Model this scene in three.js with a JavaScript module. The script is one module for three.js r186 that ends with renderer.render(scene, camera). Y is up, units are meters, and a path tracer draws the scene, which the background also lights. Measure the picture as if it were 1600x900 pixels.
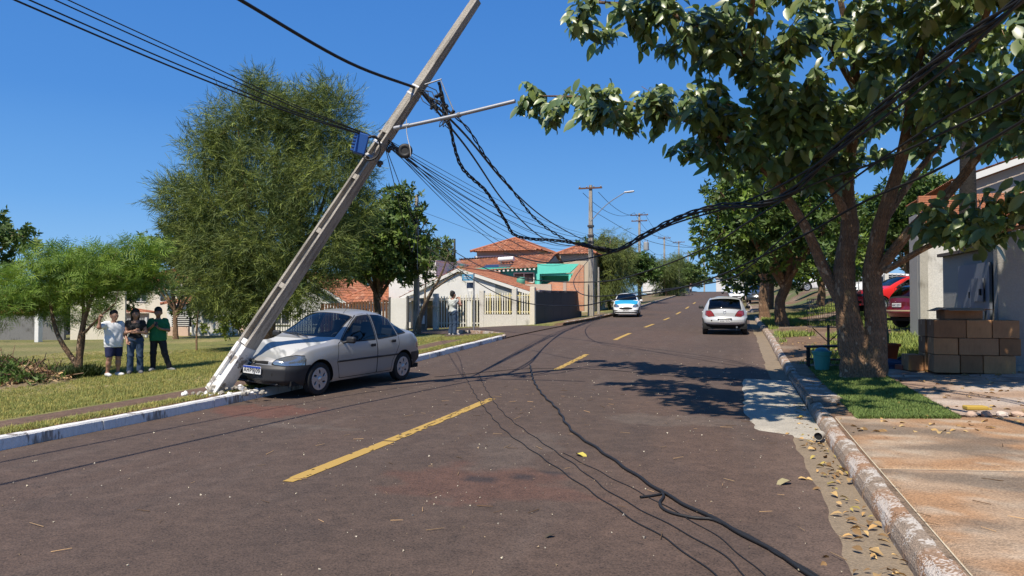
import * as THREE from 'three';
import { mergeGeometries, mergeVertices } from 'three/addons/utils/BufferGeometryUtils.js';
import { RoundedBoxGeometry } from 'three/addons/geometries/RoundedBoxGeometry.js';
import { FontLoader } from 'three/addons/loaders/FontLoader.js';
import { TextGeometry } from 'three/addons/geometries/TextGeometry.js';

// ---------------------------------------------------------------- camera, sky, sun, exposure
// world: x across the street (right), y up, -z along the street away from the viewer
const scene = new THREE.Scene();
const camera = new THREE.PerspectiveCamera(42.74, 1024 / 576, 0.1, 4000);
camera.position.set(0, 1.6, 0);
camera.rotation.order = 'YXZ';
camera.rotation.set(Math.atan(26 / 1150), THREE.MathUtils.degToRad(16.9), 0);

const SUN = new THREE.Vector3(-0.12, 1, 0.595).normalize();
const sky = (() => {
  const W = 512, H = 256, d = new Float32Array(W * H * 4);
  const stops = [[0, .31, .52, .74], [.05, .225, .44, .72], [.13, .132, .335, .68], [.25, .072, .235, .59], [.42, .048, .18, .515], [1, .034, .13, .40]];
  for (let j = 0; j < H; j++) for (let i = 0; i < W; i++) {
    const el = (j + .5) / H * Math.PI - Math.PI / 2, e = Math.max(0, Math.sin(el));
    let k = 0; while (k < stops.length - 2 && stops[k + 1][0] < e) k++;
    const a = stops[k], b = stops[k + 1], t = Math.min(1, (e - a[0]) / (b[0] - a[0]));
    const o = (j * W + i) * 4;
    for (let c = 0; c < 3; c++) d[o + c] = a[c + 1] + (b[c + 1] - a[c + 1]) * t;
    d[o + 3] = 1;
  }
  const t = new THREE.DataTexture(d, W, H, THREE.RGBAFormat, THREE.FloatType);
  t.mapping = THREE.EquirectangularReflectionMapping; t.magFilter = t.minFilter = THREE.LinearFilter; t.needsUpdate = true;
  return t;
})();
scene.background = sky; scene.environment = sky;
const sun = new THREE.DirectionalLight(new THREE.Color(1, .91, .77), 5.0);
sun.position.copy(SUN).multiplyScalar(120).add(new THREE.Vector3(-4, 0, -30)); sun.target.position.set(-4, 0, -30);
sun.castShadow = true; sun.shadow.mapSize.set(4096, 4096);
Object.assign(sun.shadow.camera, { left: -60, right: 60, top: 80, bottom: -80, near: 1, far: 300 });
scene.add(sun, sun.target);
const renderer = new THREE.WebGLRenderer({ antialias: true });
renderer.setSize(1024, 576); renderer.toneMapping = THREE.LinearToneMapping; renderer.toneMappingExposure = 1.22;
renderer.shadowMap.enabled = true; renderer.shadowMap.type = THREE.PCFSoftShadowMap;

// ---------------------------------------------------------------- helpers
const V = (x, y, z) => new THREE.Vector3(x, y, z);
const RNG = s => () => { s |= 0; s = s + 0x6D2B79F5 | 0; let t = Math.imul(s ^ s >>> 15, 1 | s); t = t + Math.imul(t ^ t >>> 7, 61 | t) ^ t; return ((t ^ t >>> 14) >>> 0) / 4294967296; };
const clamp = (x, a = 0, b = 1) => Math.min(b, Math.max(a, x)), lerp = (a, b, t) => a + (b - a) * t;
const sstep = (a, b, x) => { const t = clamp((x - a) / (b - a)); return t * t * (3 - 2 * t); };
const hash = (x, y, z = 0) => { let h = Math.imul(x, 374761393) ^ Math.imul(y, 668265263) ^ Math.imul(z, 2147483647 ^ 0x5bd1e995); h = Math.imul(h ^ h >>> 13, 1274126177); return ((h ^ h >>> 16) >>> 0) / 4294967296; };
function noise2(x, y, per = 0, seed = 0) {
  const xi = Math.floor(x), yi = Math.floor(y); let fx = x - xi, fy = y - yi; fx = fx * fx * (3 - 2 * fx); fy = fy * fy * (3 - 2 * fy);
  const m = k => per ? ((k % per) + per) % per : k;
  const a = hash(m(xi), m(yi), seed), b = hash(m(xi + 1), m(yi), seed), c = hash(m(xi), m(yi + 1), seed), d = hash(m(xi + 1), m(yi + 1), seed);
  return a + (b - a) * fx + (c - a) * fy + (a - b - c + d) * fx * fy;
}
function fbm(x, y, oct = 4, per = 0, seed = 0) { let s = 0, a = .5, t = 0; for (let o = 0; o < oct; o++) { s += a * noise2(x, y, per, seed + o * 17); t += a; a *= .5; x *= 2; y *= 2; per *= 2; } return s / t; }
function curve(pts) {             // smooth interpolation through [x, value] pairs (monotone cubic)
  const n = pts.length, m = [], d = [];
  for (let i = 0; i < n - 1; i++) d.push((pts[i + 1][1] - pts[i][1]) / (pts[i + 1][0] - pts[i][0]));
  m.push(d[0]); for (let i = 1; i < n - 1; i++) m.push(d[i - 1] * d[i] <= 0 ? 0 : 2 * d[i - 1] * d[i] / (d[i - 1] + d[i])); m.push(d[n - 2]);
  return x => {
    if (x <= pts[0][0]) return pts[0][1]; if (x >= pts[n - 1][0]) return pts[n - 1][1];
    let i = 0; while (pts[i + 1][0] < x) i++;
    const h = pts[i + 1][0] - pts[i][0], t = (x - pts[i][0]) / h, t2 = t * t, t3 = t2 * t;
    return (2 * t3 - 3 * t2 + 1) * pts[i][1] + (t3 - 2 * t2 + t) * h * m[i] + (-2 * t3 + 3 * t2) * pts[i + 1][1] + (t3 - t2) * h * m[i + 1];
  };
}
const taken = {};
const numbered = n => { const k = taken[n] = (taken[n] ?? -1) + 1; return k ? `${n}_${String(k).padStart(3, '0')}` : n; };
function thing(name, label, category, pos = [0, 0, 0], turn = 0, group) {
  const o = new THREE.Group(); o.name = numbered(name); scene.add(o); o.position.set(...pos); o.rotation.y = turn;
  o.userData = { label, category }; if (group) o.userData.group = group; return o;
}
function tag(o, label, category, group, kind) { o.userData.label = label; o.userData.category = category; if (group) o.userData.group = group; if (kind) o.userData.kind = kind; return o; }
function part(name, geo, mat, parent) {
  const g = Array.isArray(geo) ? join(geo) : geo, m = new THREE.Mesh(g, mat);
  if (parent) m.name = name; else { m.name = numbered(name); }
  (parent || scene).add(m); return m;
}
function struct(name, geo, mat, label) { const m = part(name, geo, mat); m.userData = { kind: 'structure', label, category: 'ground' }; return m; }
function clean(g, color) {
  g = g.index ? g.toNonIndexed() : g; const o = new THREE.BufferGeometry(), n = g.attributes.position.count;
  o.setAttribute('position', g.attributes.position); if (!g.attributes.normal) g.computeVertexNormals(); o.setAttribute('normal', g.attributes.normal);
  o.setAttribute('uv', g.attributes.uv || new THREE.BufferAttribute(new Float32Array(n * 2), 2));
  if (color) o.setAttribute('color', g.attributes.color || new THREE.BufferAttribute(new Float32Array(n * 3).fill(1), 3)); return o;
}
function join(list) { const c = list.some(g => g.attributes.color); return list.length === 1 ? list[0] : mergeGeometries(list.map(g => clean(g, c))); }
function muv(g) {                // uv in metres from the dominant axis of each normal
  g = g.index ? g.toNonIndexed() : g; const p = g.attributes.position, n = g.attributes.normal, u = new Float32Array(p.count * 2);
  for (let i = 0; i < p.count; i++) {
    const ax = Math.abs(n.getX(i)), ay = Math.abs(n.getY(i)), az = Math.abs(n.getZ(i));
    if (ay >= ax && ay >= az) { u[2 * i] = p.getX(i); u[2 * i + 1] = p.getZ(i); } else if (ax >= az) { u[2 * i] = p.getZ(i); u[2 * i + 1] = p.getY(i); } else { u[2 * i] = p.getX(i); u[2 * i + 1] = p.getY(i); }
  }
  g.setAttribute('uv', new THREE.BufferAttribute(u, 2)); return g;
}
const M4 = new THREE.Matrix4(), Q4 = new THREE.Quaternion(), EU = new THREE.Euler();
function bx(w, h, d, x = 0, y = 0, z = 0, rx = 0, ry = 0, rz = 0) { const g = new THREE.BoxGeometry(w, h, d); muvBox(g); M4.compose(V(x, y, z), Q4.setFromEuler(EU.set(rx, ry, rz)), V(1, 1, 1)); return g.applyMatrix4(M4); }
function muvBox(g) { const n = muv(g); g.index = null; for (const k of ['position', 'normal', 'uv']) g.setAttribute(k, n.attributes[k]); return g; }
function rbx(w, h, d, r, x = 0, y = 0, z = 0, rx = 0, ry = 0, rz = 0, seg = 2) { let g = muv(new RoundedBoxGeometry(w, h, d, seg, r)); M4.compose(V(x, y, z), Q4.setFromEuler(EU.set(rx, ry, rz)), V(1, 1, 1)); return g.applyMatrix4(M4); }
function rod(a, b, r0, r1 = r0, seg = 8) {     // tapered cylinder between two points
  const d = V().subVectors(b, a), L = d.length(), g = new THREE.CylinderGeometry(r1, r0, L, seg, 1);
  Q4.setFromUnitVectors(V(0, 1, 0), d.normalize()); M4.compose(V().addVectors(a, b).multiplyScalar(.5), Q4, V(1, 1, 1)); return g.applyMatrix4(M4);
}
function tube(pts, r, seg = 6, step = .12) {
  const c = new THREE.CatmullRomCurve3(pts.map(p => p.isVector3 ? p : V(...p)), false, 'centripetal');
  return new THREE.TubeGeometry(c, Math.max(4, Math.min(400, Math.ceil(c.getLength() / step))), r, seg, false);
}
function lathe(prof, seg = 20) { return new THREE.LatheGeometry(prof.map(p => new THREE.Vector2(...p)), seg); }
function chain(nodes, seg, jit = 0, rnd) {     // tube with its own radius at each node {p, r}
  const n = nodes.length, pos = [], nor = [], uv = [], idx = []; let up = V(.3, .1, .9).normalize(), len = 0;
  for (let i = 0; i < n; i++) {
    const t = V().subVectors(nodes[Math.min(n - 1, i + 1)].p, nodes[Math.max(0, i - 1)].p).normalize();
    const s = V().crossVectors(up, t); if (s.lengthSq() < 1e-6) s.set(1, 0, 0); s.normalize(); const w = V().crossVectors(t, s); up = w.clone();
    if (i) len += nodes[i].p.distanceTo(nodes[i - 1].p);
    for (let k = 0; k <= seg; k++) {
      const a = (k % seg) / seg * Math.PI * 2, rr = nodes[i].r * (1 + jit * (hash(Math.round(nodes[i].p.y * 6), k % seg, 7) - .5) + jit * .6 * Math.sin(a * 3 + nodes[i].p.y * 2));
      const d = s.clone().multiplyScalar(Math.cos(a)).addScaledVector(w, Math.sin(a));
      pos.push(nodes[i].p.x + d.x * rr, nodes[i].p.y + d.y * rr, nodes[i].p.z + d.z * rr); nor.push(d.x, d.y, d.z); uv.push(k / seg * Math.PI * 2 * nodes[0].r, len);
    }
  }
  for (let i = 0; i < n - 1; i++) for (let k = 0; k < seg; k++) { const a = i * (seg + 1) + k, b = a + seg + 1; idx.push(a, a + 1, b, b, a + 1, b + 1); }
  const g = new THREE.BufferGeometry(); g.setAttribute('position', new THREE.Float32BufferAttribute(pos, 3)); g.setAttribute('normal', new THREE.Float32BufferAttribute(nor, 3)); g.setAttribute('uv', new THREE.Float32BufferAttribute(uv, 2)); g.setIndex(idx);
  if (jit) g.computeVertexNormals(); return g;
}
function grid(us, vs, fn, col) {    // sheet over parameter lists, fn(u, v) -> [x, y, z, uvx, uvy]
  const pos = [], uv = [], idx = [], c = [], nu = us.length, nv = vs.length;
  for (const v of vs) for (const u of us) { const p = fn(u, v); pos.push(p[0], p[1], p[2]); uv.push(p[3] ?? p[0], p[4] ?? -p[2]); if (col) c.push(...col(p[0], -p[2], u, v)); }
  for (let j = 0; j < nv - 1; j++) for (let i = 0; i < nu - 1; i++) { const a = j * nu + i, b = a + nu; idx.push(a, a + 1, b, b, a + 1, b + 1); }
  const g = new THREE.BufferGeometry(); g.setAttribute('position', new THREE.Float32BufferAttribute(pos, 3)); g.setAttribute('uv', new THREE.Float32BufferAttribute(uv, 2)); g.setIndex(idx);
  if (col) g.setAttribute('color', new THREE.Float32BufferAttribute(c, 3)); g.computeVertexNormals(); return g;
}
const range = (a, b, n) => Array.from({ length: n + 1 }, (_, i) => a + (b - a) * i / n);
// textures: fn(u, v) gives linear colour 0..1; tiles when its noise is periodic
const enc = c => { c = clamp(c); return Math.round(255 * (c <= .0031308 ? 12.92 * c : 1.055 * Math.pow(c, 1 / 2.4) - .055)); };
function ctex(size, fn, rep = 1) {
  const d = new Uint8Array(size * size * 4); for (let j = 0; j < size; j++) for (let i = 0; i < size; i++) { const c = fn(i / size, j / size), o = (j * size + i) * 4; d[o] = enc(c[0]); d[o + 1] = enc(c[1]); d[o + 2] = enc(c[2]); d[o + 3] = 255; }
  return fin(new THREE.DataTexture(d, size, size), rep, true);
}
function gtex(size, fn, rep = 1) {
  const d = new Uint8Array(size * size * 4); for (let j = 0; j < size; j++) for (let i = 0; i < size; i++) { const c = Math.round(255 * clamp(fn(i / size, j / size))), o = (j * size + i) * 4; d[o] = d[o + 1] = d[o + 2] = c; d[o + 3] = 255; }
  return fin(new THREE.DataTexture(d, size, size), rep, false);
}
function fin(t, rep, srgb) { t.wrapS = t.wrapT = THREE.RepeatWrapping; t.magFilter = THREE.LinearFilter; t.minFilter = THREE.LinearMipmapLinearFilter; t.generateMipmaps = true; t.repeat.set(rep, rep); if (srgb) t.colorSpace = THREE.SRGBColorSpace; t.needsUpdate = true; return t; }
const lin = (r, g, b) => new THREE.Color().setRGB(r, g, b);
const std = (r, g, b, rough = .8, extra = {}) => new THREE.MeshStandardMaterial({ color: lin(r, g, b), roughness: rough, ...extra });
const mixc = (a, b, t) => [lerp(a[0], b[0], t), lerp(a[1], b[1], t), lerp(a[2], b[2], t)];

// clip a triangle soup by a function of its vertices: keeps f >= 0 in the first list, f < 0 in the second
function splitSoup(tris, f) {
  const A = [], B = [];
  for (const t of tris) {
    const d = t.map(f), ins = d.map(x => x >= 0);
    if (ins[0] && ins[1] && ins[2]) { A.push(t); continue; } if (!ins[0] && !ins[1] && !ins[2]) { B.push(t); continue; }
    const pa = [], pb = [];
    for (let i = 0; i < 3; i++) { const j = (i + 1) % 3, p = t[i], q = t[j]; (ins[i] ? pa : pb).push(p); if (ins[i] !== ins[j]) { const k = d[i] / (d[i] - d[j]), m = p.map((x, n) => x + (q[n] - x) * k); pa.push(m); pb.push(m); } }
    for (const [poly, out] of [[pa, A], [pb, B]]) for (let i = 1; i < poly.length - 1; i++) out.push([poly[0], poly[i], poly[i + 1]]);
  }
  return [A, B];
}
function soupGeo(tris) {   // vertex = [x, y, z, nx, ny, nz, ...]
  const p = new Float32Array(tris.length * 9), n = new Float32Array(tris.length * 9), u = new Float32Array(tris.length * 6); let i = 0;
  for (const t of tris) for (const v of t) { p.set([v[0], v[1], v[2]], i * 3); n.set([v[3], v[4], v[5]], i * 3); u.set([v[0] + v[2] * .7, v[1]], i * 2); i++; }
  const g = new THREE.BufferGeometry(); g.setAttribute('position', new THREE.BufferAttribute(p, 3)); g.setAttribute('normal', new THREE.BufferAttribute(n, 3)); g.setAttribute('uv', new THREE.BufferAttribute(u, 2)); return g;
}
function polyDist(P) { return (x, y) => { let d = 1e9, s = 1; for (let i = 0, j = P.length - 1; i < P.length; j = i++) { const ex = P[j][0] - P[i][0], ey = P[j][1] - P[i][1], wx = x - P[i][0], wy = y - P[i][1], k = clamp((wx * ex + wy * ey) / (ex * ex + ey * ey)), bx_ = wx - ex * k, by = wy - ey * k; d = Math.min(d, bx_ * bx_ + by * by); const c1 = y >= P[i][1], c2 = y < P[j][1], c3 = ex * wy > ey * wx; if ((c1 && c2 && c3) || (!c1 && !c2 && !c3)) s = -s; } return s * Math.sqrt(d); }; }   // negative inside

// lettering made of flat solid geometry
const font = await new FontLoader().loadAsync('fonts/droid/droid_sans_bold.typeface.json');
function text(s, size, depth, x, y, z) { const g = new TextGeometry(s, { font, size, depth, curveSegments: 3 }); g.computeBoundingBox(); const b = g.boundingBox; g.translate(x - (b.max.x + b.min.x) / 2, y - (b.max.y + b.min.y) / 2, z); return g; }
// ---------------------------------------------------------------- terrain
const roadH = curve([[-60, 0], [0, 0], [8, .005], [14, .08], [20, .25], [26, .45], [46, .80], [80, 1.95], [140, 3.9], [165, 4.35], [220, 4.5], [900, 4.5]]);
const KL = -7.7, KR = 1.0;        // kerb faces
function leftH(x, s) { const o = KL - .15 - x; return roadH(s) + .125 - .062 * Math.min(o, 16) - .01 * Math.max(0, o - 16) + .05 * (fbm(x * .35, s * .35, 2, 0, 3) - .5) * sstep(1, 4, o); }
function rightH(x, s) { const o = x - KR - .18; return roadH(s) + .135 + .045 * Math.min(o, 5) + sstep(2, 5.5, o) * .5 * sstep(24, 38, s) + .5 * sstep(36, 64, s) * sstep(3, 6, o) + .03 * (fbm(x * .8, s * .8, 2, 0, 9) - .5) * sstep(14, 18, s); }
function inApron(x, s) { return s > apronNear(x) && s < 34.4 && x < KL && x > -15.5; }
const apronNear = x => x > KL - 3.2 ? 24.2 + 3.2 - Math.sqrt(Math.max(0, 3.2 * 3.2 - (KL - x) ** 2)) * 1 + 0 : 27.4 + (KL - 3.2 - x) * .9;
function gh(x, z) { const s = -z; return x < KL ? leftH(x, s) : x > KR + .15 ? rightH(x, s) : roadH(s); }

const grain = gtex(512, (u, v) => .55 * noise2(u * 160, v * 160, 160, 1) + .3 * noise2(u * 60, v * 60, 60, 2) + .15 * noise2(u * 16, v * 16, 16, 5), 1 / 1.1);
const asphaltTex = ctex(1024, (u, v) => {
  const n = noise2(u * 300, v * 300, 300, 11), m = fbm(u * 24, v * 24, 4, 24, 4), w = noise2(u * 190 + 7, v * 190, 190, 31);
  let k = .72 + .42 * (m - .5) + .55 * (n - .5); if (w > .93) k += .55 * (w - .9) / .1; if (n < .12) k -= .18;
  return [.82 * k, .80 * k, .80 * k];
}, 1 / 2.6);
const asphaltMat = new THREE.MeshStandardMaterial({ map: asphaltTex, vertexColors: true, roughness: .93, bumpMap: grain, bumpScale: .006 });
const spot = (x, s, cx, cs, rx, rs, seed = 0) => { const n = fbm(x * 3 + seed, s * 3, 3, 0, seed) - .5; const d = Math.hypot((x - cx) / rx, (s - cs) / rs) + n * 1.1; return 1 - sstep(.8, 1.02, d); };
function asphaltCol(x, s) {
  let c = [.128, .087, .064];
  const n = fbm(x * .35, s * .22, 4, 0, 40), m = fbm(x * 1.7, s * 1.1, 4, 0, 50);
  c = mixc(c, [.152, .098, .07], sstep(.48, .72, n)); c = mixc(c, [.105, .074, .058], sstep(.5, .85, m) * .5);
  const tr = fbm(x * 5, s * .35, 3, 0, 60); c = mixc(c, [.165, .122, .096], sstep(.55, .8, tr) * .45);
  c = mixc(c, [.2, .075, .045], .6 * spot(x, s, -6.7, 9.5, .9, .55, 3) + .35 * spot(x, s, -2.2, 6.2, .9, .7, 5));
  c = mixc(c, [.165, .128, .102], .55 * spot(x, s, -2.35, 7.8, .5, 1.0, 8));
  c = mixc(c, [.045, .036, .036], .8 * Math.max(spot(x, s, -1.86, 6.55, .17, .17, 12), spot(x, s, -2.25, 6.35, .2, .1, 15), spot(x, s, -1.62, 6.8, .16, .09, 17)));
  c = mixc(c, [.2, .162, .13], .5 * spot(x, s, -.9, 10.2, 1.1, .5, 21) + .4 * spot(x, s, -5.3, 8.4, .8, .15, 23));
  c = mixc(c, [.23, .16, .12], sstep(.2, -.35, Math.abs(x - KR) - .5 - .35 * fbm(x, s * .8, 3, 0, 71)) * .55);
  return c;
}
{
  const ss = []; for (let s = -6; s < 190;) { ss.push(s); s += s < 2 ? .5 : s < 15 ? .1 : s < 40 ? .3 : 1.5; } ss.push(190);
  const edge = s => .70 + .1 * (fbm(s * 1.2, 3, 3, 0, 5) - .5) + .025 * (noise2(s * 5, 1) - .5);
  const xs = [...range(0, .994, 84), 1];
  const road = struct('road', grid(xs, ss, (u, s) => { const x = lerp(KL - .02, edge(s), u); return [x, roadH(s) + .012 * Math.sin(u * Math.PI) - (u > .999 ? .03 : 0), -s]; }, (x, s) => asphaltCol(x, s)), asphaltMat, 'reddish brown asphalt street running uphill');
  // asphalt apron of the side street
  const ap = struct('side_street', grid(range(-15.5, KL - .01, 60), range(0, 1, 24), (x, t) => { const s = lerp(apronNear(x), 34.3, t); return [x, leftH(x, s) - .1 * sstep(-10.5, -8.2, x) + .02 - .02 * sstep(-9, KL, x), -s]; }, (x, s) => asphaltCol(x, s)), asphaltMat, 'short asphalt side street mouth in front of the picket fence');
}
// yellow centre-line dashes: paint cells with worn edges and holes, each dash a thing painted on the road
const paintMat = new THREE.MeshStandardMaterial({ color: lin(.42, .27, .065), roughness: .8, bumpMap: grain, bumpScale: .003 });
const dashes = [[5.75, 7.75, 'long fresh yellow road dash nearest the viewer, lower half'], [7.8, 11.55, 'long yellow road dash continuing the nearest dash towards the silver sedan'], [16.0, 19.7, 'yellow road dash beside the shadow of the leaning pole'], [24.5, 28.2, 'third yellow road dash up the street'], [33, 36.6, 'faded yellow road dash level with the white hatchback'], [42, 45.5, 'small yellow road dash level with the white and blue car'], [51, 55, 'tiny yellow road dash past the white and blue car'], [61, 65, 'far yellow road dash near the top of the hill'], [72, 76, 'farthest yellow road dash on the hill']];
dashes.forEach(([a, b, label], k) => {
  const cell = k < 3 ? .022 : .05, w = .15, xc = -3.86 + (k === 0 ? .015 : 0), pos = [], uv = [], n = Math.round((b - a) / cell), m = Math.round(w / cell), wear = k > 2 ? -1 : k ? .40 : .28;
  const P = (i, j) => { const s = a + i * cell, x = xc - w / 2 + j * cell + .006 * (noise2(s * 12, j * 3, 0, k) - .5); return [x, roadH(s) + .012 * Math.sin((x - KL) / (.70 - KL) * Math.PI) + .005, -s]; };
  for (let i = 0; i < n; i++) for (let j = 0; j < m; j++) {
    const s = a + i * cell, e = Math.min(j, m - 1 - j) / m, q = fbm(s * 5, j * cell * 30, 3, 0, 90 + k) + .25 * (hash(i, j, k) - .5);
    if (q < wear - e * .25) continue;
    const A = P(i, j), B = P(i, j + 1), C = P(i + 1, j + 1), D = P(i + 1, j); for (const v of [A, B, C, A, C, D]) { pos.push(...v); uv.push(v[0], v[2]); }
  }
  const g = new THREE.BufferGeometry(); g.setAttribute('position', new THREE.Float32BufferAttribute(pos, 3)); g.setAttribute('uv', new THREE.Float32BufferAttribute(uv, 2)); g.computeVertexNormals();
  tag(part('lane_marking', g, paintMat), label, 'road marking', 'yellow centre line dashes');
});

// ---- lawns and soil
const lawnTex = ctex(1024, (u, v) => {
  const n = noise2(u * 260, v * 260, 260, 3), m = fbm(u * 30, v * 30, 4, 30, 8), q = noise2(u * 120, v * 300, 60, 2);
  const k = .62 + .5 * (n - .5) + .5 * (m - .5) + .3 * (q - .5); return [k, k * .98, k * .9];
}, 1 / 2.2);
const lawnMat = new THREE.MeshStandardMaterial({ map: lawnTex, vertexColors: true, roughness: 1, bumpMap: grain, bumpScale: .02 });
function lawnCol(x, s) {
  const n = fbm(x * .6, s * .6, 4, 0, 12), m = fbm(x * 2.5, s * 2.5, 3, 0, 18), o = KL - .15 - x;
  let c = mixc([.27, .28, .075], [.45, .38, .16], sstep(.42, .68, n)); c = mixc(c, [.17, .21, .055], sstep(.5, .8, m) * .6);
  c = mixc(c, [.24, .135, .075], 1 - sstep(.12 + .3 * m, .3 + .35 * m, o));                       // bare soil along the kerb
  if (o > 20) c = mixc(c, [.2, .2, .08], .4);
  return c;
}
const soilMat = new THREE.MeshStandardMaterial({ map: lawnTex, vertexColors: true, roughness: 1, bumpMap: grain, bumpScale: .012 });
{
  const ss = []; for (let s = -6; s < 62;) { ss.push(s); s += s < 18 ? .2 : .5; } const os = []; for (let o = 0; o < 52;) { os.push(o); o += o < 8 ? .2 : o < 20 ? .4 : 1.2; }
  const lawnOut = (o, s) => { const x = KL - .12 - o; return [x, leftH(x, s) - (s > 22 && inApron(x, s - .3) && inApron(x, s + .3) ? .14 : 0), -s]; };
  struct('lawn', grid(os.map(o => -o).reverse().map(o => -o), ss, lawnOut, (x, s) => lawnCol(x, s)), lawnMat, 'dry green lawn falling away on the far side of the street');
  struct('footpath', grid(range(0, 1, 6), range(-6, 23, 120), (u, s) => { const x = -9.55 + .92 * u + .1 * (noise2(s * .9, u * 2) - .5); return [x, leftH(x, s) + .014 - .03 * (u < .01 || u > .99 ? 1 : 0), -s]; }, (x, s) => mixc([.17, .1, .07], [.24, .155, .11], fbm(x * 2, s * 1.5, 3, 0, 4))), soilMat, 'reddish beaten earth footpath between lawn and kerb strip');
  // verge on the far side beyond the side street
  struct('upper_verge', grid(range(14, 0, 14), range(34.5, 190, 90), (o, s) => { const x = KL - .4 - o; return [x, leftH(x, s), -s]; }, (x, s) => mixc([.28, .19, .12], [.13, .16, .045], sstep(.45, .62, fbm(x * .5, s * .3, 3, 0, 22)))), soilMat, 'dirt and grass verge up the hill');
}
// right hand verge: red earth, litter, patches of grass
{
  const ss = []; for (let s = -4; s < 190;) { ss.push(s); s += s < 24 ? .2 : s < 60 ? .6 : 2; } const os = []; for (let o = 0; o < 40;) { os.push(o); o += o < 7 ? .16 : 1; }
  struct('dirt_verge', grid(os, ss, (o, s) => { const x = KR + .16 + o; return [x, rightH(x, s), -s]; }, (x, s) => {
    const n = fbm(x * .9, s * .7, 4, 0, 31), m = fbm(x * 4, s * 4, 3, 0, 33);
    let c = mixc([.27, .165, .105], [.38, .29, .22], sstep(.4, .7, n)); c = mixc(c, [.15, .1, .07], sstep(.5, .78, m) * .6);
    const g = sstep(.5, .62, fbm(x * .5, s * .35, 3, 0, 37) + .12 * sstep(3, 6, x) * sstep(18, 26, s)) * sstep(17, 20, s); return mixc(c, [.14, .19, .05], g * .85);
  }), soilMat, 'reddish earth verge under the street trees');
}
// the ground out to the horizon
{
  const rs = [0, 20, 40, 60, 90, 130, 180, 260, 400, 700, 1200, 2400], pos = [], uv = [], idx = [], col = [], N = 48;
  for (const r of rs) for (let k = 0; k <= N; k++) { const a = k / N * Math.PI * 2, x = r * Math.cos(a) - 4, z = r * Math.sin(a) - 40; const dip = .35 + 1.2 * sstep(8, 40, Math.abs(x + 3)); const y = lerp(gh(clamp(x, -60, 40), Math.max(z, -220)) - dip, 3.2, sstep(150, 400, r) * (z < -40 ? 1 : .2)); pos.push(x, y, z); uv.push(x, z); const n = fbm(x * .02, z * .02, 3, 0, 2); col.push(...mixc([.16, .17, .06], [.24, .17, .1], n)); }
  for (let j = 0; j < rs.length - 1; j++) for (let k = 0; k < N; k++) { const a = j * (N + 1) + k, b = a + N + 1; idx.push(a, a + 1, b, b, a + 1, b + 1); }
  const g = new THREE.BufferGeometry(); g.setAttribute('position', new THREE.Float32BufferAttribute(pos, 3)); g.setAttribute('uv', new THREE.Float32BufferAttribute(uv, 2)); g.setAttribute('color', new THREE.Float32BufferAttribute(col, 3)); g.setIndex(idx); g.computeVertexNormals();
  struct('ground', g, soilMat, 'grassy earth reaching to the horizon');
}
// ---- kerbs: stones laid end to end
const kerbTex = ctex(512, (u, v) => {
  const n = fbm(u * 10, v * 10, 5, 10, 6), q = noise2(u * 90, v * 90, 90, 4), paint = sstep(.27, .38, n + .12 * (q - .5));
  const con = .26 + .12 * (q - .5); return mixc([con * 1.08, con * .95, con * .82], [.70 + .1 * (q - .5), .69 + .1 * (q - .5), .66 + .1 * (q - .5)], paint);
}, 1 / 1.7);
const kerbWorn = ctex(512, (u, v) => {
  const n = fbm(u * 8, v * 8, 5, 8, 16), q = noise2(u * 110, v * 110, 110, 4), r = fbm(u * 5, v * 5, 3, 5, 44), paint = sstep(.61, .70, n + .3 * (q - .5)) * .6;
  const k = .85 + .4 * (q - .5); return mixc(mixc([.33 * k, .255 * k, .19 * k], [.36 * k, .21 * k, .12 * k], sstep(.4, .65, r)), [.66, .63, .58], paint);
}, 1 / 1.5);
const kerbWhite = new THREE.MeshStandardMaterial({ map: kerbTex, roughness: .85, bumpMap: grain, bumpScale: .006 }), kerbOld = new THREE.MeshStandardMaterial({ map: kerbWorn, roughness: .9, bumpMap: grain, bumpScale: .01 });
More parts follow.
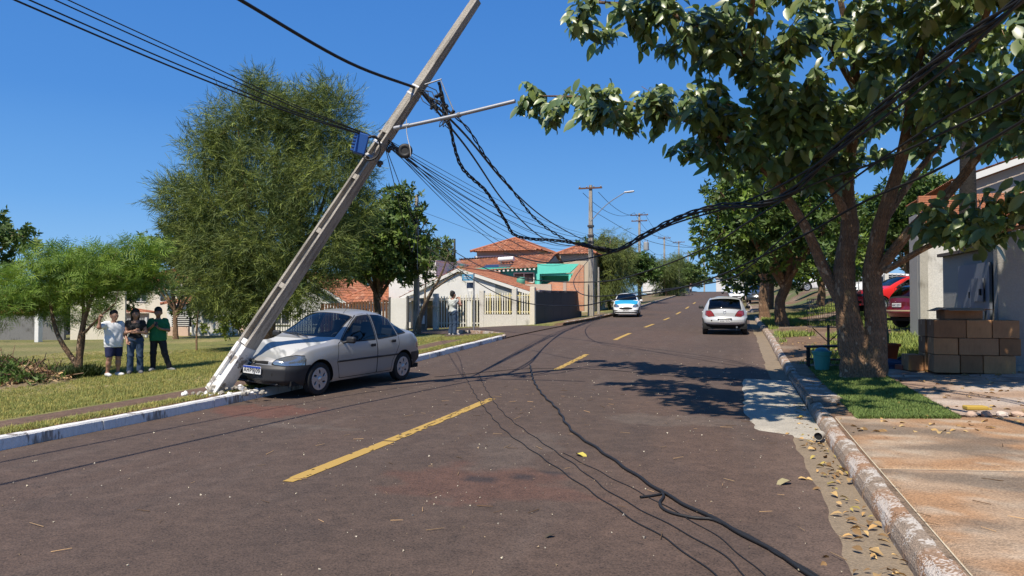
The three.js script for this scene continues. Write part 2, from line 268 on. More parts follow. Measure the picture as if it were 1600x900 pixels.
function kerbRun(name, label, path, yAt, prof, mat, len, rnd) {   // path: list of Vector2 (x, s) for the street-side face; prof: [out, up]; pieces of about len
  const root = thing(name, label, 'kerb'); delete root.userData.group; root.userData.kind = 'structure';
  const acc = [0]; for (let i = 1; i < path.length; i++) acc.push(acc[i - 1] + path[i].distanceTo(path[i - 1]));
  const at = d => { d = clamp(d, 0, acc[acc.length - 1]); let i = 0; while (i < acc.length - 2 && acc[i + 1] < d) i++; const t = (d - acc[i]) / (acc[i + 1] - acc[i]); return [path[i].clone().lerp(path[i + 1], t), path[i + 1].clone().sub(path[i]).normalize()]; };
  const L = acc[acc.length - 1], n = Math.round(L / len);
  for (let k = 0; k < n; k++) {
    const d0 = k * L / n + .006, d1 = (k + 1) * L / n - .006, st = 5, pos = [], uv = [], idx = [], dy = (rnd() - .5) * .014, dx = (rnd() - .5) * .012;
    for (let i = 0; i <= st; i++) { const d = lerp(d0, d1, i / st), [p, t] = at(d), nx = -t.y * prof.side, ny = t.x * prof.side; const y = yAt(p.x, p.y);
      prof.pts.forEach((q, j) => { const j1 = .008 * (noise2(d * 6, j * 3.1, 0, k) - .5); pos.push(p.x + nx * (q[0] + dx), y + q[1] + (q[1] > 0 ? dy + j1 : 0), -(p.y + ny * (q[0] + dx))); uv.push(d, j * .09); }); }
    const m = prof.pts.length; for (let i = 0; i < st; i++) for (let j = 0; j < m - 1; j++) { const a = i * m + j, b = a + m; idx.push(a, b, a + 1, b, b + 1, a + 1); }
    for (const i of [0, st]) for (let j = 1; j < m - 1; j++) idx.push(i * m, i * m + j, i * m + j + 1);
    const g = new THREE.BufferGeometry(); g.setAttribute('position', new THREE.Float32BufferAttribute(pos, 3)); g.setAttribute('uv', new THREE.Float32BufferAttribute(uv, 2)); g.setIndex(idx); const ng = g.toNonIndexed(); ng.computeVertexNormals(); part('kerb_stone', ng, mat, root);
  }
}
{
  const r = RNG(5), V2 = (x, s) => new THREE.Vector2(x, s), P = [V2(KL, 24.2)]; for (let k = 1; k <= 10; k++) { const a = k / 10 * Math.PI / 2; P.push(V2(KL - 3.2 + 3.2 * Math.cos(a), 24.2 + 3.2 * Math.sin(a))); }
  const high = [[0, -.15], [.012, .118], [.03, .14], [.12, .142], [.145, .125], [.15, -.1]];
  kerbRun('kerb', 'grey weathered kerb curving into the side street', P, (x, s) => roadH(s) - .03, { pts: high, side: 1 }, kerbOld, .8, r);
  kerbRun('kerb', 'white painted concrete kerb along the lawn, passing under the silver sedan', [V2(KL, -4), V2(KL, 24.2)], (x, s) => roadH(s), { pts: high, side: 1 }, kerbWhite, 1.05, r);
  kerbRun('kerb', 'low dusty kerb along the verge by the white and blue car', [V2(KL - .3, 35.5), V2(KL - .15, 60), V2(KL - .15, 150)], (x, s) => roadH(s), { pts: high, side: 1 }, kerbOld, 3, r);
  const low = [[0, -.15], [.005, .03], [.03, .09], [.075, .128], [.15, .14], [.19, .13], [.2, -.1]];
  kerbRun('kerb', 'worn rounded kerb with flaking white paint beside the orange stained pavement', [V2(KR, -2), V2(KR, 11.6)], (x, s) => roadH(s), { pts: low, side: -1 }, kerbOld, 1.0, r);
  kerbRun('kerb', 'worn kerb running up the hill past the white hatchback', [V2(KR, 16.2), V2(KR, 40), V2(KR + .05, 90), V2(KR, 150)], (x, s) => roadH(s), { pts: low, side: -1 }, kerbOld, 1.6, r);
  // storm drain with a toothed kerb face
  const dr = thing('storm_drain', 'toothed concrete storm drain mouth in the kerb in the tree shade', 'drain'); const con = new THREE.MeshStandardMaterial({ map: kerbWorn, roughness: .9, bumpMap: grain, bumpScale: .008, color: lin(.9, .9, .92) });
  const y0 = roadH(13.9); part('cover', rbx(.42, .07, 4.5, .02, KR + .28, y0 + .125, -13.9), con, dr); part('back_wall', bx(.06, .3, 4.5, KR + .46, y0 - .05, -13.9), std(.05, .045, .04, .95), dr);
  for (let k = 0; k < 15; k++) part('tooth', rbx(.15, .2, .17, .02, KR + .1, y0 + .02, -(11.8 + k * .302)), con, dr);
}
// gutter strip and the pale concrete pad in front of the drain
const conTex = ctex(512, (u, v) => { const n = fbm(u * 8, v * 8, 4, 8, 61), q = noise2(u * 150, v * 150, 150, 9), k = .9 + .35 * (q - .5) + .3 * (n - .5); return [.42 * k, .385 * k, .32 * k]; }, 1 / 1.6);
const conMat = new THREE.MeshStandardMaterial({ map: conTex, roughness: .9, bumpMap: grain, bumpScale: .006 });
struct('gutter', grid(range(0, 1, 3), range(-4, 60, 260), (u, s) => { const x = lerp(.55, KR + .02, u); return [x, roadH(s) - .012 - .006 * u, -s]; }), new THREE.MeshStandardMaterial({ map: conTex, roughness: .95, color: lin(.62, .52, .42), bumpMap: grain, bumpScale: .01 }), 'concrete gutter strip full of dead leaves');
struct('drain_apron', grid(range(0, 1, 14), range(0, 1, 40), (u, t) => { const s = lerp(9.3 + .5 * (1 - u), 15.3, t), x = lerp(.22 - .12 * sstep(0, .3, t) + .05 * (noise2(s * 4, 2) - .5), KR + .01, u); return [x, roadH(s) + .03 - .02 * u - .035 * (u < .01 || t < .01 ? 1 : 0), -s]; }), conMat, 'pale concrete apron in front of the storm drain');

// ---- pavement slabs stained orange
const stainTex = ctex(1024, (u, v) => {
  const q = noise2(u * 330, v * 330, 330, 9), st = fbm(u * 6, v * 14, 5, 2, 14), k = .82 + .5 * (q - .5) + .4 * (st - .5); return [k, k, k];
}, 1 / 3.1);
const slabMat = new THREE.MeshStandardMaterial({ map: stainTex, vertexColors: true, roughness: .93, bumpMap: grain, bumpScale: .012 });
const slabCol = (x, s) => {
  const n = fbm(x * 1.2 + s * .6, s * 1.9 - x * 1.1, 5, 0, 80), m = fbm(x * 3 - s, s * 4 + x * 1.5, 5, 0, 84), d = fbm(x * 1.3 + 9, s * 1.9 + x * .5, 6, 0, 88);
  let c = mixc([.45, .315, .205], [.43, .245, .125], sstep(.4, .66, n)); c = mixc(c, [.52, .42, .31], sstep(.5, .72, m) * .8); c = mixc(c, [.19, .145, .105], sstep(.52, .7, d) * .8); return c;
};
{
  const pav = new THREE.Group(); pav.name = 'pavement'; scene.add(pav); pav.userData = { kind: 'structure', label: 'orange stained concrete pavement on the right', category: 'pavement' };
  const cx = [KR + .205, 3.5, 6.2, 9], cs = [-3, 1.2, 4.3, 7.2, 10.15];
  for (let i = 0; i < 3; i++) for (let j = 0; j < 4; j++) {
    const x0 = cx[i] + (i ? .03 : .005), x1 = cx[i + 1] - .03, s0 = cs[j] + .03, s1 = cs[j + 1] - .03, n = Math.round((x1 - x0) / .1), m = Math.round((s1 - s0) / .1), e = .01;
    const sk = (x, s) => .22 * (x - 1.2) * 0 + s, top = (u, t) => { const x = lerp(x0, x1, clamp(u)) + .04 * (noise2(t * 9 + j, i, 0, 3) - .5) * (u > .95 && i < 2 ? 1 : 0), s = lerp(s0, s1, clamp(t)) - .28 * (x - 3) * (j === 3 && t > .5 ? (t - .5) * .5 : 0); const o = u < 0 || u > 1 || t < 0 || t > 1; return [x, rightH(x, s) + (o ? -.03 : .022 + .004 * (hash(i, j) - .5) - (u < .01 || u > .99 || t < .01 || t > .99 ? .006 : 0)), -s]; };
    const us = [-e, ...range(0, 1, n), 1 + e], ts = [-e, ...range(0, 1, m), 1 + e];
    part('paving_slab', grid(us, ts, top, (x, s) => slabCol(x, s)), slabMat, pav);
  }
  struct('pavement_joints', grid(range(KR + .2, 9, 20), range(-3, 10.2, 30), (x, s) => [x, rightH(x, s) + .006, -s]), new THREE.MeshStandardMaterial({ map: conTex, color: lin(1.25, 1.2, 1.1), roughness: .95 }), 'pale cement joints between pavement slabs');
  // lighter old concrete in front of the gate
  struct('gate_forecourt', grid(range(2.62, 9, 34), range(10.3, 16.2, 40), (x, s) => [x, rightH(x, s) + .02 + .012 * (fbm(x * 2, s * 2, 3, 0, 7) - .5), -s], (x, s) => { const n = fbm(x * 1.4, s * 1.4, 4, 0, 92); return mixc(mixc([.44, .30, .205], [.56, .46, .38], sstep(.4, .65, n)), [.22, .14, .1], sstep(.55, .75, fbm(x * 3, s * 3, 4, 0, 95))); }), slabMat, 'patchy old concrete before the gate');
}
// row of edging cobbles across the pavement
{
  const ed = thing('stone_edging', 'row of small rounded edging stones across the pavement', 'edging'); const r = RNG(8), sm = [std(.5, .36, .27, .9), std(.4, .26, .18, .9), std(.58, .48, .4, .9)], gs = [0, 1, 2].map(k => { const g = new THREE.IcosahedronGeometry(.5, 1); const p = g.attributes.position; for (let i = 0; i < p.count; i++) { const f = 1 + .3 * (hash(Math.round(p.getX(i) * 50), Math.round(p.getY(i) * 50), k + Math.round(p.getZ(i) * 50)) - .5); p.setXYZ(i, p.getX(i) * f, p.getY(i) * f, p.getZ(i) * f); } g.computeVertexNormals(); return g; });
  for (let k = 0; k < 26; k++) { const x = 2.75 + k * .165, s = 10.28 - .0 * k + .02 * r(); const m = part('stone', gs[k % 3], sm[k * 7 % 3], ed); m.position.set(x, rightH(x, s) + .025, -s); m.scale.set(.15 + .03 * r(), .08 + .03 * r(), .12); m.rotation.y = r() * 6; }
}
struct('grass_patch', grid(range(0, 1, 16), range(0, 1, 60), (u, t) => { const s = lerp(10.0, 16.4, t) + .12 * (noise2(u * 5, 1) - .5), x = lerp(1.42 + .05 * noise2(t * 12, 3), 2.55 + .08 * noise2(t * 12, 9), u); return [x, rightH(x, s) + .026 - (u < .01 || u > .99 || t < .01 ? .035 : 0), -s]; }, (x, s) => mixc([.15, .2, .05], [.3, .28, .11], sstep(.4, .7, fbm(x * 3, s * 3, 3, 0, 19)))), lawnMat, 'strip of short lawn round the foot of the street tree');
// ---------------------------------------------------------------- cars
// a body is a lofted half shell (side, glass-house and top in one skin) that is cut into panels, glass, lights and bumpers
const glassDark = new THREE.MeshPhysicalMaterial({ color: lin(.72, .78, .76), roughness: .03, transmission: 1, thickness: 0, ior: 1.5 });
const glassTint = new THREE.MeshPhysicalMaterial({ color: lin(.16, .18, .185), roughness: .03, transmission: 1, thickness: 0, ior: 1.5 });
const lampGlass = new THREE.MeshPhysicalMaterial({ color: lin(.42, .45, .46), roughness: .14, clearcoat: 1, metalness: .8 });
const redLens = new THREE.MeshPhysicalMaterial({ color: lin(.28, .03, .03), roughness: .18, clearcoat: 1 });
const blackPlastic = std(.022, .022, .024, .55), rubber = std(.018, .018, .018, .85), seam = std(.008, .008, .008, .9), cabin = std(.07, .068, .066, .85), underside = std(.01, .01, .01, .95);
const chrome = std(.7, .7, .7, .2, { metalness: 1 });
const paint = (r, g, b, rough = .32, metal = .0) => new THREE.MeshPhysicalMaterial({ color: lin(r, g, b), roughness: rough, metalness: metal, clearcoat: .7, clearcoatRoughness: .12 });
function wheelGeo(R, w) {
  const tyre = lathe([[R * .66, -w * .44], [R * .8, -w * .5], [R * .95, -w * .46], [R, -w * .36], [R, w * .36], [R * .95, w * .46], [R * .8, w * .5], [R * .66, w * .44]], 28).rotateX(Math.PI / 2);
  const sh = new THREE.Shape(); sh.absarc(0, 0, R * .67, 0, Math.PI * 2); const n = 6;
  for (let k = 0; k < n; k++) { const a = k / n * Math.PI * 2, h = new THREE.Path(); h.absellipse(Math.cos(a) * R * .43, Math.sin(a) * R * .43, R * .15, R * .085, 0, Math.PI * 2, true, a + .35); sh.holes.push(h); }
  const rim = new THREE.ExtrudeGeometry(sh, { depth: .02, bevelEnabled: true, bevelSize: .006, bevelThickness: .008, bevelSegments: 2, curveSegments: 18 }).translate(0, 0, w * .3);
  const hub = lathe([[0, .05], [R * .14, .045], [R * .2, .02], [R * .2, 0]], 16).rotateX(Math.PI / 2).translate(0, 0, w * .3);
  const back = new THREE.CylinderGeometry(R * .66, R * .66, w * .5, 24).rotateX(Math.PI / 2);
  return { tyre, rim: join([rim, hub]), back };
}
function makeCar(c) {
  const root = thing(c.name, c.label, c.category || 'car', c.pos, c.turn, c.group), C = {};
  for (const k of ['top', 'belt', 'wMax', 'wBelt', 'wRoof', 'crown', 'sill']) C[k] = curve(c[k]);
  const [xr, xf] = [c.top[0][0], c.top[c.top.length - 1][0]], nu = c.nu || 110, seg = c.fine ? [3, 9, 8, 14, 14] : [2, 5, 5, 8, 8];
  // section at x: list of [y, z, v]
  const section = x => {
    const fe = clamp((x - (xf - .16)) / .16), re = clamp(((xr + .16) - x) / .16), rd = 1 - .085 * (1 - Math.sqrt(1 - fe * fe * .98)) - .085 * (1 - Math.sqrt(1 - re * re * .98));
    const wm = C.wMax(x) * rd, wb = Math.min(C.wBelt(x), C.wMax(x) - .005) * rd, wr = C.wRoof(x) * rd, top = C.top(x), cr = C.crown(x), sl = C.sill(x), be = Math.min(C.belt(x), top - cr - .004), mid = lerp(sl, be, .58), re2 = top - cr;
    const K = [[sl, wm - .05], [sl + .07, wm - .015], [mid, wm], [be, wb], [re2, wr]], o = [];
    for (let k = 0; k < 4; k++) for (let i = 0; i < seg[k]; i++) { const t = i / seg[k]; let z = lerp(K[k][1], K[k + 1][1], t); if (k === 2) z = lerp(K[2][1], K[3][1], t * t); if (k === 3) z += .018 * Math.sin(t * Math.PI) * clamp((re2 - be) * 3); o.push([lerp(K[k][0], K[k + 1][0], t), z, k + t]); }
    for (let i = 0; i <= seg[4]; i++) { const t = i / seg[4], z = wr * (1 - t); o.push([top - cr * Math.pow(z / wr, 2.3), z, 4 + t]); }
    for (let it = 0; it < (c.fine ? 3 : 1); it++) { const q = o.map(a => a.slice()); for (let i = 1; i < o.length - 1; i++) { o[i][0] = (q[i - 1][0] + 2 * q[i][0] + q[i + 1][0]) / 4; o[i][1] = (q[i - 1][1] + 2 * q[i][1] + q[i + 1][1]) / 4; } }
    return o;
  };
  const warp = (x, y, z) => {    // plan-view bow and nose / tail profile
    const f = sstep(xf - .75, xf, x), r = sstep(xr + .7, xr, x), q = Math.pow(Math.min(1, Math.abs(z) / c.halfW), 2.6);
    return x - f * (c.bowF * q) + r * (c.bowR * q) + f * f * c.nose(y) - r * r * c.tail(y);
  };
  const xs = range(xr, xf, nu), secs = xs.map(section), nv = secs[0].length, V_ = (i, j) => { const [y, z, v] = secs[i][j]; return [warp(xs[i], y, z), y, z, 0, 0, 0, v, xs[i]]; };
  const P = []; for (let i = 0; i <= nu; i++) { P.push([]); for (let j = 0; j < nv; j++) P[i].push(V_(i, j)); }
  const nrm = (a, b, d) => { const n = V(a[0], a[1], a[2]).cross(V(b[0], b[1], b[2])); n.normalize(); return n; };
  for (let i = 0; i <= nu; i++) for (let j = 0; j < nv; j++) { const a = P[Math.min(nu, i + 1)][j], b = P[Math.max(0, i - 1)][j], e = P[i][Math.min(nv - 1, j + 1)], f = P[i][Math.max(0, j - 1)]; const n = V(a[0] - b[0], a[1] - b[1], a[2] - b[2]).cross(V(e[0] - f[0], e[1] - f[1], e[2] - f[2])); if (j === nv - 1) n.z = 0; n.normalize(); P[i][j][3] = n.x; P[i][j][4] = n.y; P[i][j][5] = n.z; }
  const half = []; const quad = (a, b, d, e) => half.push([a, b, d], [a, d, e]);
  for (let i = 0; i < nu; i++) for (let j = 0; j < nv - 1; j++) quad(P[i][j], P[i + 1][j], P[i + 1][j + 1], P[i][j + 1]);
  for (const [ie, sg] of [[0, -1], [nu, 1]]) {   // closing faces at nose and tail
    const nz = c.fine ? 14 : 8, G = []; for (let j = 0; j < nv; j++) { G.push([]); for (let k = 0; k <= nz; k++) { const [y, z, v] = secs[ie][j], zz = z * (1 - k / nz), x = warp(xs[ie], y, zz); G[j].push([x, y, zz, 0, 0, 0, 9, xs[ie]]); } }
    for (let j = 0; j < nv; j++) for (let k = 0; k <= nz; k++) { const a = G[Math.min(nv - 1, j + 1)][k], b = G[Math.max(0, j - 1)][k], e = G[j][Math.min(nz, k + 1)], f = G[j][Math.max(0, k - 1)]; const n = V(a[0] - b[0], a[1] - b[1], a[2] - b[2]).cross(V(e[0] - f[0], e[1] - f[1], e[2] - f[2])); if (n.lengthSq() < 1e-10) n.set(sg, 0, 0); n.normalize(); if (n.x * sg < 0) n.negate(); if (k < 2 || j > nv - 3) n.lerp(V(P[ie][j][3], P[ie][j][4], P[ie][j][5]), k === 0 ? .5 : .2).normalize(); G[j][k].splice(3, 3, n.x, n.y, n.z); }
    for (let j = 0; j < nv - 1; j++) for (let k = 0; k < nz; k++) sg > 0 ? quad(G[j][k], G[j][k + 1], G[j + 1][k + 1], G[j + 1][k]) : quad(G[j][k], G[j + 1][k], G[j + 1][k + 1], G[j][k + 1]);
  }
  const out = {}, put = (name, tris, side, each) => { if (!tris.length) return; const key = each ? name + (side > 0 ? '+' : '-') : name; const t = side > 0 ? tris : tris.map(t => [t[0], t[2], t[1]].map(v => [v[0], v[1], -v[2], v[3], v[4], -v[5]])); (out[key] ||= []).push(...(c.dent ? t.map(q => { let mv = 0; const w = q.map(v => { const d = c.dent(v[0], v[1], v[2]); mv = Math.max(mv, Math.abs(d[0]) + Math.abs(d[1])); return [v[0] + d[0], v[1] + d[1], v[2], v[3], v[4], v[5]]; }); if (mv > .012) { const e1 = V(w[1][0] - w[0][0], w[1][1] - w[0][1], w[1][2] - w[0][2]), e2 = V(w[2][0] - w[0][0], w[2][1] - w[0][1], w[2][2] - w[0][2]), n = e1.cross(e2).normalize(), o = V(w[0][3], w[0][4], w[0][5]); if (n.dot(o) < 0) n.negate(); for (const v of w) { const m = V(v[3], v[4], v[5]).lerp(n, .75).normalize(); v[3] = m.x; v[4] = m.y; v[5] = m.z; } } return w; }) : t)); };
  const S = c.side || {}, wheels = c.axles, R = c.R;
  for (const side of [1, -1]) {
    let rest = half, a;
    for (const ax of wheels) { [a, rest] = splitSoup(rest, v => v[2] > .35 && v[6] < 4 ? c.archR - Math.hypot(v[0] - ax, v[1] - R - .005) : -1); }
    const take = (name, f, each, rim) => { if (rim) { let b; [b, rest] = splitSoup(rest, v => f(v) + rim); let g; [g, b] = splitSoup(b, f); put(name, g, side, each); return b; } [a, rest] = splitSoup(rest, f); put(name, a, side, each); return a; };
    // glass with a dark rubber rim
    for (const [nm, poly] of c.windows || []) { const d = polyDist(poly); put('window_trim', take(nm, v => v[6] > 2.2 && v[6] < 4.02 ? -d(v[7], v[1]) : -1, true, .022), side); }
    for (const [nm, x0, x1, zin, e0, e1] of c.screens) put('window_trim', take(nm, v => v[6] >= 3.9 ? Math.min(v[7] - (x0 + e0 * (v[2] / .6) ** 2), (x1 + e1 * (v[2] / .6) ** 2) - v[7], C.wRoof(v[7]) - zin - Math.abs(v[2])) : -1, false, .02), side);
    for (const [nm, f, each] of c.cuts || []) if (nm === 'headlight' || nm === 'taillight') put('seam', take(nm, f, each, .014), side); else take(nm, f, each);
    for (const [nm, poly] of c.doors || []) { const d = polyDist(poly); let b;[b, rest] = splitSoup(rest, v => v[6] < 4.1 && v[2] > .3 ? -d(v[7], v[1]) : -1); let g;[g, b] = splitSoup(b, v => -d(v[7], v[1]) - .011); put(nm, g, side, true); put('seam', b, side); }
    for (const [f] of c.seams || []) { [a, rest] = splitSoup(rest, v => .0055 - Math.abs(f(v))); put('seam', a, side); }
    put('body', rest, side);
    // wheel houses
    for (const ax of wheels) { const g = []; const n = 14; for (let i = 0; i < n; i++) { const q = k => { const t = Math.PI * (-.05 + 1.1 * k / n); return [ax + Math.cos(t) * c.archR, R + .005 + Math.sin(t) * c.archR]; }; const [x0, y0] = q(i), [x1, y1] = q(i + 1), z0 = C.wMax(ax + (ax > 0 ? .3 : -.3)) - .02, z1 = .42; const n0 = [ax - x0, R - y0, 0]; g.push([[x0, y0, z0, ...n0], [x1, y1, z0, ...n0], [x1, y1, z1, ...n0]], [[x0, y0, z0, ...n0], [x1, y1, z1, ...n0], [x0, y0, z1, ...n0]]); } put('wheel_housing' + (ax > 0 ? '_f' : '_r'), g, side, true); }
  }
  const mats = { body: c.paint, window_trim: rubber, seam, wheel_housing: underside, ...c.mats };
  const doors = {};
  for (const key of Object.keys(out)) { const nm = key.replace(/[+-]$/, ''); if (/window$/.test(nm) && key !== nm) continue; const m = part(nm.replace(/_[fr]$/, ''), soupGeo(out[key]), mats[nm.replace(/_[fr]$/, '')] || (/door|hood|gate|lid|panel/.test(nm) ? c.paint : blackPlastic), root); if (/door/.test(nm)) doors[key] = m; }
  for (const key of Object.keys(out)) { const nm = key.replace(/[+-]$/, ''); if (/window$/.test(nm) && key !== nm) { const host = doors[key.replace('_window', '_door')]; part('window', soupGeo(out[key]), mats[nm] || glassDark, host || root); } }
  // floor, cabin, wheels
  const wb = wheels[0] - wheels[1];
  part('floor_pan', bx(xf - xr - .35, .08, c.halfW * 2 - .2, (xf + xr) / 2, C.sill(0) + .05, 0), underside, root);
  if (c.cabin !== false) {
    const fl = C.sill(0) + .1; part('dashboard', rbx(.35, .28, c.halfW * 1.55, .06, c.dashX, C.belt(0) - .16, 0), cabin, root);
    part('bulkhead', bx(.05, C.belt(0) - fl - .05, c.halfW * 1.6, c.dashX + .2, (C.belt(0) + fl) / 2 - .05, 0), cabin, root);
    for (const z of [-.36, .36]) { const g = [rbx(.5, .16, .48, .05, c.dashX - .95, fl + .25, z), rbx(.14, .58, .46, .05, c.dashX - 1.2, fl + .58, z, 0, 0, .22), rbx(.09, .18, .26, .04, c.dashX - 1.29, fl + .97, z, 0, 0, .15)]; part('seat', g, cabin, root); }
    part('rear_seat', [rbx(.45, .18, 1.15, .05, c.dashX - 1.48, fl + .22, 0), rbx(.14, .5, 1.12, .05, c.dashX - 1.68, fl + .48, 0, 0, 0, .25)], cabin, root);
    part('steering_wheel', new THREE.TorusGeometry(.18, .016, 8, 22).rotateY(Math.PI / 2).rotateZ(-.4).translate(c.dashX - .3, C.belt(0) - .02, c.driver ?? -.36), rubber, root);
  }
  const wg = wheelGeo(R, c.tyreW || .175), rimM = c.rim || std(.52, .52, .53, .35, { metalness: .6 });
  for (const ax of wheels) for (const s of [1, -1]) { const w = new THREE.Group(); w.name = 'wheel'; root.add(w); w.position.set(ax, R, s * (c.track / 2)); if (s < 0) w.rotation.y = Math.PI; w.rotation.z = hash(Math.round(ax * 10), s + 3) * 2; if (ax === wheels[0]) w.rotation.y += (c.steer || 0); part('tyre', wg.tyre, rubber, w); part('rim', wg.rim, rimM, w); part('brake_drum', wg.back, underside, w); }
  const mirror = (s, x, y) => { const m = part('mirror', [rbx(.1, .12, .18, .04, x, y, s * (C.wBelt(x) + .13)), rod(V(x, y - .03, s * (C.wBelt(x) + .07)), V(x + .04, y - .06, s * (C.wBelt(x) - .03)), .025)], c.mirrorMat || blackPlastic, root); };
  if (c.mirror) for (const s of [1, -1]) mirror(s, ...c.mirror);
  for (const k of Object.keys(doors)) if (c.handles?.[k.slice(0, -1)]) { const [hx, hy] = c.handles[k.slice(0, -1)], s = k.endsWith('+') ? 1 : -1; part('handle', [rbx(.13, .055, .03, .012, hx, hy, s * (C.wMax(hx) - .006))], c.handleMat || blackPlastic, doors[k]); }
  return { root, C, out };
}
function plate(root, label, chars, w, h, x, y, z, turn, tilt = 0, band) {
  const p = new THREE.Group(); p.name = 'licence_plate'; root.add(p); p.position.set(x, y, z); p.rotation.set(0, turn, 0);
  part('panel', rbx(w, h, .012, .005), std(.75, .75, .73, .5), p); if (band) part('blue_band', bx(w - .01, h * .23, .003, 0, h * .37, .0085), std(.02, .06, .35, .5), p);
  part('characters', text(chars, h * .52, .003, 0, band ? -h * .1 : 0, .0062), std(.03, .03, .035, .6), p); return p;
}
const flat0 = () => 0;
// ---- the silver sedan against the pole
const sedanSpec = {
  fine: true, nu: 170, halfW: .805, R: .285, archR: .335, axles: [1.22, -1.22], track: 1.4, tyreW: .17, bowF: .25, bowR: .2, dashX: .55,
  top: [[-2.03, .90], [-1.98, .96], [-1.85, 1.0], [-1.5, 1.035], [-1.38, 1.07], [-1.1, 1.21], [-.88, 1.35], [-.6, 1.41], [-.25, 1.425], [.02, 1.40], [.15, 1.355], [.48, 1.16], [.83, .955], [.93, .925], [1.3, .885], [1.65, .825], [1.88, .755], [2.0, .68]],
  belt: [[-2.03, .82], [-1.9, .90], [-1.5, .93], [-1, .89], [0, .855], [.85, .84], [1.3, .80], [1.7, .715], [2, .60]],
  wMax: [[-2.03, .70], [-1.7, .775], [-1.2, .80], [0, .805], [1.2, .795], [1.7, .76], [2.0, .70]],
  wBelt: [[-2.03, .64], [-1.5, .73], [-.9, .765], [.5, .765], [1.2, .735], [1.7, .70], [2, .64]],
  wRoof: [[-2.03, .56], [-1.5, .60], [-1.1, .57], [-.7, .545], [0, .545], [.3, .565], [.85, .655], [1.2, .63], [2, .56]],
  crown: [[-2.03, .04], [-1.4, .05], [-.8, .075], [.1, .075], [.5, .07], [.9, .05], [1.5, .05], [2, .05]],
  sill: [[-2.03, .34], [-1.7, .27], [-1.2, .21], [1.2, .2], [1.6, .2], [2.0, .22]],
  nose: y => .05 * sstep(.56, .48, y) - .12 * sstep(.3, .18, y) - .1 * sstep(.58, .72, y), tail: y => .05 * sstep(.6, .5, y) - .1 * sstep(.75, .98, y) - .06 * sstep(.4, .3, y),
  windows: [['front_window', [[.62, .885], [.16, 1.21], [-.02, 1.31], [-.31, 1.335], [-.31, .885]]], ['rear_window', [[-.40, .89], [-.40, 1.335], [-.72, 1.315], [-.9, 1.23], [-1.0, .925]]], ['quarter_window', [[-1.07, .945], [-.985, 1.18], [-1.16, 1.09], [-1.34, .965]]]],
  screens: [['windshield', .15, .81, .035, -.05, -.12], ['rear_windscreen', -1.36, -.86, .03, .1, .04]],
  doors: [['front_door', [[.72, .24], [.80, .55], [.74, .86], [.67, .89], [.2, 1.24], [0, 1.35], [-.35, 1.375], [-.35, .24]]], ['rear_door', [[-.35, .24], [-.35, 1.375], [-.75, 1.355], [-.95, 1.25], [-1.06, .93], [-1.06, .74], [-.98, .62], [-.84, .42], [-.82, .24]]]],
};
const silver = new THREE.MeshPhysicalMaterial({ color: lin(.38, .375, .36), roughness: .38, metalness: .4, clearcoat: .5, clearcoatRoughness: .2 });
const fadeTex = ctex(512, (u, v) => { const n = fbm(u * 6, v * 6, 5, 6, 3), m = fbm(u * 20, v * 20, 3, 20, 9), k = sstep(.42, .58, n + .15 * (m - .5)); return mixc([.29, .295, .28], [.50, .505, .49], k); }, 1 / 1.3);
const fadeRough = gtex(256, (u, v) => .35 + .4 * sstep(.42, .58, fbm(u * 6, v * 6, 5, 6, 3)), 1 / 1.3);
const fadedHood = new THREE.MeshPhysicalMaterial({ map: fadeTex, roughnessMap: fadeRough, roughness: 1, metalness: .15, clearcoat: .2, clearcoatRoughness: .4 });
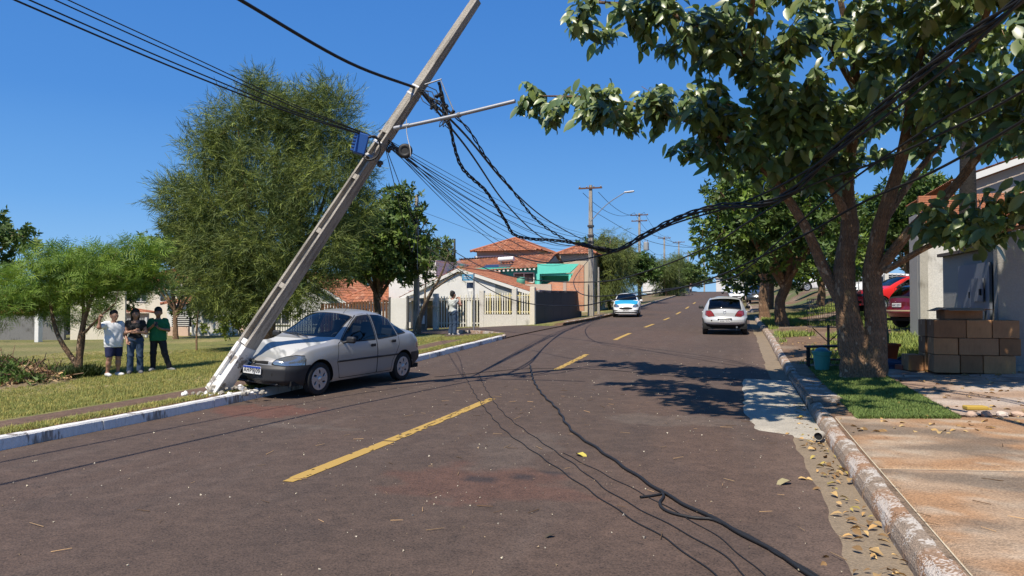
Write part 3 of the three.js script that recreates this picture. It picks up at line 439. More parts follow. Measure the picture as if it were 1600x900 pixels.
{
  const lampD = polyDist([[.40, .565], [.43, .63], [.50, .675], [.62, .70], [.80, .69], [.80, .55], [.6, .55]]);
  const s = makeCar({ ...sedanSpec, name: 'sedan_car', label: 'silver sedan with black bumpers crashed against the leaning pole', category: 'car', pos: [0, 0, 0], paint: silver, dent: (x, y, z) => { const k = Math.exp(-(((z - .42) / .36) ** 2)) * sstep(1.0, 1.95, x); return [-.2 * k, y > .6 ? k * (.06 * Math.sin(x * 9 + z * 4) + .04 * Math.sin(z * 17)) : k * .02 * Math.sin(z * 25)]; },
    cuts: [
      ['headlight', v => v[0] > 1.52 ? -lampD(Math.abs(v[2]) + .5 * Math.max(0, 1.66 - v[0]), v[1]) : -1, true],
      ['grille', v => v[0] > 1.7 ? Math.min(.028 - Math.abs(v[1] - .585), .33 - Math.abs(v[2])) : -1],
      ['front_bumper', v => Math.min(v[7] - 1.5, .548 - v[1], v[0] - 1.2)], ['rear_bumper', v => Math.min(-1.5 - v[7], .56 - v[1])],
      ['taillight', v => v[0] < -1.72 ? Math.min(.86 - v[1], v[1] - .64, Math.abs(v[2]) - .46) : -1, true],
      ['hood', v => v[6] >= 4 && v[6] < 5.5 ? Math.min(v[7] - (.97 - .1 * (v[2] / .6) ** 2), .61 - Math.abs(v[2]) - .02 * (v[7] - 1)) : -1]],
    mats: { headlight: lampGlass, grille: seam, front_bumper: blackPlastic, rear_bumper: blackPlastic, taillight: redLens, hood: fadedHood, windshield: glassDark, rear_windscreen: glassDark, front_window: glassTint, rear_window: glassTint, quarter_window: glassTint },
    mirror: [.56, .925], handles: { front_door: [-.22, .78], rear_door: [-.86, .82] }, seams: [[v => v[7] > -1.9 && v[6] >= 4 && v[7] < -1.4 ? v[7] + 1.47 : 1]] });
  const r = s.root; r.rotation.order = 'YXZ';
  for (const sd of [1, -1]) { part('side_moulding', rbx(1.78, .035, .02, .008, -.1, .55, sd * .808), blackPlastic, r); part('wiper', tube([[.92, .95, sd * .1 - .1], [.82, .985, sd * .1 + .18], [.78, 1.0, sd * .1 + .42]], .008, 5), blackPlastic, r); }
  part('badge', rbx(.012, .03, .07, .004, 1.985, .6, 0), chrome, r);
  part('bumper_slot', rbx(.03, .06, .9, .01, 1.985, .40, 0), seam, r); part('bumper_lip', rbx(.05, .03, 1.05, .012, 1.93, .235, 0), blackPlastic, r);
  part('antenna', rod(V(.1, 1.36, -.3), V(-.2, 1.62, -.3), .004, .003, 5), blackPlastic, r);
  plate(r, '', 'AHP9J09', .40, .13, 2.063, .455, -.06, Math.PI / 2, 0, true);
  // heading: nose towards the viewer and the kerb; offside wheels over the kerb
  r.position.set(-7.43, .095, -12.55); r.rotation.y = Math.atan2(2.46, -.44) * -1 + 0; r.rotation.x = 0;
  const hx = -.44, hz = 2.46; r.rotation.y = Math.atan2(-hz, hx); r.rotation.x = -.05; r.rotation.z = -.015;
}
// ---- hatchbacks: one family of shapes, each with its own proportions, lamps and paint
const hatchSpec = (o = {}) => { const h = o.h ?? 1.4, k = h / 1.4, L = o.l ?? 1.8, w = o.w ?? .82; return {
  nu: 90, halfW: w, R: o.R ?? .285, archR: o.archR ?? .345, axles: [L * .68, -L * .68], track: w * 2 - .22, bowF: o.bowF ?? .3, bowR: o.bowR ?? .32, dashX: L * .28,
  top: [[-L, .82 * k], [-L + .04, .97 * k], [-L + .1, 1.06 * k], [-L + .22, 1.17 * k], [-L + .38, 1.28 * k], [-L + .6, 1.35 * k], [-L * .35, 1.395 * k], [0, 1.40 * k], [L * .12, 1.37 * k], [L * .35, 1.18 * k], [L * .54, .985 * k], [L * .6, .95 * k], [L * .85, .84 * k], [L * .96, .74 * k], [L, .66 * k]],
  belt: [[-L, .74 * k], [-L * .8, .93 * k], [0, .90 * k], [L * .5, .87 * k], [L * .8, .76 * k], [L, .58 * k]],
  wMax: [[-L, w * .9], [-L * .8, w * .98], [0, w], [L * .7, w * .98], [L, w * .86]], wBelt: [[-L, w * .84], [-L * .6, w * .92], [0, w * .94], [L * .6, w * .91], [L, w * .78]],
  wRoof: [[-L, w * .76], [-L + .3, w * .70], [-L * .4, w * .67], [0, w * .67], [L * .3, w * .73], [L * .55, w * .82], [L, w * .7]], crown: [[-L, .05], [0, .07], [L * .5, .06], [L, .05]],
  sill: [[-L, .36], [-L * .7, .26], [0, .22], [L * .7, .22], [L, .25]], nose: o.nose || (y => .05 * sstep(.6, .5, y) - .1 * sstep(.6, .8, y)), tail: o.tail || (y => .07 * sstep(.7, .55, y) - .07 * sstep(.5, .34, y)),
  windows: o.windows ?? [['front_window', [[L * .36, .93 * k], [L * .1, 1.22 * k], [-.1, 1.29 * k], [-.1, .93 * k]]], ['rear_window', [[-.18, .935 * k], [-.18, 1.295 * k], [-L * .45, 1.27 * k], [-L * .66, 1.14 * k], [-L * .7, .97 * k]]]],
  screens: [['windshield', L * .12, L * .52, .035, -.05, -.1], ['rear_windscreen', -L + (o.rw0 ?? .035), -L + (o.rw1 ?? .42), .04, .0, .03]],
  doors: [['front_door', [[L * .40, .28], [L * .45, .6], [L * .41, .9 * k], [L * .12, 1.26 * k], [0, 1.33 * k], [-.14, 1.34 * k], [-.14, .28]]], ['rear_door', [[-.14, .28], [-.14, 1.34 * k], [-L * .42, 1.31 * k], [-L * .58, 1.15 * k], [-L * .56, .8 * k], [-L * .46, .5], [-L * .42, .28]]]], mirror: [L * .34, .97 * k], handles: { front_door: [-.02, .8 * k], rear_door: [-L * .48, .83 * k] },
}; };
const lampF = (y0, y1, z0, z1, x) => ['headlight', v => v[0] > x ? Math.min(v[1] - y0 - .1 * (Math.abs(v[2]) - z0), y1 - v[1], Math.abs(v[2]) - z0, z1 - Math.abs(v[2])) : -1, true];
function place(r, x, s, heading, lift = 0) { r.position.set(x, (x > KR + .2 ? rightH(x, s) : x < KL ? leftH(x, s) : roadH(s)) + lift, -s); r.rotation.order = 'YXZ'; r.rotation.y = heading; }
const AWAY = Math.PI / 2, TOWARD = -Math.PI / 2;
{ // white compact hatch seen from behind
  const tl = polyDist([[.36, .70], [.42, .82], [.50, .90], [.66, .88], [.68, .74], [.56, .67]]), pearl = paint(.62, .63, .61, .3, .15), sp = hatchSpec({ h: 1.4, l: 1.81, w: .815, R: .28, bowR: .42, rw0: .06, rw1: .5 });
  const s = makeCar({ ...sp, fine: true, nu: 120, handleMat: pearl, name: 'hatchback_car', label: 'silver white hatchback seen from behind, parked by the right kerb', pos: [0, 0, 0], paint: pearl, mirrorMat: blackPlastic,
    cuts: [['taillight', v => v[0] < -1.15 ? -tl(Math.abs(v[2]), v[1]) : -1, true], ['headlight', v => v[0] > 1.4 ? Math.min(v[1] - .6, .74 - v[1], Math.abs(v[2]) - .4) : -1, true], ['bumper_edge', v => v[7] < -1.4 ? .40 - v[1] + .03 * sstep(.4, .7, Math.abs(v[2])) : -1]],
    mats: { taillight: redLens, headlight: lampGlass, bumper_edge: blackPlastic, windshield: glassTint, rear_windscreen: glassTint, front_window: glassTint, rear_window: glassTint },
    seams: [[v => v[7] < -1.2 && v[0] < -1.35 ? Math.min(Math.abs(v[1] - .665 - .12 * v[2] * v[2]), 1) * (Math.abs(v[2]) < .56 ? 1 : 50) : 1]] }), r = s.root;
  place(r, -.42, 28.2 + 1.4, AWAY + .02); r.rotation.z = .022;
  part('plate_recess', rbx(.03, .05, .5, .008, -1.872, .60, 0), seam, r); plate(r, '', 'ANW 7070', .4, .1, -1.89, .525, 0, -Math.PI / 2); part('exhaust', rod(V(-1.75, .3, .42), V(-1.5, .3, .42), .035, .035, 10), chrome, r);
  part('badge', new THREE.TorusGeometry(.045, .012, 6, 16).rotateY(Math.PI / 2).scale(1, 1.2, 1).translate(-1.80, .83, 0), chrome, r); part('tow_eye_cover', rbx(.02, .05, .05, .01, -1.86, .54, -.46), seam, r); part('rear_wiper', rod(V(-1.72, 1.0, 0), V(-1.64, 1.06, .35), .008, .008, 5), blackPlastic, r);
}
{ // white and blue car facing the viewer
  const white = paint(.82, .83, .83, .3), blue = paint(.03, .36, .58, .3), hl = polyDist([[.42, .66], [.46, .76], [.72, .86], [.84, .86], [.80, .70], [.6, .64]]), gr = (v) => 1 - Math.hypot(v[2] / .42, (v[1] - .58) / .085);
  const sp = hatchSpec({ h: 1.5, l: 1.97, w: .85, R: .3, archR: .36, bowF: .3 });
  const s = makeCar({ ...sp, name: 'patrol_car', label: 'white car with a blue bonnet facing down the street beside the concrete pole', pos: [0, 0, 0], paint: white, mirrorMat: white, handleMat: white,
    cuts: [['headlight', v => v[0] > 1.45 ? -hl(Math.abs(v[2]), v[1]) : -1, true], ['grille', v => v[0] > 1.6 && v[1] < .72 ? gr(v) * .1 : -1], ['lower_grille', v => v[0] > 1.6 ? Math.min(.36 - v[1], v[1] - .28, .7 - Math.abs(v[2])) : -1],
      ['fog_light_recess', v => v[0] > 1.4 ? Math.min(Math.abs(v[2]) - .5, .46 - v[1], v[1] - .36 - .25 * (.76 - Math.abs(v[2]))) : -1, true], ['hood', v => v[6] >= 3.4 && v[6] < 5.5 ? Math.min(v[7] - 1.0, .72 - Math.abs(v[2]), 1.78 - v[7]) : -1], ['taillight', v => v[0] < -1.5 ? Math.min(v[1] - .8, 1.05 - v[1], Math.abs(v[2]) - .5) : -1, true],
      ['door_stripe', v => v[6] < 3 && v[7] < 1.0 && v[7] > -1.6 && v[2] > .4 ? Math.min(.66 - v[1], v[1] - .45) : -1]],
    mats: { headlight: lampGlass, grille: seam, lower_grille: seam, fog_light_recess: seam, hood: blue, taillight: redLens, door_stripe: blue, windshield: glassTint, rear_windscreen: glassTint, front_window: glassTint, rear_window: glassTint }, doors: sp.doors.map(([n, p]) => [n, p.map(([x, y]) => [x, Math.max(y, .68)])]) }), r = s.root;
  place(r, -6.75, 45.9 + 2.0, TOWARD + .1); r.rotation.z = -.03; plate(r, '', 'BBR 3C71', .4, .1, 2.02, .45, 0, Math.PI / 2);
}
const simpleCuts = (k, L) => [lampF(.62 * k, .78 * k, .36, .8, L * .7), ['taillight', v => v[0] < -L * .7 ? Math.min(v[1] - .72 * k, .95 * k - v[1], Math.abs(v[2]) - .5) : -1, true], ['grille', v => v[0] > L * .8 ? Math.min(.4 - Math.abs(v[2]), .06 - Math.abs(v[1] - .64 * k)) : -1], ['front_bumper_vent', v => v[0] > L * .8 ? Math.min(.45 - Math.abs(v[2]), .05 - Math.abs(v[1] - .38)) : -1]];
const simpleMats = { taillight: redLens, headlight: lampGlass, grille: seam, front_bumper_vent: seam, windshield: glassTint, rear_windscreen: glassTint, front_window: glassTint, rear_window: glassTint, quarter_window: glassTint };
const plainCar = (name, label, col, o, x, s, heading, lift, mat) => { const k = (o.h ?? 1.4) / 1.4, L = o.l ?? 1.8, r = makeCar({ ...hatchSpec(o), name, label, pos: [0, 0, 0], paint: mat || paint(...col), cuts: simpleCuts(k, L), mats: simpleMats, group: o.group }).root; place(r, x, s, heading, lift); return r; };
plainCar('hatchback_car', 'bright red hatchback half hidden behind the forked tree trunk', [.62, .02, .02, .3], { h: 1.45, l: 2.0, w: .84, R: .3 }, 6.55, 33.4, Math.PI + .35, 0);
{ // maroon estate, tail towards the street
  const L = 2.15, ma = paint(.16, .012, .022, .25, .2), sp = hatchSpec({ h: 1.42, l: L, w: .84, R: .3, bowR: .28, rw0: .05, rw1: .5 });
  const r = makeCar({ ...sp, fine: true, nu: 120, handleMat: ma, name: 'estate_car', label: 'dark maroon estate car with its tail sticking out from behind the white wall', pos: [0, 0, 0], paint: ma, mirrorMat: ma, cuts: [['taillight', v => v[0] < -1.6 ? Math.min(v[1] - .72, 1.0 - v[1], Math.abs(v[2]) - .56) : -1, true], ['bumper_strip', v => v[7] < -1.5 ? .02 - Math.abs(v[1] - .55) : -1], ...simpleCuts(1, L).slice(2)], mats: { ...simpleMats, bumper_strip: std(.45, .36, .2, .4) } }).root;
  place(r, 6.75, 26.4, AWAY - 1.1, .0); r.rotation.z = 0; plate(r, '', 'AKC 2211', .4, .12, -2.2, .72, 0, -Math.PI / 2); part('roof_aerial', rod(V(-1.2, 1.38, 0), V(-1.45, 1.6, 0), .005, .003, 5), blackPlastic, r);
}
plainCar('suv_car', 'white tall car on the grass bank between the trunks', [.8, .8, .8, .3], { h: 1.6, l: 2.05, w: .87, R: .33, archR: .39 }, 6.6, 64, Math.PI + .25, 0);
plainCar('suv_car', 'white car behind the forked tree trunk, beyond the red hatchback', [.8, .8, .8, .3], { h: 1.6, l: 2.1, w: .88, R: .33, archR: .39 }, 7.1, 42, Math.PI + .3, 0);
plainCar('pickup_car', 'white car parked far up the hill, left of the dark car', [.8, .8, .8, .3], { h: 1.6, l: 2.1, w: .88, R: .33, archR: .39 }, .1, 84, TOWARD, 0);
plainCar('suv_car', 'dark grey car parked up the hill nearest the tree row', [.035, .045, .055, .25], { h: 1.6, l: 2.05, w: .88, R: .33, archR: .39 }, 1.9, 70, TOWARD - .1, .0);
plainCar('hatchback_car', 'small white car at the very top of the street', [.8, .8, .8, .3], { h: 1.5, l: 2.0, w: .85, R: .3 }, -.6, 118, TOWARD - .5, 0);
// ---------------------------------------------------------------- trees
const barkTex = ctex(512, (u, v) => { const n = fbm(u * 14, v * 5, 5, 1, 2), q = noise2(u * 60, v * 24, 12, 8), p = fbm(u * 5, v * 5, 3, 5, 33), k = .5 + 1.3 * (n - .5) + .5 * (q - .5); return mixc([.17 * k + .05, .125 * k + .04, .09 * k + .03], [.42, .39, .33], sstep(.68, .76, p) * .45); }, 1 / .8);
const barkBump = gtex(512, (u, v) => .6 * fbm(u * 18, v * 6, 4, 6, 2) + .4 * noise2(u * 60, v * 24, 12, 8), 1 / .8);
const barkMat = new THREE.MeshStandardMaterial({ map: barkTex, color: lin(1.7, 1.35, 1.05), roughness: .95, bumpMap: barkBump, bumpScale: .055 });
const barkPale = new THREE.MeshStandardMaterial({ map: barkTex, roughness: .95, bumpMap: barkBump, bumpScale: .02, color: lin(1.35, 1.25, 1.1) });
const leafMat = (r, g, b, o = {}) => new THREE.MeshPhysicalMaterial({ color: lin(r, g, b), roughness: o.rough ?? .55, transmission: o.tr ?? .3, thickness: 0, side: THREE.DoubleSide, specularIntensity: o.sp ?? .5, vertexColors: false });
// leaf blade with a fold along its midrib; stalk at the origin, growing along +y
function blade(L, W, fold = .25, bend = .15, rows = 4) {
  const pos = [], idx = []; for (let i = 0; i <= rows; i++) { const t = i / rows, w = W / 2 * Math.pow(Math.sin(Math.PI * Math.pow(t * .96 + .02, .8)), .75), y = t * L, z = -bend * L * t * t; pos.push(-w, y, z + fold * w, 0, y, z, w, y, z + fold * w); }
  for (let i = 0; i < rows; i++) { const a = i * 3, b = a + 3; idx.push(a, a + 1, b, b, a + 1, b + 1, a + 1, a + 2, b + 1, b + 1, a + 2, b + 2); }
  const g = new THREE.BufferGeometry(); g.setAttribute('position', new THREE.Float32BufferAttribute(pos, 3)); g.setIndex(idx); g.computeVertexNormals(); return g;
}
function sprig(n, L, W, len, spread, droop, rnd, rows = 2) {   // leaves along a short stem that grows along +y
  const gs = []; for (let k = 0; k < n; k++) { const t = (k + .5) / n, a = k * 2.4 + rnd(), g = blade(L * (.75 + .5 * rnd()), W * (.8 + .4 * rnd()), .2, .2 + .2 * rnd(), rows); EU.set(spread * (.7 + .6 * rnd()), 0, 0); g.applyMatrix4(new THREE.Matrix4().makeRotationFromEuler(EU)); g.rotateY(a); g.translate(0, t * len, 0); gs.push(clean(g)); }
  return mergeGeometries(gs);
}
function frond(pairs, len, L, W) {   // feathery compound leaf lying along +y, leaflets to both sides
  const gs = [rod(V(0, 0, 0), V(0, len, 0), .003, .002, 3)]; for (let k = 0; k < pairs; k++) { const t = (k + 1) / pairs, l = L * Math.sin(Math.PI * (.15 + .8 * t)); for (const s of [-1, 1]) { const g = blade(l * (.6 + .8 * hash(k, s + 2, 5)), W, .1, .1, 1); g.rotateX((hash(k, s + 2, 8) - .5) * 1.2); g.rotateZ(-s * (.9 + .6 * hash(k, s + 2, 9))); g.translate(0, t * len, -.06 * t * t * len * 3); gs.push(g); } }
  return mergeGeometries(gs.map(g => clean(g)));
}
// a woody skeleton: given limbs, then shoots that reach for points spread through the crown's clumps
function skeleton(limbs, blobs, rnd, o = {}) {
  const nodes = [], limbChains = [];
  for (const L of limbs) {   // L: list of [x, y, z, r]
    const c = new THREE.CatmullRomCurve3(L.map(p => V(p[0], p[1], p[2])), false, 'centripetal'), n = Math.max(3, Math.ceil(c.getLength() / .22)), ids = [];
    for (let i = 0; i <= n; i++) { const t = i / n, k = t * (L.length - 1), a = Math.min(L.length - 2, Math.floor(k)), r = lerp(L[a][3], L[a + 1][3], k - a); nodes.push({ p: c.getPoint(t), r, kids: 0 }); ids.push(nodes.length - 1); }
    limbChains.push(ids.map(i => nodes[i]));
  }
  const pts = []; for (const b of blobs) for (let k = 0; k < b.n; k++) { let x, y, z, d; do { x = rnd() * 2 - 1; y = rnd() * 2 - 1; z = rnd() * 2 - 1; d = x * x + y * y + z * z; } while (d > 1 || (d < .25 && rnd() < .6)); pts.push(V(b.c[0] + x * b.r[0], b.c[1] + y * b.r[1], b.c[2] + z * b.r[2])); }
  const near = p => { let m = 1e9, q = null; for (const n of nodes) { const d = n.p.distanceToSquared(p) * (n.p.y > p.y + .1 ? (o.upPen ?? 1.6) : 1); if (d < m) { m = d; q = n; } } return [q, m]; };
  pts.forEach(p => { p.k = near(p)[1]; }); pts.sort((a, b) => a.k - b.k);
  const shoots = [], tips = [];
  for (const p of pts) {
    const [q] = near(p), L = q.p.distanceTo(p); if (L < .05) continue; const n = Math.max(2, Math.ceil(L / .28)), ch = [{ p: q.p, r: 0 }], off = V(rnd() - .5, rnd() * .5 + (o.arch ?? .25), rnd() - .5).multiplyScalar(L * .28);
    for (let i = 1; i <= n; i++) { const t = i / n, w = q.p.clone().lerp(p, t).addScaledVector(off, Math.sin(t * Math.PI)); w.x += (rnd() - .5) * .05; w.z += (rnd() - .5) * .05; const nd = { p: w, r: 0 }; nodes.push(nd); ch.push(nd); }
    const r0 = Math.min(q.r * .8 || .02, .006 + .011 * L), r1 = o.tipR ?? .004; ch.forEach((c, i) => { if (i) c.r = lerp(r0, r1, i / n); }); ch[0] = { p: q.p, r: r0 }; shoots.push(ch);
    tips.push({ p: ch[n].p, d: V().subVectors(ch[n].p, ch[n - 1].p).normalize() }); if (n > 3) for (let i = Math.ceil(n * .45); i < n; i++) if (rnd() < (o.along ?? .55)) tips.push({ p: ch[i].p, d: V(rnd() - .5, rnd() * .6, rnd() - .5).normalize() });
  }
  return { limbChains, shoots, tips };
}
function leafCloud(name, geo, mat, parent, items, cols, rnd) {    // items: matrices
  const im = new THREE.InstancedMesh(geo, mat, items.length), c = new THREE.Color(); im.name = name; im.userData.kind = 'stuff';
  items.forEach((m, i) => { im.setMatrixAt(i, m); const t = rnd(), k = Math.floor(rnd() * cols.length), a = cols[k], v = .75 + .5 * t; im.setColorAt(i, c.setRGB(a[0] * v, a[1] * v, a[2] * v)); });
  parent.add(im); return im;
}
function woody(root, sk, bark, twigSeg = 4) {
  sk.limbChains.forEach((ch, i) => part(i ? 'limb' : 'trunk', chain(ch, i ? 9 : 16, i ? .12 : .2), bark, root));
  if (sk.shoots.length) { const t = part('twigs', sk.shoots.map(s => chain(s, twigSeg)), bark, root); t.userData.kind = 'stuff'; }
}
const orient = (dir, roll, pos, s) => { const q = new THREE.Quaternion().setFromUnitVectors(V(0, 1, 0), dir), q2 = new THREE.Quaternion().setFromAxisAngle(V(0, 1, 0), roll); return new THREE.Matrix4().compose(pos, q.multiply(q2), V(s, s, s)); };
function makeTree(o) {
  const rnd = RNG(o.seed), root = thing(o.name || 'street_tree', o.label, 'tree', [0, 0, 0], 0, o.group), sk = skeleton(o.limbs, o.blobs, rnd, o.sk); woody(root, sk, o.bark || barkMat);
  const items = []; for (const t of sk.tips) for (let k = 0; k < o.per; k++) { const d = t.d.clone().multiplyScalar(o.follow ?? .6).add(V(rnd() - .5, (rnd() - .5) + (o.lift ?? 0), rnd() - .5).multiplyScalar(1.5)).normalize(); items.push(orient(d, rnd() * 6.28, t.p.clone().add(V(rnd() - .5, rnd() - .5, rnd() - .5).multiplyScalar(o.scatter ?? .35)), (o.size ?? 1) * (.7 + .6 * rnd()))); }
  leafCloud('crown', o.leaf, o.mat, root, items, o.cols || [[1, 1, 1]], rnd); return root;
}
const lr = RNG(77);
const leafBroad = leafMat(.15, .205, .07, { rough: .36, tr: .36, sp: 1 }), leafMid = leafMat(.11, .165, .038, { rough: .5, tr: .32 }), leafFeather = leafMat(.22, .34, .05, { rough: .6, tr: .4 }), leafWillow = leafMat(.165, .215, .058, { rough: .6, tr: .3 });
const sprigBroad = sprig(7, .15, .075, .16, 1.5, 0, lr, 2), sprigSmall = sprig(9, .11, .045, .2, 1.3, 0, lr, 1), sprigWillow = sprig(13, .15, .05, .42, .9, 0, lr, 1), frondGeo = (() => { const g = []; for (let k = 0; k < 3; k++) { const f = frond(6, .34, .13, .065); f.rotateX(.9 + .5 * lr()); f.rotateY(k * 2.1 + lr()); g.push(f); } return mergeGeometries(g); })();

// ---- the big street tree on the right: large drooping leaves, forked trunk
{
  const rnd = RNG(2024), root = thing('street_tree', 'large tree with glossy drooping leaves and a forked trunk beside the cardboard boxes', 'tree');
  const y0 = rightH(2.15, 14.55) - .08;
  const limbs = [
    [[2.10, y0, -14.55, .36], [2.08, y0 + .35, -14.55, .27], [1.98, y0 + 1.1, -14.55, .215], [1.90, y0 + 2.0, -14.6, .175], [2.0, y0 + 2.9, -14.7, .15], [1.95, y0 + 3.6, -14.6, .12], [2.1, y0 + 5.2, -14.3, .08], [1.8, y0 + 6.8, -14.0, .045]],
    [[2.30, y0 + .1, -14.5, .27], [2.36, y0 + .5, -14.5, .235], [2.40, y0 + 1.15, -14.5, .185], [2.34, y0 + 2.0, -14.45, .155], [2.45, y0 + 2.8, -14.3, .13], [2.75, y0 + 4.0, -13.9, .10], [2.9, y0 + 5.5, -13.2, .06], [3.4, y0 + 6.8, -12.5, .035]],
    [[1.95, y0 + 1.25, -14.6, .12], [1.55, y0 + 2.1, -14.7, .10], [1.2, y0 + 2.9, -14.5, .085], [.3, y0 + 4.1, -14.0, .07], [-1.0, y0 + 4.9, -13.9, .05], [-2.6, y0 + 5.45, -14.2, .03], [-3.9, y0 + 5.75, -14.7, .014]],
    [[2.0, y0 + 2.9, -14.7, .09], [1.3, y0 + 4.2, -13.8, .08], [.2, y0 + 5.6, -12.9, .06], [-1.1, y0 + 6.3, -12.4, .045], [-2.4, y0 + 6.6, -12.3, .02]],
    [[2.36, y0 + 1.9, -14.45, .10], [2.9, y0 + 2.7, -14.2, .085], [3.5, y0 + 3.4, -13.7, .075], [4.2, y0 + 4.6, -13.0, .06], [5.2, y0 + 5.8, -12.2, .03]],
    [[2.5, y0 + 2.0, -14.2, .06], [3.2, y0 + 2.45, -13.3, .045], [4.0, y0 + 2.55, -12.6, .032], [4.9, y0 + 2.8, -12.0, .018]],
    [[2.1, y0 + 5.2, -14.3, .06], [1.3, y0 + 6.4, -13.6, .045], [.4, y0 + 7.3, -13.0, .02]],
    [[2.75, y0 + 4.0, -13.9, .07], [3.3, y0 + 5.0, -12.6, .055], [3.4, y0 + 5.8, -11.2, .03], [3.2, y0 + 6.2, -10.2, .015]],
    [[.2, y0 + 5.6, -12.9, .05], [.3, y0 + 6.3, -11.8, .04], [.3, y0 + 6.7, -10.6, .02]],
    [[2.45, y0 + 2.8, -14.3, .07], [3.3, y0 + 4.0, -14.8, .05], [4.2, y0 + 4.9, -15.4, .025]],
    [[.3, y0 + 6.7, -10.6, .03], [-.6, y0 + 6.4, -9.4, .022], [-1.6, y0 + 6.2, -9, .012]], [[.3, y0 + 6.7, -10.6, .03], [.5, y0 + 6.4, -9.0, .02], [.4, y0 + 5.9, -7.9, .01]],
    [[2.0, y0 + 3.2, -14.7, .07], [1.6, y0 + 4.4, -15.6, .05], [1.2, y0 + 5.2, -16.8, .02]],
  ];
  const B = (x, y, s, rx, ry, rz, n) => ({ c: [x, y, -s], r: [rx, ry, rz], n });
  const blobs = [
    B(-4.0, 5.75, 14.8, .3, .25, .3, 5), B(-3.0, 5.5, 14.3, .7, .4, .6, 16), B(-1.9, 5.35, 14.0, .9, .5, .8, 26), B(-.8, 5.05, 13.9, .9, .65, .9, 36), B(.25, 4.75, 13.8, .9, .8, 1, 44),
    B(-2.0, 6.5, 12.3, .8, .35, .7, 14), B(-.9, 6.2, 12.4, .9, .5, .8, 22), B(.2, 6.0, 12.7, 1, .8, .9, 40), B(1.2, 5.5, 13.4, 1.2, 1.1, 1.2, 54), B(1.0, 7.0, 13.0, 1.3, .5, 1.3, 14),
    B(1.2, 4.2, 13.9, .8, .55, .8, 30), B(2.6, 6.2, 12.9, 1.5, .9, 1.5, 46), B(2.3, 5.0, 13.4, 1.3, .8, 1.2, 34), B(3.7, 5.4, 12.3, 1.3, 1.0, 1.3, 34), B(4.8, 5.6, 12.0, 1.3, 1.1, 1.3, 34), B(3.2, 6.1, 10.6, 1.0, .7, 1.0, 34), B(2.4, 6.3, 11.6, 1.2, .7, 1, 28), B(4.4, 6.2, 11.2, 1.1, .7, 1, 28), B(4.0, 4.4, 12.6, 1.2, .5, 1.1, 22), B(5.2, 4.6, 12.2, 1.1, .8, 1.1, 24),
    B(3.6, 2.95, 13.0, .8, .32, .6, 26), B(4.5, 3.05, 12.3, .9, .36, .6, 32), B(5.3, 3.3, 12.0, .8, .4, .6, 20), B(.2, 6.9, 10.6, 1.1, .5, 1.2, 30), B(1.6, 6.8, 10.8, 1.2, .6, 1.1, 30), B(-.9, 6.9, 11.2, .9, .4, 1, 18), B(4.2, 5.3, 15.6, 1.2, .8, 1.1, 34), B(5.4, 5.2, 14.6, 1.2, .9, 1.1, 30), B(5.0, 6.2, 13.4, 1.3, .7, 1.3, 22), B(-2.3, 7.1, 9.9, .9, .4, .9, 24), B(-1.3, 6.4, 9.3, 1, .5, 1, 32), B(0, 6.4, 9.1, 1.1, .55, 1.1, 36), B(1.2, 6.4, 9.2, 1, .6, 1, 30), B(.2, 6.0, 7.7, .9, .4, .7, 22), B(-1.0, 6.1, 8.0, .8, .4, .7, 18), B(1.4, 5.3, 16.6, 1.2, .9, 1.2, 34), B(3.0, 5.2, 15.4, 1.4, 1.0, 1.2, 30),
  ];
  const sk = skeleton(limbs, blobs, rnd, { along: .5, tipR: .006 }); woody(root, sk, barkMat, 5);
  const leaf = [blade(.24, .115, .22, .2, 4), blade(.20, .10, .3, .3, 4), blade(.27, .13, .15, .12, 4)], items = [[], [], []];
  for (const t of sk.tips) { const n = 14 + Math.floor(rnd() * 6); for (let k = 0; k < n; k++) { const a = rnd() * 6.283, up = -1.5 + 1.45 * rnd(), d = V(Math.cos(a), up, Math.sin(a)).addScaledVector(t.d, .35).normalize(); items[k % 3].push(orient(d, rnd() * 6.28, t.p.clone().addScaledVector(t.d, -.4 * rnd()).add(V(rnd() - .5, rnd() - .5, rnd() - .5).multiplyScalar(.3)), .75 + .55 * rnd())); } }
  // lay each blade with its face to the light, as leaves do
  const fix = m => { const p = V(), q = new THREE.Quaternion(), s = V(); m.decompose(p, q, s); const d = V(0, 1, 0).applyQuaternion(q), f = V(0, 0, 1).applyQuaternion(q); const want = V((rnd() - .5) * 1.3, .8, (rnd() - .5) * 1.1 + .9).addScaledVector(d, 0).normalize(); want.addScaledVector(d, -want.dot(d)).normalize(); const x = V().crossVectors(d, want); return new THREE.Matrix4().makeBasis(x, d, want).scale(s).setPosition(p); };
  const cols = [[.95, 1.05, 1], [1.1, 1.1, 1.05], [1.2, 1.15, .95], [.75, .85, .85], [1.5, 1.4, .9]];
  const all = []; items.forEach((L, k) => L.forEach(m => { const f = fix(m), p = V().setFromMatrixPosition(f); all.push({ k, f, d: p.distanceTo(camera.position), p }); })); all.sort((a, b) => a.d - b.d);
  camera.updateMatrixWorld(); camera.updateProjectionMatrix(); let n = 0; const rest = [[], [], []], mats = cols.slice(0, 4).map(c => { const m = leafBroad.clone(); m.color = lin(.15 * c[0], .205 * c[1], .07 * c[2]); return m; });
  for (const e of all) { const s = e.p.clone().project(camera); if (n < 300 && Math.abs(s.x) < 1 && Math.abs(s.y) < 1) { const m = part('leaf', leaf[e.k], mats[n % 4], root); m.applyMatrix4(e.f); n++; } else rest[e.k].push(e.f); }
  rest.forEach((L, k) => leafCloud('crown', leaf[k], leafBroad, root, L, cols, rnd));
}
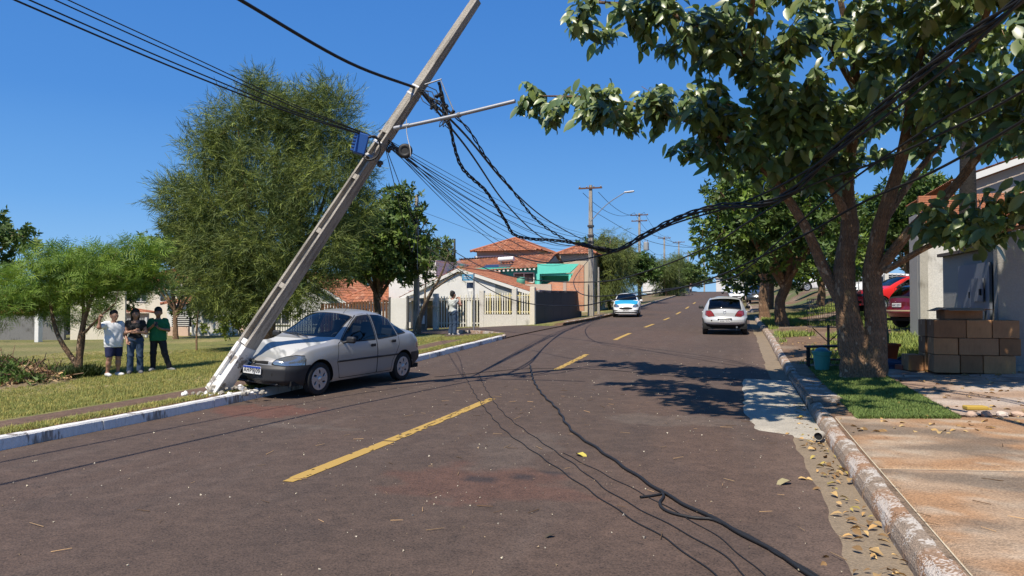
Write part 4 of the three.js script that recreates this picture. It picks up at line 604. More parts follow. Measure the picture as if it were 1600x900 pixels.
// ---- small feathery tree on the lawn, three stems
{
  const y = leftH(-16.39, 15.1) - .05, B = (x, h, s, rx, ry, rz, n) => ({ c: [x, y + h, -s], r: [rx, ry, rz], n });
  makeTree({ seed: 31, name: 'lawn_tree', label: 'small feathery bright green tree with thin stems beside the three people', bark: barkMat, leaf: frondGeo, mat: leafFeather, per: 4, follow: .3, lift: .5, scatter: .3, size: 1, cols: [[1, 1, 1], [1.3, 1.15, .9], [.6, .7, .7], [1.1, 1.1, .9]], sk: { along: .7 },
    limbs: [[[-16.39, y, -15.1, .13], [-16.36, y + .5, -15.1, .09], [-16.3, y + 1.2, -15.1, .07], [-16.1, y + 1.9, -15.1, .05], [-15.8, y + 2.6, -15.2, .03]], [[-16.39, y + .35, -15.1, .08], [-16.8, y + .9, -15.0, .06], [-17.1, y + 1.4, -15.0, .05], [-17.3, y + 2.1, -15.0, .03], [-17.8, y + 2.8, -15, .015]], [[-16.36, y + .5, -15.12, .07], [-16.45, y + 1.2, -15.3, .05], [-16.6, y + 2.2, -15.4, .04], [-16.7, y + 3, -15.5, .02]], [[-16.3, y + 1.15, -15.1, .04], [-15.95, y + 1.35, -15.0, .032], [-15.6, y + 1.65, -15.0, .025], [-15.2, y + 2.0, -15.1, .015]]],
    blobs: [B(-18.2, 2.25, 15, .9, .7, .9, 60), B(-17.2, 2.75, 15.1, 1, .65, 1, 80), B(-16.2, 2.75, 15.3, 1, .65, 1, 80), B(-15.2, 2.85, 15.4, .8, .7, .8, 55), B(-14.9, 2.55, 15.8, .6, .45, .6, 30), B(-19, 1.95, 15, .6, .5, .7, 26), B(-17.0, 2.25, 14.8, 1.2, .35, .8, 46), B(-17.8, 2.0, 16.2, 1.4, .7, .8, 40), B(-15.2, 3.4, 16, .5, .45, .5, 16), B(-15.9, 1.9, 15, .4, .2, .3, 3)] });
  const y2 = leftH(-21.5, 16) - .05, C = (x, h, s, rx, ry, rz, n) => ({ c: [x, y2 + h, -s], r: [rx, ry, rz], n });
  makeTree({ seed: 33, name: 'lawn_tree', label: 'dark green tree whose branch enters the picture at the left edge', leaf: sprigBroad, mat: leafMid, per: 5, scatter: .4, cols: [[.8, .9, .9], [1, 1, 1]],
    limbs: [[[-21.5, y2, -16.2, .16], [-21.4, y2 + 1.5, -16.2, .12], [-21.2, y2 + 3, -16.1, .09], [-20.9, y2 + 4.4, -16, .05]], [[-21.2, y2 + 2.9, -16.1, .06], [-20.4, y2 + 3.7, -16, .04], [-19.6, y2 + 4.15, -15.9, .02]], [[-21.3, y2 + 2.5, -16.1, .05], [-20.6, y2 + 3, -16, .03], [-20, y2 + 3.2, -16, .015]]],
    blobs: [C(-20.2, 4.15, 16, .8, .35, .6, 30), C(-19.35, 4.1, 15.9, .35, .25, .3, 10), C(-20.3, 3.3, 16, .6, .22, .4, 16), C(-21.6, 4.6, 16, 1.2, .8, 1, 40)] });
}
// ---- broad leaved trees behind the lawn
const tuft = (o) => { const { x, s, h, w, y = o.x < KL ? leftH(o.x, o.s) : o.x > KR + .2 ? rightH(o.x, o.s) : roadH(o.s) } = o, r = RNG(o.seed + 5), tr = o.trunk ?? h * .02, bot = o.clear ?? h * .3, limbs = [[[x, y - .1, -s, tr * 1.35], [x + .03 * h * (r() - .5), y + bot * .5, -s, tr], [x + .06 * h * (r() - .5), y + bot, -s, tr * .85], [x + .1 * w * (r() - .5), y + h * .6, -s + .1 * w * (r() - .5), tr * .5], [x, y + h * .85, -s, tr * .2]]], blobs = [];
  for (let k = 0; k < 5; k++) { const a = k * 1.26 + r(), q = w * .36; limbs.push([[x, y + bot * (.8 + .25 * r()), -s, tr * .6], [x + Math.cos(a) * q * .5, y + bot + (h - bot) * .28, -s + Math.sin(a) * q * .5, tr * .4], [x + Math.cos(a) * q, y + bot + (h - bot) * (.45 + .25 * r()), -s + Math.sin(a) * q, tr * .15]]); }
  const nb = o.blobs ?? 9; for (let k = 0; k < nb; k++) { const a = r() * 6.28, e = r(), rad = w * .5 * (.35 + .4 * r()) * (1 - .45 * e), sz = w * (.16 + .1 * r()); blobs.push({ c: [x + Math.cos(a) * rad, y + bot + (h - bot) * (.12 + .76 * e), -s + Math.sin(a) * rad], r: [sz, sz * .8, sz], n: Math.round((o.n ?? 40) * (.7 + .6 * r())) }); } blobs.push({ c: [x, y + lerp(bot, h, .55), -s], r: [w * .34, (h - bot) * .36, w * .34], n: Math.round((o.n ?? 40) * 1.6) });
  return makeTree({ leaf: sprigBroad, mat: leafMid, per: 5, scatter: .5, size: 1.2, ...o, limbs, blobs }); };
// big weeping tree in the middle left
{
  const y = leftH(-16.4, 24) - .1, B = (x, h, s, rx, ry, rz, n) => ({ c: [x, y + h, -s], r: [rx, ry, rz], n });
  makeTree({ seed: 51, name: 'weeping_tree', label: 'tall wispy weeping tree standing behind the leaning pole', leaf: sprigWillow, mat: leafWillow, per: 20, follow: .55, lift: .1, scatter: .75, size: 1.35, cols: [[1, 1, 1], [1.25, 1.15, .9], [.55, .65, .7], [1.8, 1.65, 1.3], [.8, .8, .85]], sk: { along: .75, arch: .5 },
    limbs: [[[-16.5, y, -23.3, .3], [-16.5, y + 1.5, -23.4, .22], [-16.6, y + 3.2, -23.4, .17], [-16.5, y + 5.5, -23.6, .11], [-16.4, y + 8.5, -23.8, .05]], [[-16.5, y + 1.3, -23.4, .14], [-17.6, y + 3, -23.3, .11], [-18.7, y + 5, -23.2, .07], [-19.3, y + 7.2, -23.2, .03]], [[-16.55, y + 1.6, -23.4, .13], [-15.6, y + 3.4, -23.8, .10], [-14.7, y + 5.6, -24.2, .06], [-14.2, y + 8.6, -24.4, .03]], [[-16.6, y + 3, -23.4, .08], [-17.1, y + 5.2, -23, .06], [-17.6, y + 8.2, -23, .02]], [[-18, y + 3.6, -23.3, .06], [-19.6, y + 4.8, -23.3, .04], [-20.8, y + 5.6, -23.4, .015]]],
    blobs: [B(-19.9, 5.6, 23.3, .95, .9, 1, 34), B(-20.9, 5.9, 23.4, .5, .45, .5, 10), B(-18.9, 7.3, 23.3, .9, 1, 1, 36), B(-17.8, 8.3, 23.2, 1, 1.1, 1, 42), B(-16.6, 8.9, 23.6, .9, 1.15, 1, 40), B(-16.9, 10, 23.5, .3, .4, .3, 6), B(-15.4, 8.4, 24.0, 1, 1.2, 1, 42), B(-14.5, 8.8, 24.2, .75, 1.1, .8, 34), B(-13.9, 7.2, 24.3, .8, 1.1, .9, 34), B(-18.3, 5.6, 23.0, 1.4, 1.2, 1.2, 60), B(-16.5, 6.2, 23.0, 1.6, 1.5, 1.2, 80), B(-14.8, 5.8, 23.6, 1.3, 1.4, 1.2, 60), B(-13.7, 5.3, 24.4, .9, 1, .9, 30), B(-19.4, 3.9, 23.2, 1.1, 1, 1, 44), B(-17.8, 3.6, 22.9, 1.4, 1.2, 1.1, 60), B(-16, 3.8, 22.9, 1.4, 1.2, 1.1, 60), B(-14.6, 3.6, 23.6, 1.2, 1.2, 1, 50), B(-18.6, 2.3, 23, 1.2, .7, .9, 34), B(-16.9, 2.3, 22.9, 1.2, .7, .9, 34), B(-15.2, 2.4, 23.3, 1, .8, .9, 30)] });
}
tuft({ seed: 61, x: -15.6, s: 30.5, h: 7.4, w: 6.0, n: 40, name: 'broadleaf_tree', label: 'dark glossy broadleaf tree behind the weeping tree, reaching the upright pole', clear: 2.0, size: 1.5, per: 6, cols: [[.8, .9, .8], [1, 1, 1], [1.3, 1.3, .9]] });
tuft({ seed: 62, x: -21.6, s: 30, h: 4.6, w: 5, n: 30, name: 'broadleaf_tree', label: 'low yellow green bush tree behind the man in green', clear: .8, size: 1.3, mat: leafMat(.16, .2, .03, { tr: .35 }), cols: [[1, 1, 1], [.7, .8, .8]] });
tuft({ seed: 63, x: -30, s: 34, h: 6.2, w: 5, n: 26, name: 'broadleaf_tree', label: 'dark tree above the small feathery tree, beyond the lawn', clear: 1.5, size: 1.5, cols: [[.6, .7, .7], [.8, .9, .8]] });
tuft({ seed: 64, x: -38, s: 36, h: 5.4, w: 6, n: 24, name: 'broadleaf_tree', label: 'far broad tree behind the grey wall at the left edge', clear: 1, size: 1.6, cols: [[.7, .8, .7], [1, 1, 1]] });
tuft({ seed: 65, x: -19.5, s: 45, h: 5.6, w: 5.5, n: 26, name: 'broadleaf_tree', label: 'green tree between the low houses and the white block', clear: 1, size: 1.6 });
tuft({ seed: 66, x: -26, s: 52, h: 7.4, w: 7, n: 24, name: 'broadleaf_tree', label: 'tree behind the houses at the far left', clear: 1, size: 2 });
// thin half bare tree by the picket fence
{
  const y = leftH(-13.45, 29.9) - .05, B = (x, h, s, rx, ry, rz, n) => ({ c: [x, y + h, -s], r: [rx, ry, rz], n });
  makeTree({ seed: 71, name: 'sparse_tree', label: 'thin half bare tree leaning beside the upright pole at the picket fence', bark: barkPale, leaf: sprigSmall, mat: leafMid, per: 1, scatter: .3, cols: [[1.3, 1.2, 1], [1, 1, 1]], sk: { along: .35, tipR: .005 },
    limbs: [[[-13.45, y, -29.9, .15], [-13.3, y + .8, -29.9, .11], [-12.9, y + 1.7, -29.9, .08], [-12.4, y + 2.6, -30, .05], [-12.0, y + 3.6, -30, .02]], [[-13.1, y + 1.2, -29.9, .05], [-13.1, y + 2.3, -30, .03], [-12.9, y + 3.3, -30, .015]], [[-12.7, y + 2, -29.9, .05], [-11.8, y + 2.6, -30, .03], [-11.2, y + 2.9, -30.1, .012]]],
    blobs: [B(-12.3, 3.2, 30, .9, .7, .8, 44), B(-11.6, 2.7, 30, .7, .5, .6, 22), B(-12.9, 2.5, 30, .5, .6, .5, 18), B(-12.9, 1.5, 29.9, .4, .5, .4, 8)] });
  const y2 = leftH(-20.8, 20.5); makeTree({ seed: 72, name: 'sapling', label: 'thin staked sapling on the lawn left of the leaning pole', leaf: sprigSmall, mat: leafWillow, per: 2, scatter: .25, limbs: [[[-20.6, y2, -24.5, .04], [-20.6, y2 + 1, -24.5, .035], [-20.5, y2 + 2.2, -24.5, .02]]], blobs: [{ c: [-20.6, y2 + 2, -24.5], r: [.7, .6, .6], n: 16 }] });
}
// ---- right hand row
tuft({ seed: 81, x: 1.85, s: 32, h: 7.8, w: 8.2, n: 42, trunk: .2, label: 'street tree with a pale crooked trunk behind the white hatchback', group: 'street trees in a row on the right', clear: 1.9, size: 1.5, per: 6, cols: [[1, 1, 1], [.7, .8, .75], [1.5, 1.5, .8], [.9, 1, .9]], blobs: 14 });
tuft({ seed: 82, x: 1.5, s: 41, h: 7.6, w: 7.0, n: 36, trunk: .22, label: 'second street tree of the right hand row, with a dark straight trunk', group: 'street trees in a row on the right', clear: 2.2, size: 1.7, per: 6, cols: [[.9, 1, .9], [.6, .7, .7], [1.4, 1.4, .8]] });
tuft({ seed: 83, x: 2.2, s: 53, h: 7.0, w: 7, n: 30, trunk: .22, label: 'third street tree of the right hand row, farther up the hill', group: 'street trees in a row on the right', clear: 2.2, size: 1.9, cols: [[.8, .9, .8], [1.2, 1.2, .8]] });
tuft({ seed: 84, x: 5.0, s: 49, h: 6.8, w: 7, n: 30, trunk: .2, label: 'shady tree on the bank between the row and the white tall car', clear: 2.2, size: 1.9, cols: [[.8, .9, .8], [1.2, 1.2, .8]] });
tuft({ seed: 85, x: 9.5, s: 46, h: 7, w: 8, n: 34, trunk: .2, label: 'dense tree behind the red hatchback', clear: 2.4, size: 1.9, cols: [[.7, .8, .7], [1, 1.1, .8]] });
tuft({ seed: 86, x: 3.0, s: 98, h: 7, w: 9, n: 24, label: 'far tree at the top of the right hand row', clear: 1.8, size: 2.6, cols: [[.8, .9, .8], [1.1, 1.1, .8]] });
tuft({ seed: 87, x: 14, s: 70, h: 8, w: 11, n: 36, label: 'wide tree closing the view behind the white tall car', clear: 1.5, size: 2.6, cols: [[.6, .7, .7], [.9, 1, .8]] });
// ---- left side up the hill
tuft({ seed: 91, x: -9.8, s: 60, h: 6.6, w: 6.2, n: 34, name: 'weeping_tree', label: 'weeping grey green tree behind the white and blue car', leaf: sprigWillow, mat: leafWillow, per: 9, lift: -.5, clear: .6, size: 1.9, scatter: 1, cols: [[1, .95, .95], [1.3, 1.2, 1], [.7, .7, .75]] });
tuft({ seed: 92, x: -9.0, s: 73, h: 5.0, w: 4.2, n: 34, name: 'broadleaf_tree', label: 'round dark green tree between the utility poles up the hill', clear: 1.6, size: 1.7, cols: [[.7, .85, .7], [.9, 1, .8]] });
tuft({ seed: 93, x: -9.2, s: 104, h: 6.2, w: 6, n: 24, name: 'weeping_tree', label: 'slim wispy tree beside the third utility pole', leaf: sprigWillow, mat: leafWillow, per: 9, lift: -.5, clear: .8, size: 2.4, scatter: 1.1 });
tuft({ seed: 94, x: -8, s: 142, h: 5, w: 9, n: 24, name: 'broadleaf_tree', label: 'low far tree crown at the crest of the street', clear: .6, size: 3 });
tuft({ seed: 95, x: -17, s: 90, h: 7, w: 9, n: 24, name: 'broadleaf_tree', label: 'far tree behind the brick house', clear: 1, size: 2.6 });
// ---- undergrowth by the boxes and on the bank
// ---------------------------------------------------------------- buildings, walls and fences
const plasterTex = ctex(512, (u, v) => { const n = fbm(u * 5, v * 5, 5, 5, 71), q = noise2(u * 120, v * 120, 120, 5), k = .93 + .16 * (n - .5) + .1 * (q - .5); return [k, k * .99, k * .965]; }, 1 / 2.4);
const dirtyTex = ctex(512, (u, v) => { const n = fbm(u * 4, v * 4, 5, 4, 75), q = noise2(u * 120, v * 120, 120, 5), st = fbm(u * 14, v * 3, 4, 1, 79), k = .9 + .2 * (q - .5); return mixc([k, k * .985, k * .95], [.34, .32, .28], sstep(.56, .72, .6 * n + .4 * st)); }, 1 / 2.6);
const plaster = (r, g, b, dirty) => new THREE.MeshStandardMaterial({ map: dirty ? dirtyTex : plasterTex, color: lin(r, g, b), roughness: .9, bumpMap: grain, bumpScale: .006 });
const whiteWall = plaster(.8, .8, .79), dirtyWhite = plaster(.74, .72, .67, true), creamWall = plaster(.78, .72, .6), greyWall = plaster(.2, .2, .2, true), darkWall = plaster(.075, .072, .07), pinkWall = plaster(.68, .5, .4), tealWall = plaster(.07, .55, .46), shade = std(.025, .025, .028, .9);
const tileTex = ctex(256, (u, v) => { const n = fbm(u * 8, v * 8, 4, 8, 23), q = noise2(u * 60, v * 60, 60, 2), k = .9 + .5 * (n - .5) + .3 * (q - .5); return mixc([k, k, k], [.45, .4, .38], sstep(.62, .75, n) * .6); }, 1 / 1.9);
const tileMat = new THREE.MeshStandardMaterial({ map: tileTex, vertexColors: true, roughness: .85 });
const timber = std(.13, .06, .03, .8), woodWhite = std(.75, .74, .7, .7), windowGlass = new THREE.MeshPhysicalMaterial({ color: lin(.05, .06, .07), roughness: .08, metalness: .1, clearcoat: 1 });
// tiled roof plane: eave a -> b, polygon of points in the plane; rolls run up the slope, courses step down it
function tiles(a, b, up, poly, base = [.36, .13, .065], seed = 1) {
  a = V(...a); b = V(...b); const U = V().subVectors(b, a), L = U.length(); U.normalize(); const W = V(...up).sub(a); W.addScaledVector(U, -W.dot(U)); const H = W.length(); W.normalize(); const N = V().crossVectors(U, W).normalize(); if (N.y < 0) N.negate();
  const per = .215, nu = Math.round(L / per), P2 = poly.map(p => { const q = V(...p).sub(a); return [q.dot(U), q.dot(W)]; }), mn = Math.min(...P2.map(p => p[0])), mx = Math.max(...P2.map(p => p[0])), hh = Math.max(...P2.map(p => p[1])), d = polyDist(P2), rows = Math.ceil(hh / .36), tris = [];
  const pt = (u, w, off) => { const p = a.clone().addScaledVector(U, u).addScaledVector(W, w).addScaledVector(N, off); return p; };
  for (let r = 0; r < rows; r++) for (let i = Math.floor(mn / per); i < mx / per; i++) {
    const t = hash(i, r, seed), c = mixc(base, t < .2 ? [.2, .085, .055] : t > .85 ? [.5, .24, .14] : [.42, .155, .075], .35 + .5 * hash(i, r, seed + 3)), w0 = r * .36, w1 = w0 + .385, S = 4, off = k => .03 + .042 * Math.sin(Math.PI * k / S) ** 1.2;
    for (let k = 0; k < S; k++) { const u0 = (i + k / S) * per, u1 = (i + (k + 1) / S) * per; const q = [[u0, w0, off(k) + .022], [u1, w0, off(k + 1) + .022], [u1, w1, off(k + 1)], [u0, w1, off(k)]].map(e => [e[0], e[1], e[2], ...c]); tris.push([q[0], q[1], q[2]], [q[0], q[2], q[3]]); }
  }
  const [ins] = splitSoup(tris, v => -d(v[0], v[1])); const pos = [], col = [], uv = []; for (const t of ins) for (const v of t) { const p = pt(v[0], v[1], v[2]); pos.push(p.x, p.y, p.z); col.push(v[3], v[4], v[5]); uv.push(v[0], v[1]); }
  const g = new THREE.BufferGeometry(); g.setAttribute('position', new THREE.Float32BufferAttribute(pos, 3)); g.setAttribute('uv', new THREE.Float32BufferAttribute(uv, 2)); g.setAttribute('color', new THREE.Float32BufferAttribute(col, 3)); g.computeVertexNormals(); return g;
}
function prism(poly, depth, plane = 'xy') { const s = new THREE.Shape(poly.map(p => new THREE.Vector2(...p))); return muv(new THREE.ExtrudeGeometry(s, { depth, bevelEnabled: false })); }   // polygon (x, y) extruded along +z
function gableRoof(root, x0, x1, xr, ye0, ye1, yr, sF, sB, seed, over = .35) {   // ridge along s; slopes to x0 and x1
  const a = [x0, ye0, -sF], r0 = [xr, yr, -sF], r1 = [xr, yr, -sB], d = [x0, ye0, -sB]; const L = part('roof_slope', tiles(d, a, r0, [a, r0, r1, d], undefined, seed), tileMat, root);
  const b = [x1, ye1, -sF], e = [x1, ye1, -sB]; part('roof_slope', tiles(b, e, r0, [b, r0, r1, e], undefined, seed + 1), tileMat, root);
  part('ridge_tiles', rod(V(xr, yr + .05, -sF), V(xr, yr + .05, -sB), .11, .11, 8), std(.4, .15, .08, .85), root);
  const bb = (x, y) => { const g = prism([[x, y - .16], [xr, yr - .16], [xr, yr + .02], [x, y + .02]], .05); g.translate(0, 0, -sF - .01); return g; }; part('barge_board', bb(x0, ye0), woodWhite, root); part('barge_board', bb(x1, ye1), woodWhite, root);
}
function hipRoof(root, x0, x1, s0, s1, ye, yr, inset, seed) {
  const A = [x0, ye, -s0], B = [x1, ye, -s0], C = [x1, ye, -s1], D = [x0, ye, -s1], xm = (x0 + x1) / 2, sm = (s0 + s1) / 2, w = x1 - x0, dd = s1 - s0; let R0, R1; if (w >= dd) { R0 = [x0 + inset, yr, -sm]; R1 = [x1 - inset, yr, -sm]; } else { R0 = [xm, yr, -(s0 + inset)]; R1 = [xm, yr, -(s1 - inset)]; }
  const f = w >= dd ? [[A, B, R1, R0], [B, C, R1], [C, D, R0, R1], [D, A, R0]] : [[A, B, R0], [B, C, R1, R0], [C, D, R1], [D, A, R0, R1]];
  f.forEach((p, i) => part('roof_slope', tiles(p[0], p[1], p[2], p, undefined, seed + i), tileMat, root));
  for (const [p, q] of [[A, R0], [B, w >= dd ? R1 : R0], [C, R1], [D, w >= dd ? R0 : R1], [R0, R1]]) part('hip_tiles', rod(V(p[0], p[1] + .06, p[2]), V(q[0], q[1] + .06, q[2]), .1, .1, 6), std(.38, .14, .075, .85), root);
}
function windowIn(root, x, y, z, w, h, frame = woodWhite) { const f = part('window', [bx(w, .06, .08, x, y + h / 2, z), bx(w, .06, .08, x, y - h / 2, z), bx(.06, h, .08, x - w / 2, y, z), bx(.06, h, .08, x + w / 2, y, z), bx(.05, h - .06, .07, x, y, z)], frame, root); part('pane', bx(w - .06, h - .06, .03, x, y, z - .02), windowGlass, f); }
// ---- corner house with the open gable
{
  const y = leftH(-14, 40) - .1, r = thing('gable_house', 'white house with a wide clay tiled gable behind the cream picket fence', 'house');
  gableRoof(r, -18.5, -9.95, -14.85, 1.95, 2.05, 3.62, 38.5, 47.5, 3);
  const gw = prism([[-18.2, 1.98], [-12.7, 1.98], [-12.7, 2.72], [-14.85, 3.42], [-17.9, 2.1]], .14); gw.translate(0, 0, -38.75); part('gable_wall', gw, whiteWall, r);
  const gg = prism([[-12.69, 1.98], [-10.4, 1.98], [-10.4, 2.02], [-12.69, 2.715]], .14); gg.translate(0, 0, -38.75); part('gable_wall', gg, plaster(.42, .44, .43), r);
  part('beam', bx(7.9, .16, .2, -14.2, 1.9, -38.66), plaster(.2, .18, .16), r);
  for (const x of [-17.9, -14.2, -10.45]) part('column', bx(.26, 2.1, .26, x, y + 1.0, -38.7), whiteWall, r);
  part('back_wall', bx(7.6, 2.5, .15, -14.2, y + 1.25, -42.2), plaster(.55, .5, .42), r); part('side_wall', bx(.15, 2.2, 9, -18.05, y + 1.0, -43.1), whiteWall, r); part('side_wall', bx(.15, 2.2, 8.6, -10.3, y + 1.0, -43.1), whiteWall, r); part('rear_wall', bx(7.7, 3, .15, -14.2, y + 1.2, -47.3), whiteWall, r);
  part('door', bx(.9, 2.05, .06, -13.2, y + 1.02, -42.09), timber, r); windowIn(r, -15.6, y + 1.3, -42.08, 1.5, 1.0); windowIn(r, -11.6, y + 1.3, -42.08, 1.2, 1.0);
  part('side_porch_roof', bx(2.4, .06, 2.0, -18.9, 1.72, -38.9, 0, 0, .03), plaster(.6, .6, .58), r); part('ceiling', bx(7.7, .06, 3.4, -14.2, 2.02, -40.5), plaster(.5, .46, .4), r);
}
// its picket fence: every picket a part
{
  const r = thing('picket_fence', 'cream and yellow picket fence on a low wall at the corner lot', 'fence'), cream = [std(.78, .74, .58, .7), std(.8, .78, .7, .7), std(.72, .62, .3, .7)], z = -34.75, Y = x => leftH(x, 34.7) - .02;
  const pg = h => rbx(.062, h, .03, .008, 0, h / 2, 0, 0, 0, 0, 1), hi = pg(1.62), lo = pg(1.05); let k = 0;
  for (let x = -14.45; x < -12.28; x += .148) { const m = part('picket', hi, cream[(k * 7 + (k >> 1)) % 3], r); m.position.set(x, Y(x) + .08, z); k++; }
  const top = Y(-9.6) + 1.55; for (let x = -11.95; x < -9.62; x += .128) { if (Math.abs(x + 10.42) < .14) { k++; continue; } const m = part('picket', lo, cream[(k * 5 + (k >> 2)) % 3], r); m.position.set(x, top - 1.02, z); k++; }
  for (const yy of [.3, 1.5]) part('rail', bx(2.3, .05, .03, -13.37, Y(-13.4) + yy, z - .04), cream[1], r); for (const yy of [.12, .92]) part('rail', bx(2.35, .05, .03, -10.8, top - 1.02 + yy, z - .04), cream[2], r);
  for (const x of [-14.62, -12.12, -10.42, -9.5]) part('post', rbx(.24, 2.0, .24, .015, x, Y(x) + .86, z - .02), x > -10 ? creamWall : dirtyWhite, r);
  const lw = prism([[-12.0, Y(-12) - .2], [-9.62, Y(-9.6) - .2], [-9.62, top - 1.04], [-12.0, top - 1.04]], .16); lw.translate(0, 0, z - .08); part('low_wall', lw, dirtyWhite, r);
}
{ // meter boxes, side gate and dark boundary wall
  const yb = leftH(-15.2, 34.2), m = thing('meter_cabinet', 'stacked white utility meter boxes by the fence gate', 'cabinet'); part('post', bx(.45, 1.7, .2, -15.25, yb + .8, -34.5), greyWall, m); for (const k of [0, 1]) { const b = part('meter_box', rbx(.36, .42, .18, .02, -15.25, yb + .55 + k * .6, -34.32), whiteWall, m); part('glass', bx(.2, .14, .01, -15.25, yb + .6 + k * .6, -34.22), windowGlass, b); }
  const g = thing('side_gate', 'white solid gate left of the upright pole', 'gate', [0, 0, 0]); part('panel', bx(.9, 1.75, .06, -16.9, leftH(-17, 35) + .9, -35.2), whiteWall, g); for (const x of [-17.42, -16.38]) part('post', bx(.1, 1.9, .1, x, leftH(x, 35) + .9, -35.2), std(.1, .1, .1), g);
  const w = thing('boundary_wall', 'dark grey boundary wall of panels running up the street', 'wall'); for (let k = 0; k < 6; k++) { const s0 = 34.95 + k * 1.9, yb2 = leftH(-9.5, s0 + .9); part('wall_panel', bx(.14, 1.75, 1.88, -9.5, yb2 + .72, -(s0 + .95)), darkWall, w); } part('coping', prism([[34.9, leftH(-9.5, 35.8) + 1.6], [46.4, leftH(-9.5, 45.4) + 1.6], [46.4, leftH(-9.5, 45.4) + 1.66], [34.9, leftH(-9.5, 35.8) + 1.66]], .2).rotateY(Math.PI / 2).translate(-9.6, 0, 0), plaster(.16, .15, .14), w);
}
// ---- teal house with the brick side
{
  const r = thing('teal_house', 'turquoise two storey house with clay roofs and an orange brick side', 'house');
  part('wall', bx(6.0, 4.2, 6, -15.0, 1.95, -49.2), tealWall, r); windowIn(r, -13.2, 3.35, -46.14, 1.35, .62);
  const a = [-19.2, 3.7, -46.3], b = [-11.8, 3.95, -45.7], c = [-11.8, 5.1, -49.5], d = [-19.2, 4.85, -49.7]; part('roof_slope', tiles(a, b, c, [a, b, c, d], undefined, 21), tileMat, r);
  const a2 = [-11.7, 3.95, -53.2], b2 = [-19.2, 3.8, -53.2]; part('roof_slope', tiles(a2, b2, c, [a2, b2, [-19.2, 4.85, -49.75], [-11.8, 5.1, -49.55]], undefined, 25), tileMat, r);
  const ge = prism([[45.9, 3.85], [53, 3.85], [49.5, 4.98]], .1).rotateY(Math.PI / 2).translate(-12.0, 0, 0); part('gable_wall', ge, plaster(.5, .4, .34), r);
  for (let x = -19; x < -11.8; x += .3) part('eave_end', bx(.12, .1, .1, x, 3.66 + (x + 19.2) * .0338, -46.28 + (x + 19.2) * .08), woodWhite, r);
  const pp = prism([[-12.05, 3.55], [-9.95, 3.6], [-9.35, 4.15], [-12.05, 4.2]], .18).translate(0, 0, -45.4); part('parapet', pp, plaster(.14, .74, .62), r);
  part('balcony_slab', bx(2.5, .12, 1.2, -10.9, 3.5, -45.9), tealWall, r); part('balcony_post', bx(.2, .8, .2, -12.0, 3.15, -45.3), plaster(.14, .74, .62), r); part('balcony_post', bx(.16, .6, .2, -9.95, 3.2, -45.35), plaster(.14, .74, .62), r); part('balcony_back', bx(2.4, 1.2, .1, -10.9, 3.0, -46.6), tealWall, r);
  const bw = prism([[-12.3, 1.2], [-9.0, 1.2], [-9.0, 4.05], [-9.35, 4.1], [-9.95, 3.05], [-11.1, 3.02], [-12.3, 2.45]], .16).translate(0, 0, -45.1); part('brick_side', bw, new THREE.MeshStandardMaterial({ map: (() => ctex(512, (u, v) => { const q = noise2(u * 90, v * 90, 90, 3), n = fbm(u * 6, v * 6, 4, 6, 8), k = .9 + .3 * (q - .5) + .3 * (n - .5), row = (v * 10) % 1, col = (u * 6 + (Math.floor(v * 10) % 2) * .5) % 1; return row < .08 || col < .04 ? [.48 * k, .36 * k, .27 * k] : [.66 * k, .33 * k, .2 * k]; }, 1 / 2))(), roughness: .9 }), r);
  part('concrete_column', bx(.2, 1.9, .05, -10.2, 2.1, -44.92), plaster(.5, .42, .36), r);
  hipRoof(r, -19.3, -13.7, 52.6, 60, 5.6, 6.75, 2.5, 31); part('upper_wall', bx(4.9, 1.5, 6.4, -16.5, 4.95, -56.3), plaster(.5, .42, .33), r); part('fascia', bx(5.2, .12, .1, -16.5, 5.25, -53.0), woodWhite, r);
  hipRoof(r, -13.5, -10.2, 56, 62, 5.5, 6.3, 1.6, 41); part('rear_wall', bx(2.8, 5, 5.4, -11.9, 3.1, -59), plaster(.6, .5, .38), r);
  const sh = thing('solar_heater', 'white solar water cylinder on the clay roof', 'heater'); part('cylinder', rod(V(-15.4, 4.66, -47.6), V(-14.3, 4.70, -47.5), .17, .17, 14), std(.8, .8, .78, .3), sh); part('cradle', [bx(.06, .4, .3, -15.2, 4.45, -47.6), bx(.06, .4, .3, -14.5, 4.45, -47.6)], std(.2, .2, .2), sh); part('collector', bx(1.9, .05, .9, -15.2, 4.18, -46.75, .28, 0, .03), std(.03, .03, .04, .2), sh);
  const tk = thing('water_tank', 'small green water tank on the roof edge of the gable house', 'tank'); part('drum', lathe([[0, 0], [.2, 0], [.26, .1], [.26, .3], [.2, .42], [0, .44]], 14).translate(-12.3, 2.78, -42.3), std(.1, .35, .25, .6), tk); part('lid', lathe([[0, .06], [.22, .04], [.24, 0]], 14).translate(-12.3, 3.2, -42.3), std(.1, .3, .22, .6), tk); part('stand', bx(.5, .5, .5, -12.3, 2.52, -42.3), greyWall, tk);
}
{ const r = thing('white_block', 'tall plain white block house behind the upright pole', 'house'); part('wall', bx(3.2, 4.9, 7, -19.3, 1.85, -45.6), whiteWall, r); part('parapet_cap', bx(3.3, .06, 7.1, -19.3, 4.33, -45.6), whiteWall, r); const ac = part('air_conditioner', rbx(.55, .4, .25, .03, -18.6, 2.65, -41.98), std(.1, .1, .1, .6), r); part('grille', bx(.4, .3, .02, -18.6, 2.65, -41.84), std(.03, .03, .03), ac); }
